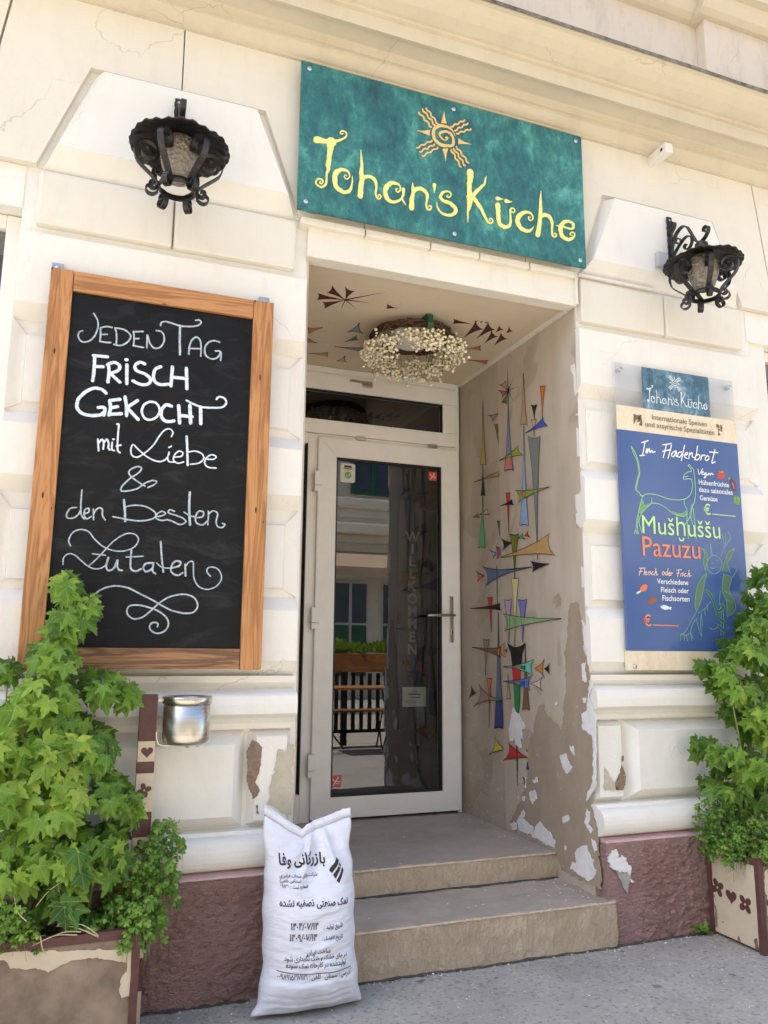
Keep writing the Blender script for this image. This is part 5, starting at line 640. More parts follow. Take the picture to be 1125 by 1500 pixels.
'ceil':[["maroon",[1.0623,.3852,1.0616,.3695,1.0619,.3543,1.0628,.3395,1.0642,.325,1.0662,.3109,1.0691,.2973,1.0732,.2844,1.0794,.2724,1.0645,.2831,1.0478,.28,1.03,.2679,1.0108,.2424,1.0207,.2612,1.0287,.2794,1.0355,.2972,1.0415,.3148,1.0469,.3323,1.0518,.3497,1.0563,.367,1.0598,.384],0],["maroon",[1.061,.3829,1.0475,.3705,1.0341,.357,1.0208,.3427,1.0077,.328,.9946,.3125,.9817,.2961,.9689,.2781,.9562,.2577,.9638,.2861,.9659,.3104,.9641,.332,.9565,.3493,.9693,.3484,.9822,.3502,.9951,.3538,1.0082,.3585,1.0212,.3642,1.0344,.3706,1.0477,.3778,1.0611,.3863],0],["maroon",[1.0607,.3833,1.0435,.3837,1.0261,.3831,1.0086,.3819,.991,.3802,.9734,.3778,.9556,.3746,.9376,.3699,.9192,.3633,.9281,.3807,.9334,.3987,.9364,.4172,.9359,.4362,.9506,.4256,.9657,.4171,.9812,.4101,.9969,.404,1.0128,.3985,1.0288,.3936,1.0449,.3893,1.0614,.3859],0],["maroon",[1.0605,.3834,1.05,.3943,1.0391,.4042,1.0279,.4137,1.0164,.4226,1.0046,.4309,.9925,.4383,.9797,.4444,.9661,.4484,.9773,.4617,.9858,.4786,.9925,.4979,.9965,.5211,1.003,.4995,1.0104,.4802,1.0183,.4624,1.0265,.4457,1.0349,.4297,1.0435,.4143,1.0524,.3996,1.0616,.3858],0],["maroon",[1.0635,.3906,1.2181,.2319,1.0585,.3786],0],["maroon",[1.0627,.391,1.1871,.3735,1.0594,.3782],0],["maroon",[1.0609,.3902,1.1512,.4691,1.0612,.3791],0],["maroon",[1.0577,.3829,1.0753,.5113,1.0643,.3863],0],["maroon",[1.3259,.3806,1.3185,.3793,1.3109,.3773,1.3032,.3747,1.2954,.3717,1.2874,.3682,1.2792,.364,1.2707,.3586,1.2617,.3515,1.2703,.3664,1.2758,.3814,1.2793,.3966,1.2796,.4118,1.2844,.4046,1.2898,.3991,1.2954,.3949,1.3013,.3914,1.3074,.3884,1.3136,.3859,1.3199,.3839,1.3265,.3827],0],["steel",[1.1928,.7509,1.2004,.7443,1.2089,.7394,1.2178,.7357,1.2273,.7329,1.2373,.7314,1.2481,.7315,1.2601,.7343,1.2741,.741,1.2519,.7161,1.2345,.685,1.2204,.65,1.2109,.6092,1.212,.6334,1.2114,.6541,1.2095,.6725,1.2069,.6894,1.2036,.7052,1.1999,.7201,1.1957,.734,1.1906,.7462],.005],["green4",[1.222,.884,1.2279,.8753,1.2342,.8675,1.2407,.8601,1.2474,.8532,1.2544,.8469,1.2617,.8413,1.2695,.8369,1.2783,.8342,1.2684,.8238,1.2604,.8101,1.2537,.7942,1.2488,.7751,1.2471,.7917,1.2445,.8066,1.2414,.8205,1.2379,.8337,1.2341,.8464,1.23,.8588,1.2257,.8707,1.221,.8819],.0052],["grey",[1.1858,.9697,1.2079,.9697,1.2304,.9707,1.2531,.9724,1.276,.9746,1.2993,.9775,1.3229,.9813,1.3472,.9867,1.3722,.9943,1.362,.9754,1.3552,.9564,1.3506,.9375,1.3494,.9184,1.3301,.9289,1.3102,.9372,1.2898,.9441,1.2692,.95,1.2484,.9553,1.2275,.96,1.2064,.964,1.1851,.9671],.0055],["ochre",[1.0848,1.1209,1.0979,1.1192,1.1113,1.1185,1.1249,1.1184,1.1386,1.1188,1.1526,1.1198,1.1668,1.1218,1.1814,1.1251,1.1967,1.1306,1.1879,1.1135,1.182,1.0958,1.178,1.0778,1.1769,1.0593,1.1665,1.0708,1.1555,1.0802,1.1441,1.0883,1.1325,1.0956,1.1206,1.1022,1.1086,1.1083,1.0965,1.1138,1.0841,1.1183],.0057],["tan",[1.2648,1.1781,1.2705,1.1737,1.2767,1.1707,1.2832,1.1685,1.2901,1.1671,1.2973,1.1665,1.3051,1.1672,1.3136,1.1699,1.3234,1.1754,1.3088,1.1559,1.2974,1.1324,1.2882,1.1064,1.2822,1.0768,1.2822,1.0945,1.2811,1.1095,1.2792,1.1227,1.2768,1.1347,1.274,1.1459,1.2708,1.1564,1.2674,1.1661,1.2634,1.1746],.0058],["orange2",[1.0522,.7394,1.0438,.7465,1.035,.7525,1.026,.7579,1.0167,.7626,1.0071,.7666,.9971,.7696,.9865,.7711,.9751,.7701,.9867,.7862,.9954,.8058,1.0021,.828,1.0058,.8539,1.01,.8347,1.0151,.8181,1.0208,.8032,1.0268,.7895,1.0331,.7765,1.0395,.7642,1.0462,.7527,1.0533,.7422],.0051],["red2",[1.0841,.9545,1.0739,.9495,1.0635,.9434,1.0531,.9364,1.0425,.9288,1.0319,.9204,1.0212,.9109,1.0102,.8997,.9989,.8858,1.0083,.9107,1.0134,.9346,1.0156,.9578,1.0134,.9799,1.0214,.9715,1.0299,.966,1.0386,.9622,1.0475,.9597,1.0566,.958,1.0658,.957,1.0751,.9568,1.0847,.9579],.0053],["maroon",[1.7601,.4142,1.7456,.4136,1.7309,.4123,1.716,.4104,1.701,.4082,1.6858,.4055,1.6704,.402,1.6546,.3975,1.6382,.3914,1.6479,.4054,1.6547,.4196,1.6595,.4339,1.6614,.4486,1.6724,.4411,1.6842,.4354,1.6963,.4308,1.7088,.4269,1.7215,.4235,1.7344,.4205,1.7475,.418,1.761,.4162],0],["maroon",[1.7957,.5853,1.7977,.5644,1.801,.5449,1.8051,.5264,1.8098,.5088,1.8153,.4922,1.822,.4769,1.8305,.4635,1.8417,.4529,1.8181,.4446,1.7947,.425,1.7717,.3981,1.7492,.3606,1.7596,.3923,1.7676,.4218,1.7739,.45,1.7791,.4774,1.7836,.5043,1.7874,.5307,1.7905,.5567,1.7923,.5817],0],["maroon",[1.8655,.5813,1.8665,.5591,1.8687,.5382,1.8715,.5182,1.8749,.499,1.8791,.4807,1.8842,.4635,1.8909,.448,1.9,.4348,1.8797,.4285,1.8592,.4121,1.8388,.3893,1.8184,.3571,1.8284,.388,1.8361,.4171,1.8425,.4451,1.8478,.4725,1.8525,.4995,1.8566,.5263,1.8601,.5527,1.8625,.5783],0],["maroon",[1.9385,.6259,1.9381,.608,1.9387,.5913,1.94,.5752,1.9419,.5598,1.9445,.5452,1.9481,.5315,1.9531,.5192,1.9605,.5089,1.9421,.5055,1.9227,.4917,1.9027,.4712,1.8819,.4407,1.8929,.4666,1.9018,.4909,1.9092,.5141,1.9158,.5367,1.9217,.559,1.9271,.5809,1.9319,.6025,1.9357,.6233],0],["maroon",[2.0006,.6348,2.0,.6168,2.0005,.5999,2.0016,.5837,2.0034,.5681,2.0059,.5533,2.0094,.5395,2.0144,.5271,2.0219,.5169,2.0031,.5132,1.9832,.4992,1.9627,.4783,1.9413,.4475,1.9527,.4737,1.962,.4983,1.9698,.5218,1.9767,.5447,1.9829,.5671,1.9886,.5893,1.9937,.6111,1.9977,.6322],0],["maroon",[1.9213,.4709,1.9218,.4622,1.9231,.4543,1.9249,.4468,1.9271,.4397,1.9298,.4331,1.9333,.4273,1.9378,.4224,1.9441,.4191,1.9301,.4156,1.9155,.4048,1.9007,.3892,1.8856,.3667,1.8931,.3822,1.899,.3964,1.9038,.4096,1.9079,.4223,1.9114,.4346,1.9146,.4465,1.9173,.4581,1.9193,.469],0],["maroon",[1.9793,.4635,1.9798,.4557,1.9811,.4487,1.9829,.4421,1.9851,.436,1.9879,.4303,1.9914,.4253,1.9961,.4214,2.0026,.4191,1.9883,.4154,1.9734,.4045,1.9583,.3888,1.9428,.3661,1.9504,.3808,1.9564,.3942,1.9613,.4066,1.9655,.4184,1.9692,.4298,1.9724,.4409,1.9752,.4515,1.9772,.4616],0],["maroon",[1.7541,.3782,1.7634,.3601,1.766,.3954],0],["maroon",[1.7799,.3739,1.7903,.3579,1.792,.391],0],["maroon",[1.8058,.3695,1.8172,.3556,1.818,.3866],0],["orange",[1.8866,.7227,1.8952,.72,1.9043,.7182,1.9136,.7171,1.9233,.7164,1.9333,.7164,1.9439,.7173,1.9552,.7196,1.9676,.7241,1.954,.708,1.9433,.6906,1.9346,.6723,1.9289,.6526,1.9257,.6651,1.9214,.6756,1.9164,.6847,1.9109,.6931,1.905,.7007,1.8988,.7079,1.8923,.7145,1.8853,.7202],.0049],["red2",[1.9681,.8783,1.9832,.8784,1.9988,.8794,2.0146,.8808,2.0306,.8827,2.047,.8852,2.0639,.8885,2.0813,.893,2.0997,.8994,2.0883,.8839,2.0798,.8683,2.0733,.8527,2.0698,.8369,2.0587,.8454,2.0467,.8521,2.0341,.8577,2.0212,.8625,2.0081,.8667,1.9947,.8705,1.9811,.8737,1.9671,.8761],.0053]],
'jamb_brown':[[.4518,.9241,.4245,.9441,.3951,.9442,.3755,.8934,.3017,.8728,.255,.842,.238,.8608,.2127,.9749,.1951,1.0625,.2003,1.1937,.1669,1.2816,.1618,1.3698,.1431,1.4222,.0818,1.4189,.067,1.3661,.0529,1.2796,.0492,1.2199,.0125,1.111,.022,.9616,.0069,.8648,-.0058,.7374,-.0013,.6256,.0317,.5412,-.0021,.4691,-.0107,.3936,-.0229,.214,.1258,.2098,.2895,.2212,.3318,.3152,.4643,.3167,.6423,.3336,.7474,.336,.6569,.4314,.6363,.4717,.577,.5543,.5553,.6304,.5511,.7225,.5017,.8102],[.2699,1.461,.2362,1.4727,.2134,1.444,.223,1.4174,.2566,1.4009,.28,1.4295]],
'jamb_white':[[.6809,.9128,.6573,.8876,.628,.8873,.6049,.8627,.5685,.8276,.5786,.8125,.6025,.8079,.595,.7635,.6192,.7563,.611,.7239,.6354,.7141,.6638,.7325,.6776,.7551,.6813,.7837,.6982,.736,.7229,.7431,.7344,.7835,.7134,.854],[.2614,.7252,.2136,.7395,.1998,.7116,.168,.6823,.1878,.6546,.2034,.6482,.2408,.6725],[.5425,.5144,.4884,.532,.4726,.4991,.5092,.4662,.5442,.4781],[.0613,1.1434,.0315,1.1524,.0409,1.1186,.0293,1.073,.0657,1.0716],[.2532,.4522,.2138,.4679,.1997,.45,.247,.4244],[.0492,1.2199,.0273,1.2198,.0364,1.1902],[.1732,.7736,.1504,.7761,.1453,.7351,.164,.7495],[.513,.5729,.468,.593,.4601,.5764,.4958,.5621],[.6034,.5825,.5758,.5819,.5813,.54,.5993,.5509],[.0639,.5196,.0366,.5087,.0537,.4581,.0202,.4413,.0419,.4252,.0818,.4606],[.0366,.3989,.0094,.397,-.0024,.3687,.0188,.3562],[.2971,.9567,.2721,.967,.2648,.9543,.2815,.9445],[.0633,.9922,.0412,.9976,.0382,.977,.0571,.9742],[.0004,1.0781,-.0245,1.0708,.0193,1.0029,-.0312,.9165,-.0097,.6269,.0292,.5812,.0619,.5518,.0522,.5933,.0116,.6395,-.0019,.785,.0048,.8326,.0739,.8669,.0747,.9248,.0373,.9441],[.7464,.3249,.7013,.3443,.6743,.339,.67,.3138,.7195,.3038],[.6741,.3443,.6232,.4061,.6065,.4247,.5865,.4025,.6086,.3777,.5675,.365,.517,.3546,.5235,.3231,.58,.3166,.6431,.314],[.5076,.3414,.4554,.3968,.4178,.3744,.3617,.3613,.3218,.3311,.3277,.3059,.393,.3013,.4892,.3102,.5291,.3119],[.1691,.3179,.1166,.3592,.0715,.3668,.0538,.3305,.0231,.32,.0322,.3002,.006,.2846,.0277,.2486,.0647,.2216,.1081,.2328,.2034,.2387,.1886,.2744,.1503,.2811],[.2458,.3286,.228,.3349,.2338,.3103,.2423,.313],[.6048,.5816,.5808,.5746,.5787,.528,.591,.5365],[.6146,.4805,.5879,.4876,.592,.4661,.6099,.4657]],
'left_brown':[[.6091,.866,.626,.8559,.6465,.8394,.6425,.7637,.6279,.7143,.6455,.6823,.6363,.6641,.6203,.6526,.6107,.684,.5919,.716,.5965,.7657,.5877,.8225],[.6374,.633,.6428,.6296,.6405,.602,.6363,.6084]],
'left_bare':[[.7541,.8423,.7725,.8417,.7746,.771,.7599,.7588,.7773,.6755,.7639,.6258,.7717,.5878,.7448,.5882,.6755,.634,.6819,.6804,.6992,.7614,.7071,.8278,.7274,.8271,.7312,.811]],
'right_brown':[[2.253,.7089,2.2668,.6851,2.2732,.6525,2.2626,.6069,2.2221,.6044,2.2144,.6322,2.2372,.6725],[2.2526,.746,2.2618,.7438,2.2595,.7225,2.2516,.7256]],
'right_bare':[[2.1608,.7034,2.1804,.6842,2.2334,.6011,2.1561,.605]],
'plinth_white':[[2.1236,.3336,2.1396,.3673,2.1564,.3721,2.1721,.3517,2.1996,.3452,2.2152,.322,2.2335,.3074,2.2269,.2685,2.1964,.2842,2.1637,.2956,2.1364,.3022],[2.2231,.2601,2.2505,.249,2.2386,.237,2.2254,.2425]],
'plinth_grey':[[2.1637,.2956,2.1964,.2842,2.2269,.2685,2.2337,.2505,2.2156,.2259,2.2098,.2004,2.193,.2193,2.1831,.2418,2.1676,.2649]],
'planter_paint':[[-.1992,.3282,-.144,.3377,.2103,.3034,.2103,.2799,.2027,.2341,.1973,.1752,.1753,.1781,.1659,.2188,.1882,.2458,.183,.2731,.1345,.2822,.0798,.294,.0335,.291,.0042,.286,-.0303,.2695,-.07,.284,-.1338,.2899,-.1415,.3074,-.161,.3161,-.1984,.3187]],
'sack_text':[["بازرگانی وفا",.677,.4713,.8408,.4631,1],["شرکت رادان سحاب فرامرزی",.6771,.4338,.8108,.4273,0],["(سهامی خاص)",.6772,.4198,.7478,.415,0],["شماره ثبت : ۶۹۸۳۰",.6772,.4029,.7739,.3965,0],["نمک صنعتی تصفیه نشده",.6739,.3496,.913,.338,1],["تاریخ تولید :",.8195,.2733,.8887,.2714,0],["۱۴۰۴/۰۷/۱۴",.7064,.2798,.8008,.2732,0],["تاریخ انقضاء :",.8132,.2401,.8889,.2373,0],["۱۴۰۹/۰۷/۱۴",.703,.2468,.7963,.2401,0],["ساخت ایران",.7614,.2022,.8418,.2014,0],["در جای خشک و خنک نگهداری شود",.6878,.189,.9043,.1792,0],["تولیدشده در کارخانه نمک سوده",.6936,.1676,.8999,.158,0],["آدرس : سمنان   تلفن : ۰۰۹۸۹۱۵۲۱۷۱۱۲۱",.6673,.1353,.9196,.1215,0]],
'sack_logo':[[.8798,.4814,.8889,.4706,.8611,.4325,.8512,.4427],[.8837,.4548,.8922,.4482,.8725,.4155,.8641,.4269],[.8919,.4642,.8967,.4549,.8922,.4501,.8862,.4579],[.9009,.4486,.9062,.4382,.8836,.4012,.8754,.4099]],
'sack_line':[[[.6672,.1571,.7136,.1504,.7712,.1449,.8297,.1422,.8742,.1425,.9201,.1438],[.0022]]],
'sack_left':[.5925,.0163,.6116,.0426,.6215,.0795,.6336,.1645,.6306,.2576,.6328,.3521,.6394,.458,.6363,.4975,.6289,.5826,.6354,.6555],
'sack_right':[1.006,-.0177,.9798,.0137,.9689,.0691,.9596,.1511,.9552,.273,.9616,.3717,.9553,.4481,.9482,.4947,.9572,.577,.9536,.6297],
'sack_top':[.6354,.6555,.6883,.6244,.7276,.5965,.7586,.5783,.7755,.569,.7898,.5824,.8243,.5957,.8825,.6129,.9239,.6251,.9536,.6297]
}

# ------------------------------------------------------------------ setting: ground
def rough_box(bm, x0, x1, y0, y1, z0, z1, cell=0.04, amp=0.004, freq=18, faces='xXyYZ', mi=None, keep=None, seed=0.0):
    """box of fine grids, displaced by noise: hand-trowelled or worn masonry"""
    def grid(o, u, v, m):
        nu = max(1, int(u.length / cell)); nv = max(1, int(v.length / cell)); g = []
        for i in range(nu + 1):
            row = []
            for j in range(nv + 1):
                p = o + u * (i / nu) + v * (j / nv)
                q = p * freq + Vector((seed, 0, 0))
                d = Vector((noise.fractal(q, 0.7, 2.1, 4), noise.fractal(q + Vector((9, 3, 1)), 0.7, 2.1, 4), noise.fractal(q + Vector((2, 8, 5)), 0.7, 2.1, 4))) * amp
                if keep: d *= keep(p)
                row.append(bm.verts.new(p + d))
            g.append(row)
        for i in range(nu):
            for j in range(nv):
                f = bm.faces.new((g[i][j], g[i + 1][j], g[i + 1][j + 1], g[i][j + 1])); f.material_index = m; f.smooth = True
    X, Y, Zz = Vector((x1 - x0, 0, 0)), Vector((0, y1 - y0, 0)), Vector((0, 0, z1 - z0)); o = Vector((x0, y0, z0))
    m = mi or {}
    if 'y' in faces: grid(o, X, Zz, m.get('y', 0))
    if 'Y' in faces: grid(o + Y, X, Zz, m.get('Y', 0))
    if 'x' in faces: grid(o, Y, Zz, m.get('x', 0))
    if 'X' in faces: grid(o + X, Y, Zz, m.get('X', 0))
    if 'Z' in faces: grid(o + Zz, X, Y, m.get('Z', 0))
    if 'z' in faces: grid(o, X, Y, m.get('z', 0))

bm = bmesh.new()
def gz(x, y): return 0.004 * noise.noise(Vector((x * 3, y * 3, 0))) + 0.002 * noise.noise(Vector((x * 12, y * 12, 3)))
nx, ny = 150, 60
gx = [-30] + [-1.0 + 5.2 * i / nx for i in range(nx + 1)] + [30]
gy = [-4.2, -3.0] + [-1.6 + 1.72 * j / ny for j in range(ny + 1)]
g = [[bm.verts.new((x, y, gz(x, y))) for y in gy] for x in gx]
for i in range(len(gx) - 1):
    for j in range(len(gy) - 1):
        bm.faces.new((g[i][j], g[i + 1][j], g[i + 1][j + 1], g[i][j + 1])).smooth = True
structure('pavement', bm, 'pavement_asphalt')
structure('kerb', bx(-30, 30, -4.36, -4.2, -0.3, -0.002, 0.012), 'kerb_stone')
bm = bmesh.new(); box(bm, -60, 60, -10.5, -4.36, -0.4, -0.13); structure('road', bm, 'road_asphalt')
bm = bmesh.new(); box(bm, -60, 60, -16, -10.5, -0.4, 0.0, 0.01); structure('far_pavement', bm, 'kerb_stone')
bm = bmesh.new(); box(bm, -200, 200, -200, 200, -0.6, -0.42); structure('ground', bm, 'road_asphalt')

# ------------------------------------------------------------------ the restaurant building
B = thing('restaurant_building', 'cream plastered old building with a rusticated ground floor, raised cornice and a painted entrance porch', 'building', (1.45, 0.0, 0.0))
def bpart(name, bm, m, label=None, smooth=False, parent=None): return obj(name, bm, m, parent or B, label, smooth)

bm = bmesh.new()
for a in [(-0.33, 0.785, 0.05, 1.35, 0, 3.0), (2.118, 3.185, 0.05, 1.35, 0, 3.0), (-8, -1.5, 0.0, 1.35, 0, 3.0), (4.35, 10, 0.0, 1.35, 0, 3.0),
          (-1.5, -0.33, 0.05, 0.5, 0, 0.95), (3.185, 4.35, 0.05, 0.5, 0, 0.95), (3.185, 3.325, 0.051, 1.35, 0.951, 2.83), (-1.5, -0.33, 0.03, 1.35, 2.83, 3.0), (3.185, 4.35, 0.03, 1.35, 2.83, 3.0),
          (0.785, 2.118, 0.08, 1.35, 2.862, 3.0), (-8, 10, 0.035, 1.35, 3.0, 4.03)]: box(bm, *a)
for x0, x1 in ((-0.33, 0.772), (2.114, 3.199)): box(bm, x0, x1, 0.034, 0.0495, 2.70, 3.0055)
box(bm, -7.9, 9.9, 0.031, 0.0345, 3.0065, 3.7465)
bpart('wall', bm, 'white_plaster')
bm = bmesh.new()
for a in [(-8, 3.3, 0.03, 1.35, 4.03, 14), (4.75, 10, 0.03, 1.35, 4.03, 14), (3.3, 4.75, 0.03, 1.35, 4.03, 5.0), (3.3, 4.75, 0.03, 1.35, 7.2, 14)]: box(bm, *a)
bpart('upper_wall', bm, 'upper_plaster')
for x0, x1 in ((2.985, 5.06), (-2.2, -0.125)):
    bm = bmesh.new(); box(bm, x0, x1, -0.035, 0.035, 4.0, 4.70, 0.008); bpart('pilaster', bm, 'upper_plaster')

# rusticated courses and the sunken courses between them
def course(bm, x0, x1, z0, z1, ch=0.055, dep=0.048, ct=0.055):
    frustum(bm, [(x0, z0), (x1, z0), (x1, z1), (x0, z1)], [(x0 + 0.001, z0 + ch), (x1 - 0.001, z0 + ch), (x1 - 0.001, z1 - ct), (x0 + 0.001, z1 - ct)], dep, 0.0)
def wobble(bm, amp=0.0025, freq=7):
    for v in bm.verts:
        q = v.co * freq
        v.co += Vector((noise.noise(q), noise.noise(q + Vector((5, 1, 9))), noise.noise(q + Vector((3, 7, 2))))) * amp
def subdiv_long(bm, L=0.12):
    for _ in range(5):
        es = [e for e in bm.edges if e.calc_length() > L]
        if not es: break
        bmesh.ops.subdivide_edges(bm, edges=es, cuts=1, use_grid_fill=True)
PIERS = ((-0.328, 0.77, 0.22), (2.112, 3.198, 2.63))
for x0, x1, c in PIERS:
    for z0, z1 in ((1.10, 1.40), (1.745, 2.045), (2.395, 2.735)):
        bm = bmesh.new(); course(bm, x0, x1, z0, z1, ct=0.010 if z1 > 2.7 else 0.055); soften(bm, 0.005 if z1 > 2.7 else 0.007, 3); wobble(bm)
        bpart('rusticated_course', bm, 'white_plaster', smooth=False)
    for z0, z1 in ((1.40, 1.745), (2.045, 2.395)):
        bm = bmesh.new(); xa, xb = x0 + 0.052, x1 - 0.052
        frustum(bm, [(xa, z0 + 0.030), (xb, z0 + 0.030), (xb, z1 - 0.058), (xa, z1 - 0.058)], [(xa + 0.004, z0 + 0.036), (xb - 0.004, z0 + 0.036), (xb - 0.004, z1 - 0.064), (xa + 0.004, z1 - 0.064)], 0.0495, 0.030)
        wobble(bm); bpart('sunken_course', bm, 'white_plaster')
        for s, xe in ((1, x0), (-1, x1)):      # bevelled cheek at the pier's edge
            bm = bmesh.new(); A = [(xe, z0 - 0.0), (xe + s * 0.052, z0 + 0.03), (xe + s * 0.052, z1 - 0.058), (xe, z1)]
            ys = (0.028, 0.047, 0.047, 0.028)
            f = [bm.verts.new((p[0], y, p[1])) for p, y in zip(A, ys)]; bk = [bm.verts.new((p[0], 0.051, p[1])) for p in A]
            bm.faces.new(f); bm.faces.new(bk)
            for i in range(4): bm.faces.new((f[i], f[(i + 1) % 4], bk[(i + 1) % 4], bk[i]))
            bpart('bevelled_cheek', bm, 'white_plaster')
    # the course with an upright joint
    for xa, xb in ((c - 0.50, c - 0.003), (c + 0.003, c + 0.50)):
        bm = bmesh.new(); box(bm, xa, xb, 0.0, 0.06, 2.764, 2.985, 0.013, seg=2); wobble(bm, 0.002)
        bpart('jointed_course', bm, 'cream_plaster')
    # raised trapezoid below the cornice
    bm = bmesh.new()
    frustum(bm, [(c - 0.493, 3.004), (c + 0.497, 3.004), (c + 0.335, 3.446), (c - 0.331, 3.446)], [(c - 0.443, 3.078), (c + 0.450, 3.078), (c + 0.308, 3.432), (c - 0.298, 3.432)], 0.03, -0.036)
    soften(bm, 0.006, 3); wobble(bm, 0.002); bpart('trapezoid_panel', bm, 'white_plaster')
    if c > 1:
        P = [(c - 0.80, 3.748), (c - 0.80, 3.006), (c - 0.515, 3.006), (c - 0.350, 3.462), (c + 0.350, 3.462), (c + 0.515, 3.006), (c + 0.735, 3.006), (c + 0.638, 3.748)]
        bm = bmesh.new(); v0 = [bm.verts.new((p[0], 0.0, p[1])) for p in P]; v1 = [bm.verts.new((p[0], 0.05, p[1])) for p in P]
        bm.faces.new(v0); bm.faces.new(v1[::-1])
        for i in range(len(P)): bm.faces.new((v0[i], v0[(i + 1) % len(P)], v1[(i + 1) % len(P)], v1[i]))
        soften(bm, 0.006, 2); wobble(bm, 0.002); bpart('voussoir', bm, 'cream_plaster')
        continue
    for s in (-1, 1):
        P = [(c + s * 0.0028, 3.748), (c + s * 0.0028, 3.462), (c + s * 0.350, 3.462), (c + s * 0.515, 3.006), (c + s * 0.735, 3.006), (c + s * 0.638, 3.748)]
        if s > 0: P = P[::-1]
        if (c < 1 and s > 0) or (c > 1 and s < 0):
            P = [(c + s * 0.0028, 3.748), (c + s * 0.0028, 3.462), (c + s * 0.350, 3.462), (c + s * 0.515, 3.006), (c + s * 0.80, 3.006), (c + s * 0.80, 3.748)]
            if s > 0: P = P[::-1]
        bm = bmesh.new(); v0 = [bm.verts.new((p[0], 0.0, p[1])) for p in P]; v1 = [bm.verts.new((p[0], 0.05, p[1])) for p in P]
        bm.faces.new(v0); bm.faces.new(v1[::-1])
        for i in range(len(P)): bm.faces.new((v0[i], v0[(i + 1) % len(P)], v1[(i + 1) % len(P)], v1[i]))
        soften(bm, 0.006, 2); wobble(bm, 0.002); bpart('voussoir', bm, 'cream_plaster')
for P in ([(-2.6, 3.006), (-0.525, 3.006), (-0.428, 3.748), (-2.6, 3.748)], [(3.375, 3.006), (6.0, 3.006), (6.0, 3.748), (3.278, 3.748)], [(1.024, 3.006), (1.826, 3.006), (1.826, 3.748), (1.024, 3.748)]):
    bm = bmesh.new(); frustum(bm, P, [(p[0], p[1]) for p in P], 0.05, 0.0); soften(bm, 0.006); bpart('voussoir', bm, 'cream_plaster')

# mouldings
def moulding(name, prof, x0, x1, m, seg=0.5, parent=None, label=None):
    bm = bmesh.new(); n = max(1, int((x1 - x0) / seg))
    rings = []
    for i in range(n + 1):
        x = x0 + (x1 - x0) * i / n
        rings.append([bm.verts.new((x, y + 0.002 * noise.noise(Vector((x * 3, z * 9, 1))), z + 0.002 * noise.noise(Vector((x * 3, z * 9, 5))))) for y, z in prof])
    for a, b in zip(rings, rings[1:]):
        for k in range(len(prof)):
            j = (k + 1) % len(prof); bm.faces.new((a[k], b[k], b[j], a[j]))
    bm.faces.new(rings[0]); bm.faces.new(rings[-1][::-1])
    return obj(name, bm, m, parent or B, label)
def arc(cy, cz, r, a0, a1, n=6, ry=None): return [(cy + r * math.cos(math.radians(a0 + (a1 - a0) * i / n)), cz + (ry or r) * math.sin(math.radians(a0 + (a1 - a0) * i / n))) for i in range(n + 1)]
cor = [(0.06, 3.742), (-0.016, 3.742), (-0.016, 3.752), (-0.024, 3.756), (-0.032, 3.762), (-0.044, 3.772), (-0.060, 3.790), (-0.060, 3.801), (-0.076, 3.803), (-0.078, 3.828), (-0.092, 3.834), (-0.188, 3.840), (-0.190, 3.822), (-0.206, 3.820), (-0.208, 3.884),
       (-0.224, 3.886), (-0.225, 3.901), (-0.239, 3.903), (-0.252, 3.908), (-0.285, 3.922), (-0.318, 3.944), (-0.345, 3.968), (-0.362, 3.972)]
cor = [p for i, p in enumerate(cor) if i == 0 or (p[0] - cor[i - 1][0]) ** 2 + (p[1] - cor[i - 1][1]) ** 2 > 1e-7]
moulding('cornice', cor + [(-0.362, 3.984), (0.06, 4.035)], -8, 10, 'cornice_plaster', 0.35)
moulding('drip_edge', [(-0.369, 3.974), (-0.369, 3.992), (-0.355, 3.998), (0.03, 4.045), (0.03, 4.037), (-0.355, 3.986)], -8, 10, 'soot_edge', 0.06)
band = [(0.05, 4.66), (0.0, 4.67), (-0.03, 4.69), (-0.055, 4.73), (-0.06, 4.76), (-0.10, 4.765), (-0.105, 4.80), (-0.14, 4.83), (-0.15, 4.87), (0.05, 4.91)]
for x0, x1, d in ((-8, -2.26, 0.0), (-2.26, -0.07, -0.062), (-0.07, 2.93, 0.0), (2.93, 5.12, -0.062), (5.12, 10, 0.0)):
    moulding('upper_band', [(y + d if y < 0.04 else y, z) for y, z in band], x0, x1, 'cornice_plaster')
sill = [(0.06, 1.098), (0.002, 1.098), (0.012, 1.075), (0.036, 1.058), (0.040, 1.052), (-0.022, 1.034), (-0.032, 1.026), (-0.036, 0.995), (-0.034, 0.962), (-0.026, 0.956), (-0.004, 0.945), (0.014, 0.925), (0.018, 0.905), (0.06, 0.903)]
base = [(0.06, 0.552), (0.0, 0.548), (-0.004, 0.536), (-0.022, 0.532)] + [(-0.022 - 0.030 * math.sin(math.radians(a)), 0.478 + 0.052 * math.cos(math.radians(a))) for a in range(15, 180, 20)] + [(-0.012, 0.421), (0.06, 0.420)]
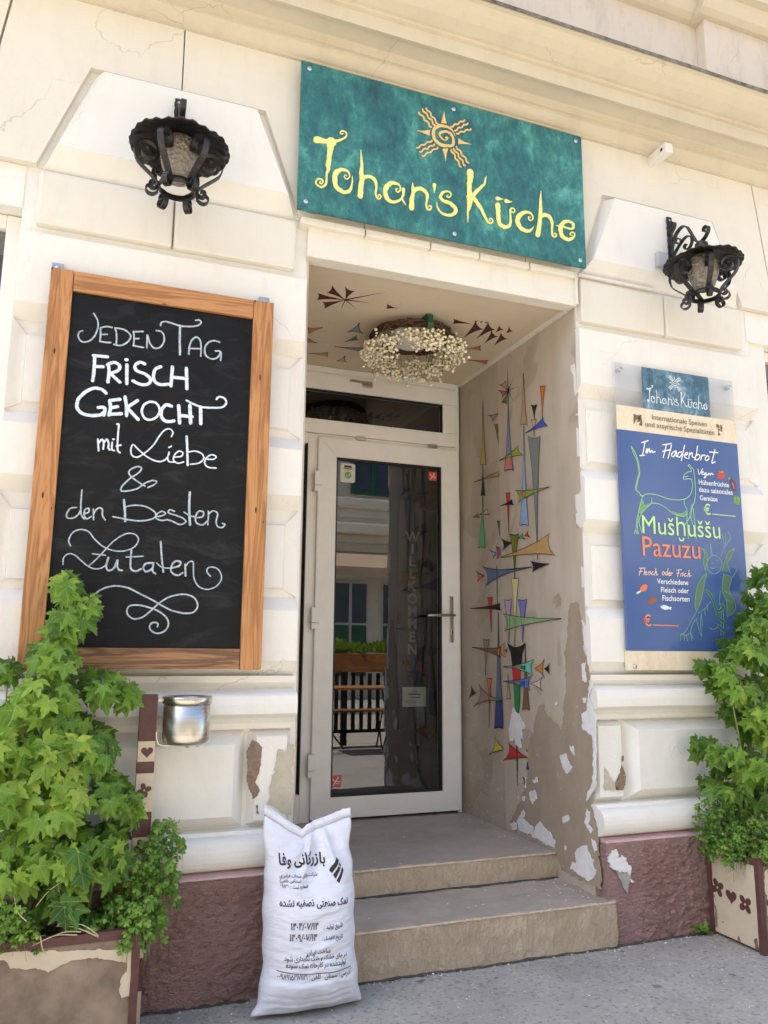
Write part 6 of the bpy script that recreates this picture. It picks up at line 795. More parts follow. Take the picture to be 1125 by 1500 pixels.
for x0, x1, c in PIERS:
    moulding('sill_moulding', sill, x0 + 0.0, x1, 'white_plaster', 0.1)
    moulding('base_moulding', base, x0 + 0.0, x1, 'white_plaster', 0.1)
    w = 0.165
    for xa, xb, fy in ((x0 + 0.004, x0 + w, 0.004), (x0 + w + 0.016, x1 - w - 0.016, -0.012), (x1 - w, x1 - 0.004, 0.004)):
        bm = bmesh.new(); big = xb - xa > 0.3; i = 0.047 if big else 0.022
        frustum(bm, [(xa, 0.556), (xb, 0.556), (xb, 0.898), (xa, 0.898)], [(xa + i, 0.602 if big else 0.578), (xb - i, 0.602 if big else 0.578), (xb - i, 0.852 if big else 0.876), (xa + i, 0.852 if big else 0.876)], 0.049, fy)
        soften(bm, 0.005, 2); wobble(bm, 0.003, 9); bpart('dado_panel', bm, 'white_plaster')
    # rough red plinth
    bm = bmesh.new()
    sm = (lambda p: 0.15 + 0.85 * min(1, max(0, (p.x - 2.26) / 0.06))) if c > 1 else None
    kp = lambda p, sm=sm: (sm(p) if sm else 1.0) * (1.0 if p.z < 0.375 else 0.25)
    rough_box(bm, x0 + (0.008 if c > 1 else 0.0), x1, -0.048, 0.06, -0.05, 0.402, 0.0065, 0.0085, 48, 'xXy', keep=kp)
    a = [(-0.048, 0.402), (-0.046, 0.408), (0.0, 0.4195), (0.06, 0.4195), (0.06, 0.40)]
    extrude_x(bm, a, x0 + (0.008 if c > 1 else 0.0), x1, mi=1)
    bpart('plinth', bm, ['plinth_red', 'plinth_smooth'])
for x0, x1 in ((-8, -1.5), (4.35, 10), (-1.5, -0.335), (3.185, 4.35)):
    y = 0.0 if x1 - x0 > 3 else 0.05
    bm = bmesh.new(); box(bm, x0, x1, y - 0.05, y + 0.05, -0.05, 0.42, 0.01); bpart('plinth', bm, 'plinth_red')
for x0, x1 in ((-1.56, -0.334), (3.184, 4.41)):
    bm = bmesh.new(); box(bm, x0, x1, -0.03, 0.16, 0.93, 0.985, 0.01); bpart('window_sill', bm, 'white_plaster')

# flaked paint on the fronts
def flakes(name, polys, m, PL, amp=0.006, thick=0.0012, off=0.0, label=None, parent=None, seed=1.0):
    for k, pts in enumerate(polys):
        bm = bmesh.new(); fill(bm, PL, ragged(pts, amp, 0.004, seed + k * 3.1), off, 0, thick); obj(name, bm, m, parent or B, label)
flakes('paint_loss', TR['left_brown'], 'rust_brown', pl_front(0.003), label='rusty brown patch of lost paint left of the door')
flakes('paint_loss', TR['left_bare'], 'bare_render', pl_front(0.003), label='bare grey render where the paint fell off left of the door')
flakes('paint_loss', TR['right_brown'], 'rust_brown', pl_front(0.003))
flakes('paint_loss', TR['right_bare'], 'bare_render', pl_front(0.003))
flakes('paint_loss', TR['plinth_white'], 'white_chip', pl_front(-0.050), 0.012, 0.010, label='white plaster splash stuck on the red plinth')
flakes('paint_loss', TR['plinth_grey'], 'old_mortar', pl_front(-0.050), 0.006, 0.006)

# lintel, ceiling, porch walls
bm = bmesh.new(); box(bm, 0.772, 2.110, 0.006, 0.082, 2.838, 2.985, 0.006, seg=3); wobble(bm, 0.002); bpart('lintel', bm, 'lintel_plaster')
for xa, xb in ((0.735, 1.018), (1.024, 1.326), (1.332, 1.572), (1.578, 1.836), (1.842, 2.085)):
    bm = bmesh.new(); box(bm, xa, xb, -0.022, 0.04, 2.966, 2.999, 0.004); wobble(bm, 0.002, 20); bpart('ledge_tile', bm, 'lintel_plaster')
bm = bmesh.new()
box(bm, 0.775, 2.112, -0.006, 0.010, 2.9985, 3.0085, 0.002)
box(bm, 2.1135, 2.57, -0.014, 0.002, 2.988, 3.001, 0.002)
box(bm, 2.095, 2.111, -0.008, 0.006, 2.842, 2.998, 0.002)
box(bm, 2.088, 2.111, 0.0835, 1.278, 2.836, 2.8545, 0.002)
bpart('cable_duct', bm, 'duct_white')
CE = bpart('porch_ceiling', bx(0.785, 2.118, 0.0825, 1.36, 2.855, 2.861), 'ceiling_plaster')
JW = bpart('porch_wall', (lambda b: (rough_box(b, 2.112, 2.1175, 0.030, 0.798, 0.0, 2.856, 0.05, 0.003, 5, 'xy'), b)[1])(bmesh.new()), 'taupe_paint', 'taupe painted right wall of the porch with a mural and flaking paint')
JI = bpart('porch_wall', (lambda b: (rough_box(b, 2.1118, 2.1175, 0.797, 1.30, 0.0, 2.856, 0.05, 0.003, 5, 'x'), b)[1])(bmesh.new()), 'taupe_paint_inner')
bpart('porch_wall', bx(0.785, 0.792, 0.052, 1.30, 0.0, 2.855), 'taupe_paint')

# mural on the porch wall: every painted figure one mesh (fill + black outline)
PO, PI_ = pl_side(2.1085), pl_side(2.1083)
def outline(bm, PL, flat, w, o, mi):
    n = len(flat) // 2
    ribbon(bm, PL, flat + flat[:2], [w], o, mi, sub=1, drift=0.0)
flakes('paint_loss', TR['jamb_brown'], 'brown_underpaint', pl_side(2.1085), 0.012, 0.0004, 0.0, parent=JW, label='darker brown coat showing on the lower porch wall')
for i, (col, inner, pts, w) in enumerate(TR['mural']):
    bm = bmesh.new(); PL = PI_ if inner else PO
    fill(bm, PL, pts, 0.0006 + i * 0.00003)
    if w: outline(bm, PL, pts, w * 0.85, 0.0009 + i * 0.00003, 1)
    obj('painted_figure', bm, ['mural_' + col, 'mural_ink'], JI if inner else JW)
flakes('white_patch', TR['jamb_white'], 'white_chip', pl_side(2.1085), 0.007, 0.0034, 0.0014, parent=JW)
for col, pts, w in TR['ceil']:
    bm = bmesh.new(); PLc = pl_under(2.8548); fill(bm, PLc, pts, 0.0006)
    if w: outline(bm, PLc, pts, w * 0.8, 0.0009, 1)
    obj('painted_figure', bm, ['mural_' + col, 'mural_ink'], CE)

# windows left and right of the picture, and the one on the upper floor
def window(x0, x1, z0, z1, y, frame, cross=True):
    bm = bmesh.new(); t = 0.055
    box(bm, x0, x0 + t, y, y + 0.07, z0, z1, 0.004); box(bm, x1 - t, x1, y, y + 0.07, z0, z1, 0.004)
    box(bm, x0 + t, x1 - t, y + 0.001, y + 0.071, z0, z0 + t, 0.004); box(bm, x0 + t, x1 - t, y + 0.001, y + 0.071, z1 - t, z1, 0.004)
    xm = (x0 + x1) / 2; zm = z0 + (z1 - z0) * 0.7
    box(bm, xm - 0.035, xm + 0.035, y - 0.004, y + 0.066, z0 + t, z1 - t, 0.004)
    box(bm, x0 + t, xm - 0.035, y + 0.002, y + 0.06, zm - 0.03, zm + 0.03, 0.004); box(bm, xm + 0.035, x1 - t, y + 0.002, y + 0.06, zm - 0.03, zm + 0.03, 0.004)
    w = obj('window', bm, frame, B)
    bm = bmesh.new()
    for a, b in ((x0 + t, xm - 0.035), (xm + 0.035, x1 - t)): box(bm, a, b, y + 0.03, y + 0.036, z0 + t, z1 - t)
    obj('glass_pane', bm, 'door_glass', w)
    bm = bmesh.new(); box(bm, x0, x1, y + 0.35, y + 0.36, z0, z1); obj('dark_backing', bm, 'interior_dark', w)  # dark sheet added in place of the dark room behind the panes
window(-1.5, -0.332, 0.985, 2.826, 0.10, 'upvc_white')
window(3.327, 4.35, 0.985, 2.826, 0.10, 'upvc_white')
window(3.3, 4.75, 5.0, 7.2, 0.16, 'box_grey')

# entrance door (part of the building)
TRN = obj('transom_window', (lambda b: ([box(b, *a) for a in [(0.80, 2.074, 1.272, 1.34, 2.708, 2.808, 0.004), (0.80, 2.074, 1.272, 1.34, 2.441, 2.524, 0.004), (1.988, 2.0735, 1.273, 1.339, 2.525, 2.707, 0.003), (0.80, 0.86, 1.273, 1.339, 2.525, 2.707, 0.003)]], b)[1])(bmesh.new()), 'upvc_white', B)
obj('seal', (lambda b: ([box(b, *a) for a in [(0.86, 1.988, 1.283, 1.31, 2.524, 2.530), (0.86, 1.988, 1.283, 1.31, 2.702, 2.708), (1.982, 1.988, 1.2835, 1.31, 2.530, 2.702)]], b)[1])(bmesh.new()), 'upvc_seal', TRN)
obj('glass_pane', bx(0.86, 1.985, 1.298, 1.304, 2.528, 2.704), 'door_glass', TRN)
obj('latch', (lambda b: (box(b, 1.375, 1.515, 1.258, 1.271, 2.772, 2.784, 0.002), box(b, 1.455, 1.515, 1.252, 1.271, 2.748, 2.771, 0.003), box(b, 1.468, 1.482, 1.249, 1.253, 2.756, 2.764), b)[3])(bmesh.new()), 'handle_steel', TRN)
for x in (1.45, 1.915):
    obj('hinge', bx(x - 0.028, x + 0.028, 1.258, 1.270, 2.418, 2.440, 0.003), 'handle_steel', TRN)
DF = obj('door_frame', (lambda b: ([box(b, *a) for a in [(2.076, 2.1005, 1.283, 1.36, 0.28, 2.852, 0.003), (0.79, 2.076, 1.284, 1.36, 2.811, 2.853, 0.003), (1.135, 1.193, 1.285, 1.36, 0.28, 2.438, 0.003), (0.79, 1.135, 1.286, 1.36, 2.376, 2.439, 0.003), (0.79, 1.135, 1.286, 1.36, 0.28, 0.43, 0.003), (0.79, 0.86, 1.287, 1.36, 0.43, 2.376, 0.003), (1.193, 2.076, 1.288, 1.36, 2.416, 2.4395, 0.002)]], b)[1])(bmesh.new()), 'upvc_white', B)
obj('glass_pane', bx(0.86, 1.135, 1.315, 1.321, 0.43, 2.376), 'door_glass', DF)
obj('seal', (lambda b: (box(b, 1.129, 1.1345, 1.287, 1.316, 0.43, 2.376), b)[1])(bmesh.new()), 'upvc_seal', DF)
def mitred(bm, x0, x1, z0, z1, gx0, gx1, gz0, gz1, y0, y1):
    O = [(x0, z0), (x1, z0), (x1, z1), (x0, z1)]; I = [(gx0, gz0), (gx1, gz0), (gx1, gz1), (gx0, gz1)]
    for k in range(4):
        j = (k + 1) % 4; q = [O[k], O[j], I[j], I[k]]
        t = bmesh.new(); a = [t.verts.new((p[0], y0, p[1])) for p in q]; b = [t.verts.new((p[0], y1, p[1])) for p in q]
        t.faces.new(a); t.faces.new(b[::-1])
        for i in range(4): t.faces.new((a[i], a[(i + 1) % 4], b[(i + 1) % 4], b[i]))
        bmesh.ops.recalc_face_normals(t, faces=t.faces[:])
        bmesh.ops.bevel(t, geom=t.edges[:], offset=0.0022, segments=2, affect='EDGES'); join(bm, t)
bm = bmesh.new(); mitred(bm, 1.19, 2.079, 0.303, 2.413, 1.30, 1.968, 0.413, 2.302, 1.255, 1.33)
DOOR = obj('door', bm, 'upvc_white', B, 'white framed glass entrance door with a lever handle')
bm = bmesh.new(); mitred(bm, 1.299, 1.969, 0.412, 2.303, 1.311, 1.957, 0.425, 2.290, 1.262, 1.30); obj('seal', bm, 'upvc_seal', DOOR)
obj('glass_pane', bx(1.305, 1.962, 1.278, 1.284, 0.418, 2.296), 'door_glass', DOOR)
bm = bmesh.new(); box(bm, 2.011, 2.037, 1.246, 1.254, 1.248, 1.517, 0.003); box(bm, 2.018, 2.030, 1.240, 1.247, 1.29, 1.325, 0.003)
tube(bm, [(2.024, 1.25, 1.404), (2.024, 1.205, 1.404), (2.012, 1.197, 1.404), (1.86, 1.197, 1.400), (1.848, 1.202, 1.399)], 0.0085, 8)
obj('handle', bm, 'handle_steel', DOOR)
bm = bmesh.new(); box(bm, 2.0215, 2.0265, 1.237, 1.2405, 1.295, 1.318); obj('keyhole', bm, 'lens_black', DOOR)
for z in (2.15, 1.372, 0.585):
    bm = bmesh.new(); box(bm, 1.166, 1.214, 1.238, 1.254, z - 0.025, z + 0.058, 0.004); box(bm, 1.166, 1.186, 1.236, 1.284, z - 0.062, z - 0.028, 0.004)
    obj('hinge', bm, 'upvc_white', DOOR)
PLd = pl_front(1.277)
bm = bmesh.new(); q = [1.330, 2.165, 1.342, 2.160, 1.408, 2.160, 1.420, 2.168, 1.420, 2.268, 1.412, 2.274, 1.334, 2.274, 1.330, 2.268]; fill(bm, PLd, q, 0.0, 0, 0.0006)
cc = [(1.376 + 0.021 * math.cos(a), 2.205 + 0.021 * math.sin(a)) for a in [2 * PI * k / 20 for k in range(20)]]
fill(bm, PLd, [c for p in cc for c in p], 0.0012, 1)
fill(bm, PLd, [1.352, 2.250, 1.398, 2.250, 1.398, 2.262, 1.352, 2.262], 0.0012, 2); fill(bm, PLd, [1.347, 2.241, 1.404, 2.241, 1.404, 2.246, 1.347, 2.246], 0.0012, 2)
fill(bm, PLd, [1.358, 2.232, 1.392, 2.232, 1.392, 2.236, 1.358, 2.236], 0.0012, 3)
ribbon(bm, PLd, [1.365, 2.204, 1.374, 2.196, 1.388, 2.214], [0.004], 0.0016, 0, sub=1)
obj('sticker', bm, ['paper', 'sticker_green', 'print_black', 'sticker_red'], DOOR, 'white sticker with a round green mark')
for x0, z0, s in ((1.891, 2.218, 0.053), (1.305, 0.462, 0.062)):
    bm = bmesh.new(); fill(bm, PLd, [x0, z0, x0 + s, z0, x0 + s, z0 + s, x0, z0 + s], 0.0, 0, 0.0006)
    ribbon(bm, PLd, [x0 + .25 * s, z0 + .15 * s, x0 + .72 * s, z0 + .85 * s], [s * 0.10], 0.0014, 1, sub=1)
    ribbon(bm, PLd, [x0 + .18 * s, z0 + .75 * s, x0 + .3 * s, z0 + .55 * s, x0 + .55 * s, z0 + .5 * s, x0 + .88 * s, z0 + .48 * s], [s * 0.07], 0.0012, 1, sub=2)
    ribbon(bm, PLd, [x0 + .5 * s, z0 + .32 * s, x0 + .85 * s, z0 + .32 * s], [s * 0.06], 0.0012, 1, sub=1)
    obj('sticker', bm, ['sticker_red', 'paper'], DOOR, 'red square sticker with white strokes')
# the dark dining room behind the glass
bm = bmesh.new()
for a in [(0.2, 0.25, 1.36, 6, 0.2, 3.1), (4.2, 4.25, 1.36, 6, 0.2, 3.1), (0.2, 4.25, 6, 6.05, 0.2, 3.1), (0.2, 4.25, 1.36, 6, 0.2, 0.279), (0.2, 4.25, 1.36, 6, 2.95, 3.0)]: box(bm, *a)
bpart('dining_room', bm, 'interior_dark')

# entrance steps
S = thing('entrance_steps', 'two worn concrete entrance steps with sandy risers leading up to the glass door', 'steps', (1.45, 0.3, 0))
bm = bmesh.new(); rough_box(bm, 0.795, 2.152, -0.058, 0.345, -0.04, 0.176, 0.014, 0.0055, 14, 'xXyZ', mi={'Z': 1})
obj('step', bm, ['step_riser', 'step_tread'], S)
bm = bmesh.new(); rough_box(bm, 0.795, 2.111, 0.32, 1.36, 0.10, 0.287, 0.016, 0.0045, 14, 'xXyZ', mi={'Z': 1}, seed=4.0)
obj('step', bm, ['step_riser', 'step_tread'], S)
for y, z, x1 in ((-0.057, 0.176, 2.150), (0.321, 0.287, 2.108)):
    bm = bmesh.new(); pts = [(0.8 + (x1 - 0.8) * i / 90, y + 0.002 * noise.noise(Vector((i * .7, 1, 0))), z - 0.006 + 0.003 * noise.noise(Vector((i * .9, 5, 0)))) for i in range(91)]
    tube(bm, pts, [0.0055 + 0.003 * noise.noise(Vector((i * .8, 3, 2))) for i in range(91)], 7); obj('worn_edge', bm, 'step_edge', S)
# mortar crumbs along the foot of the wall

bm = bmesh.new()
for (x0, x1, y) in ((0.23, 0.62, -0.052), (0.80, 2.15, -0.062), (0.80, 2.108, 0.318), (2.155, 2.64, -0.052)):
    n = int((x1 - x0) / 0.006); lo = []; hi = []
    for i in range(n + 1):
        x = x0 + (x1 - x0) * i / n; w = 0.010 + 0.016 * max(0, noise.fractal(Vector((x * 9, y, 2)), 0.8, 2.1, 4)) + 0.006 * noise.noise(Vector((x * 80, 0, 0)))
        hi.append(bm.verts.new((x, y + 0.012, (0.176 if y > 0 else gz(x, y)) + 0.006))); lo.append(bm.verts.new((x, y - max(0.002, w), (0.177 if y > 0 else gz(x, y - w)) + 0.0025)))
    for i in range(n): bm.faces.new((lo[i], lo[i + 1], hi[i + 1], hi[i]))
o = obj('dirt', bm, 'gutter_dirt'); o['kind'] = 'stuff'; o['label'] = 'dark dirt gathered along the foot of the wall and steps'

# ------------------------------------------------------------------ wrought iron lamps
def spiral(c, r0, r1, a0, a1, n=16):
    return [(c[0] + (r0 + (r1 - r0) * i / n) * math.cos(math.radians(a0 + (a1 - a0) * i / n)), c[1] + (r0 + (r1 - r0) * i / n) * math.sin(math.radians(a0 + (a1 - a0) * i / n))) for i in range(n + 1)]
def smooth2(P, sub=5): return [(v.x, v.y) for v in catmull([Vector((p[0], p[1], 0)) for p in P], sub)]
def make_lamp(loc, label):
    root = bpy.data.objects.new('wall_lantern', None); COL.objects.link(root); root.location = loc
    root['label'] = label; root['category'] = 'wall lamp'; root['group'] = 'wrought iron lanterns on the facade'
    cy = -0.212; zr = -0.358            # lamp axis in front of the wall; rim height below the bracket top
    bm = bmesh.new()
    wav = lambda r, z, a: (r * (1 + (0.009 * math.sin(a * 26) if r > 0.13 else 0)), (0.0035 * math.sin(a * 26 + 1) + 0.004 * math.sin(a * 7)) * (r / 0.18) ** 3)
    prof = [(0.0, 0.068), (0.026, 0.067), (0.045, 0.063), (0.070, 0.055), (0.100, 0.042), (0.13, 0.026), (0.16, 0.010), (0.181, 0.001),
            (0.182, -0.002), (0.16, 0.006), (0.13, 0.021), (0.100, 0.037), (0.070, 0.050), (0.03, 0.056), (0.0, 0.057)]
    lathe(bm, prof, (0, cy, zr), 96, 0, wav)
    obj('cap', bm, 'wrought_iron', root)
    bm = bmesh.new(); lathe(bm, [(0, 0.120), (0.018, 0.116), (0.030, 0.104), (0.033, 0.088), (0.026, 0.072), (0.022, 0.062)], (0, cy, zr), 24); obj('knob', bm, 'wrought_iron', root)
    bm = bmesh.new(); lathe(bm, [(0.0, -0.138), (0.025, -0.137), (0.040, -0.130), (0.052, -0.108), (0.065, -0.072), (0.072, -0.035), (0.071, -0.005), (0.062, 0.020), (0.045, 0.038), (0.0, 0.042)], (0, cy, zr), 36)
    obj('glass_shade', bm, 'crackle_glass', root)
    bm = bmesh.new(); lathe(bm, [(0.064, -0.172), (0.069, -0.172), (0.069, -0.150), (0.064, -0.150), (0.064, -0.172)], (0, cy, zr), 36)
    obj('ring', bm, 'wrought_iron', root)
    # six scrolls: curl below the cap, sweep out, in to the ring, and a little foot curl
    up = spiral((0.114, -0.036), 0.011, 0.046, 470, 5, 20)
    arm = up + [(0.158, -0.054), (0.148, -0.080), (0.124, -0.104), (0.098, -0.126), (0.078, -0.146), (0.072, -0.160)]
    arm += spiral((0.089, -0.163), 0.018, 0.008, 180, 500, 12)
    foot = [(0.070, -0.152), (0.068, -0.170), (0.070, -0.180)] + spiral((0.095, -0.182), 0.025, 0.010, 190, 510, 14)
    for k in range(6):
        a = math.radians(-90 + 30 + 60 * k); d = Vector((math.cos(a), math.sin(a), 0)); side = Vector((-math.sin(a), math.cos(a), 0))
        bm = bmesh.new()
        for P in (arm, foot):
            P = smooth2(P, 2)
            flatbar(bm, [Vector((0, cy, zr)) + d * p[0] + Vector((0, 0, p[1])) for p in P], 0.024 if P[0][0] > 0.1 else 0.020, 0.0048, side)
        obj('scroll', bm, 'wrought_iron', root)
    # wall plate and the scrolled arm (in the plane x = 0)
    bm = bmesh.new(); n = 14
    for i in range(n):
        z0 = -0.245 + 0.245 * i / n; box(bm, -0.0165 + 0.002 * (i % 2), 0.0165 - 0.002 * (i % 2), -0.008, 0.0, z0, z0 + 0.245 / n - 0.0002, 0.002)
    obj('wall_plate', bm, 'wrought_iron', root)
    bm = bmesh.new(); lathe(bm, [(0, 0.0), (0.005, 0.0), (0.005, 0.002), (0, 0.004)], (0, 0, 0), 12)
    bmesh.ops.rotate(bm, verts=bm.verts[:], cent=(0, 0, 0), matrix=Matrix.Rotation(PI / 2, 3, 'X')); bmesh.ops.translate(bm, verts=bm.verts[:], vec=(0, -0.008, -0.018))
    obj('screw', bm, 'screw_metal', root)
    def yz(P, w, t, name):
        b = bmesh.new(); flatbar(b, [Vector((0, -p[0], p[1])) for p in smooth2(P, 4)], w, t, (1, 0, 0)); return obj(name, b, 'wrought_iron', root)
    yz([(0.012, -0.215), (0.016, -0.168), (0.045, -0.120), (0.088, -0.100), (0.125, -0.118), (0.155, -0.175), (0.180, -0.222), (0.205, -0.240), (0.236, -0.234), (0.260, -0.212), (0.263, -0.192), (0.250, -0.180), (0.235, -0.185), (0.233, -0.199), (0.244, -0.204)], 0.020, 0.0058, 'arm')
    yz([(0.010, -0.100), (0.022, -0.088), (0.040, -0.072), (0.044, -0.054), (0.032, -0.044), (0.020, -0.052), (0.024, -0.064)], 0.018, 0.005, 'brace')
    yz([(0.010, -0.232), (0.04, -0.205), (0.08, -0.178), (0.118, -0.166), (0.148, -0.182), (0.152, -0.212), (0.132, -0.234), (0.106, -0.228), (0.100, -0.210), (0.114, -0.204)], 0.017, 0.005, 'brace')
    yz([(0.082, -0.178), (0.070, -0.152), (0.052, -0.142), (0.040, -0.152), (0.044, -0.166), (0.056, -0.166)], 0.014, 0.004, 'brace')
    return root
lamp1 = make_lamp((0.208, -0.040, 3.385), 'black wrought iron lantern above the blackboard, left of the green sign')
lamp2 = lamp1.copy(); COL.objects.link(lamp2); lamp2.location = (2.652, -0.040, 3.392)
lamp2['label'] = 'black wrought iron lantern above the blue menu board, beside a grey junction box'
for ch in list(lamp1.children):
    c = ch.copy(); COL.objects.link(c); c.parent = lamp2
JB = obj('junction_box', bx(2.553, 2.612, -0.066, -0.037, 3.100, 3.178, 0.006), 'box_grey')
tag(JB, 'small grey plastic junction box beside the right lantern', 'junction box')
SB = thing('light_sensor', 'small white sensor box sticking out below the cornice right of the green sign', 'sensor', (2.6, 0, 3.72))
obj('housing', bx(2.575, 2.622, -0.135, 0.003, 3.690, 3.742, 0.005), 'sensor_white', SB)
bm = bmesh.new(); lathe(bm, [(0, 0.001), (0.008, 0.001), (0.009, 0.0), (0.009, -0.002)], (0, 0, 0), 16)
bmesh.ops.rotate(bm, verts=bm.verts[:], cent=(0, 0, 0), matrix=Matrix.Rotation(-PI / 2, 3, 'Y')); bmesh.ops.translate(bm, verts=bm.verts[:], vec=(2.5745, -0.105, 3.716))
obj('lens', bm, 'lens_black', SB)

# ------------------------------------------------------------------ the green sign
G = thing('shop_sign', 'green grungy shop sign with yellow lettering and an orange sun above the door', 'sign', (1.42, -0.05, 3.35))
GX0, GX1, GZ0, GZ1 = 0.706, 2.126, 3.006, 3.702
bm = bmesh.new(); box(bm, GX0, GX1, -0.0595, -0.046, GZ0, GZ1, 0.0015)
obj('panel', bm, 'teal_grunge', G)
for x in (0.78, 1.42, 2.06): obj('batten', bx(x - 0.02, x + 0.02, -0.0455, 0.0005, 3.03, 3.68), 'zinc_bracket', G)
PG = pl_front(-0.0597)
for name, m, keys in (('lettering', 'yellow_letter', ('sign_letters',)), ('sun_emblem', 'sun_orange', ('sign_sun', 'sign_rays'))):
    bm = bmesh.new(); sh = bmesh.new()
    for k in keys:
        for i, it in enumerate(TR[k]):
            if k == 'sign_rays':
                fill(bm, PG, ragged(it, 0.002, 0.02), 0.0005 + i * 0.00005, 0, 0.004)
            else:
                W = [w * 1.04 for w in it[1]]
                ribbon(bm, PG, it[0], W, 0.0003 + i * 0.00004, 0, 0.004, 5, wob=0.30 if len(W) > 1 else 0.15)
                P = [v + (0.0045 if j % 2 == 0 else -0.0045) for j, v in enumerate(it[0])]
    obj(name, bm, m, G)
for x, z in ((0.742, 3.672), (1.43, 3.665), (2.094, 3.672), (0.742, 3.045), (1.43, 3.04), (2.094, 3.04)):
    bm = bmesh.new(); lathe(bm, [(0, 0.005), (0.006, 0.0045), (0.0095, 0.002), (0.0105, 0.0)], (0, 0, 0), 16)
    bmesh.ops.rotate(bm, verts=bm.verts[:], cent=(0, 0, 0), matrix=Matrix.Rotation(PI / 2, 3, 'X')); bmesh.ops.translate(bm, verts=bm.verts[:], vec=(x, -0.0595, z))
    obj('screw', bm, 'screw_metal', G)

# ------------------------------------------------------------------ blackboard
K = thing('blackboard', 'tall blackboard in a brown wooden frame with white chalk lettering, left of the door', 'blackboard', (0.21, 0, 1.85))
KX0, KX1, KZ0, KZ1 = -0.207, 0.622, 1.122, 2.572
def plank(name, x0, x1, z0, z1, m, y0=-0.058, y1=-0.012):
    """plank with its own origin at its centre so the grain follows it"""
    bm = bmesh.new(); box(bm, x0, x1, y0, y1, z0, z1, 0.0035, seg=2)
    c = Vector(((x0 + x1) / 2, (y0 + y1) / 2, (z0 + z1) / 2)); bmesh.ops.translate(bm, verts=bm.verts[:], vec=-c)
    bmesh.ops.recalc_face_normals(bm, faces=bm.faces[:]); me = bpy.data.meshes.new(name); bm.to_mesh(me); bm.free(); me.materials.append(MATS[m])
    o = bpy.data.objects.new(name, me); COL.objects.link(o); o.parent = K; o.location = c - Vector(K.location); return o
plank('frame_stile', KX0, KX0 + 0.078, KZ0, KZ1, 'wood_upright'); plank('frame_stile', KX1 - 0.080, KX1, KZ0, KZ1, 'wood_upright')
plank('frame_rail', KX0 + 0.0795, KX1 - 0.0815, KZ1 - 0.078, KZ1 - 0.001, 'wood_crosswise', -0.0565)
plank('frame_rail', KX0 + 0.0795, KX1 - 0.0815, KZ0 + 0.003, KZ0 + 0.076, 'wood_dark_crosswise', -0.0565)
obj('writing_panel', bx(KX0 + 0.06, KX1 - 0.06, -0.043, -0.03, KZ0 + 0.06, KZ1 - 0.06), 'blackboard', K)
PK = pl_front(-0.0432)
CL = ('thin chalk capitals reading JEDEN TAG', 'bold chalk capitals reading FRISCH', 'bold chalk capitals reading GEKOCHT', 'chalk script reading mit Liebe', 'chalk ampersand', 'chalk script reading den Besten', 'looping chalk script reading Zutaten', 'curly chalk flourish')
for k, grp in enumerate(TR['chalk']):
    bm = bmesh.new()
    for i, it in enumerate(grp): ribbon(bm, PK, it[0], [w * (1.0 if k in (1, 2) else 1.08) for w in it[1]], 0.0002 + i * 0.00006, 0, 0.0, 6, wob=0.22)
    obj('chalk_lettering', bm, 'chalk_white' if k in (1, 2, 3) else 'chalk_thin', K, CL[k])
for x in (-0.188, 0.592):
    bm = bmesh.new(); box(bm, x - 0.021, x + 0.021, -0.012, -0.002, 2.50, 2.612, 0.002)
    obj('metal_bracket', bm, 'zinc_bracket', K)
    bm = bmesh.new(); lathe(bm, [(0, 0.004), (0.008, 0.003), (0.010, 0.0)], (0, 0, 0), 14)
    bmesh.ops.rotate(bm, verts=bm.verts[:], cent=(0, 0, 0), matrix=Matrix.Rotation(PI / 2, 3, 'X')); bmesh.ops.translate(bm, verts=bm.verts[:], vec=(x, -0.0125, 2.592))
    obj('screw', bm, 'screw_metal', K)

# ------------------------------------------------------------------ menu board
Mn = thing('menu_board', 'blue menu board with green and orange lettering under clear acrylic, right of the door', 'menu board', (2.65, 0, 1.84))
MX0, MX1 = 2.290, 3.012
obj('backing', bx(MX0, MX1, -0.0285, -0.004, 1.118, 1.2045, 0.0015), 'menu_cream', Mn)
obj('cream_strip', bx(MX0, MX1, -0.0285, -0.020, 2.236, 2.356, 0.0008), 'menu_cream', Mn)
obj('poster', bx(MX0 + 0.001, MX1 - 0.001, -0.029, -0.012, 1.205, 2.2355, 0.0008), 'menu_blue', Mn)
obj('logo_print', bx(2.447, 2.853, -0.0287, -0.0250, 2.3575, 2.566, 0.0005), 'blue_grunge', Mn)
obj('acrylic_sheet', bx(MX0, MX1, -0.0245, -0.0205, 2.3565, 2.568, 0.0006), 'acrylic', Mn)
PM = pl_front(-0.0292)
# the same artwork as the big sign, printed small
sx = (2.853 - 2.447) / (GX1 - GX0); sz = (2.566 - 2.3575) / (GZ1 - GZ0)
bm = bmesh.new()
mp = lambda P: [(2.447 + (v - GX0) * sx) if j % 2 == 0 else (2.3575 + (v - GZ0) * sz) for j, v in enumerate(P)]
for i, it in enumerate(TR['sign_letters'] + TR['sign_sun']): ribbon(bm, PM, mp(it[0]), [max(w * sx * 0.85, 0.003) for w in it[1]], -0.0002 + i * 0.00002, 0, 0.0, 3)
for it in TR['sign_rays']: fill(bm, PM, mp(it), 0.0003)
obj('logo_lettering', bm, 'pale_letter', Mn)
def strokes(name, key, m, o=0.0003, label=None, f=1.0):
    bm = bmesh.new()
    for i, it in enumerate(TR[key]): ribbon(bm, PM, it[0], [w * f for w in it[1]], o + i * 0.00003, 0, 0.0, 5)
    obj(name, bm, m, Mn, label)
for i, it in enumerate(TR['menu_beast_fill']):
    bm = bmesh.new(); fill(bm, PM, it, 0.0002); obj('animal_shading', bm, 'print_beast_fill', Mn)
strokes('animal_drawing', 'menu_beast', 'print_beast_line', 0.0005, 'pale green line drawing of a long-necked four-legged animal', 0.9)
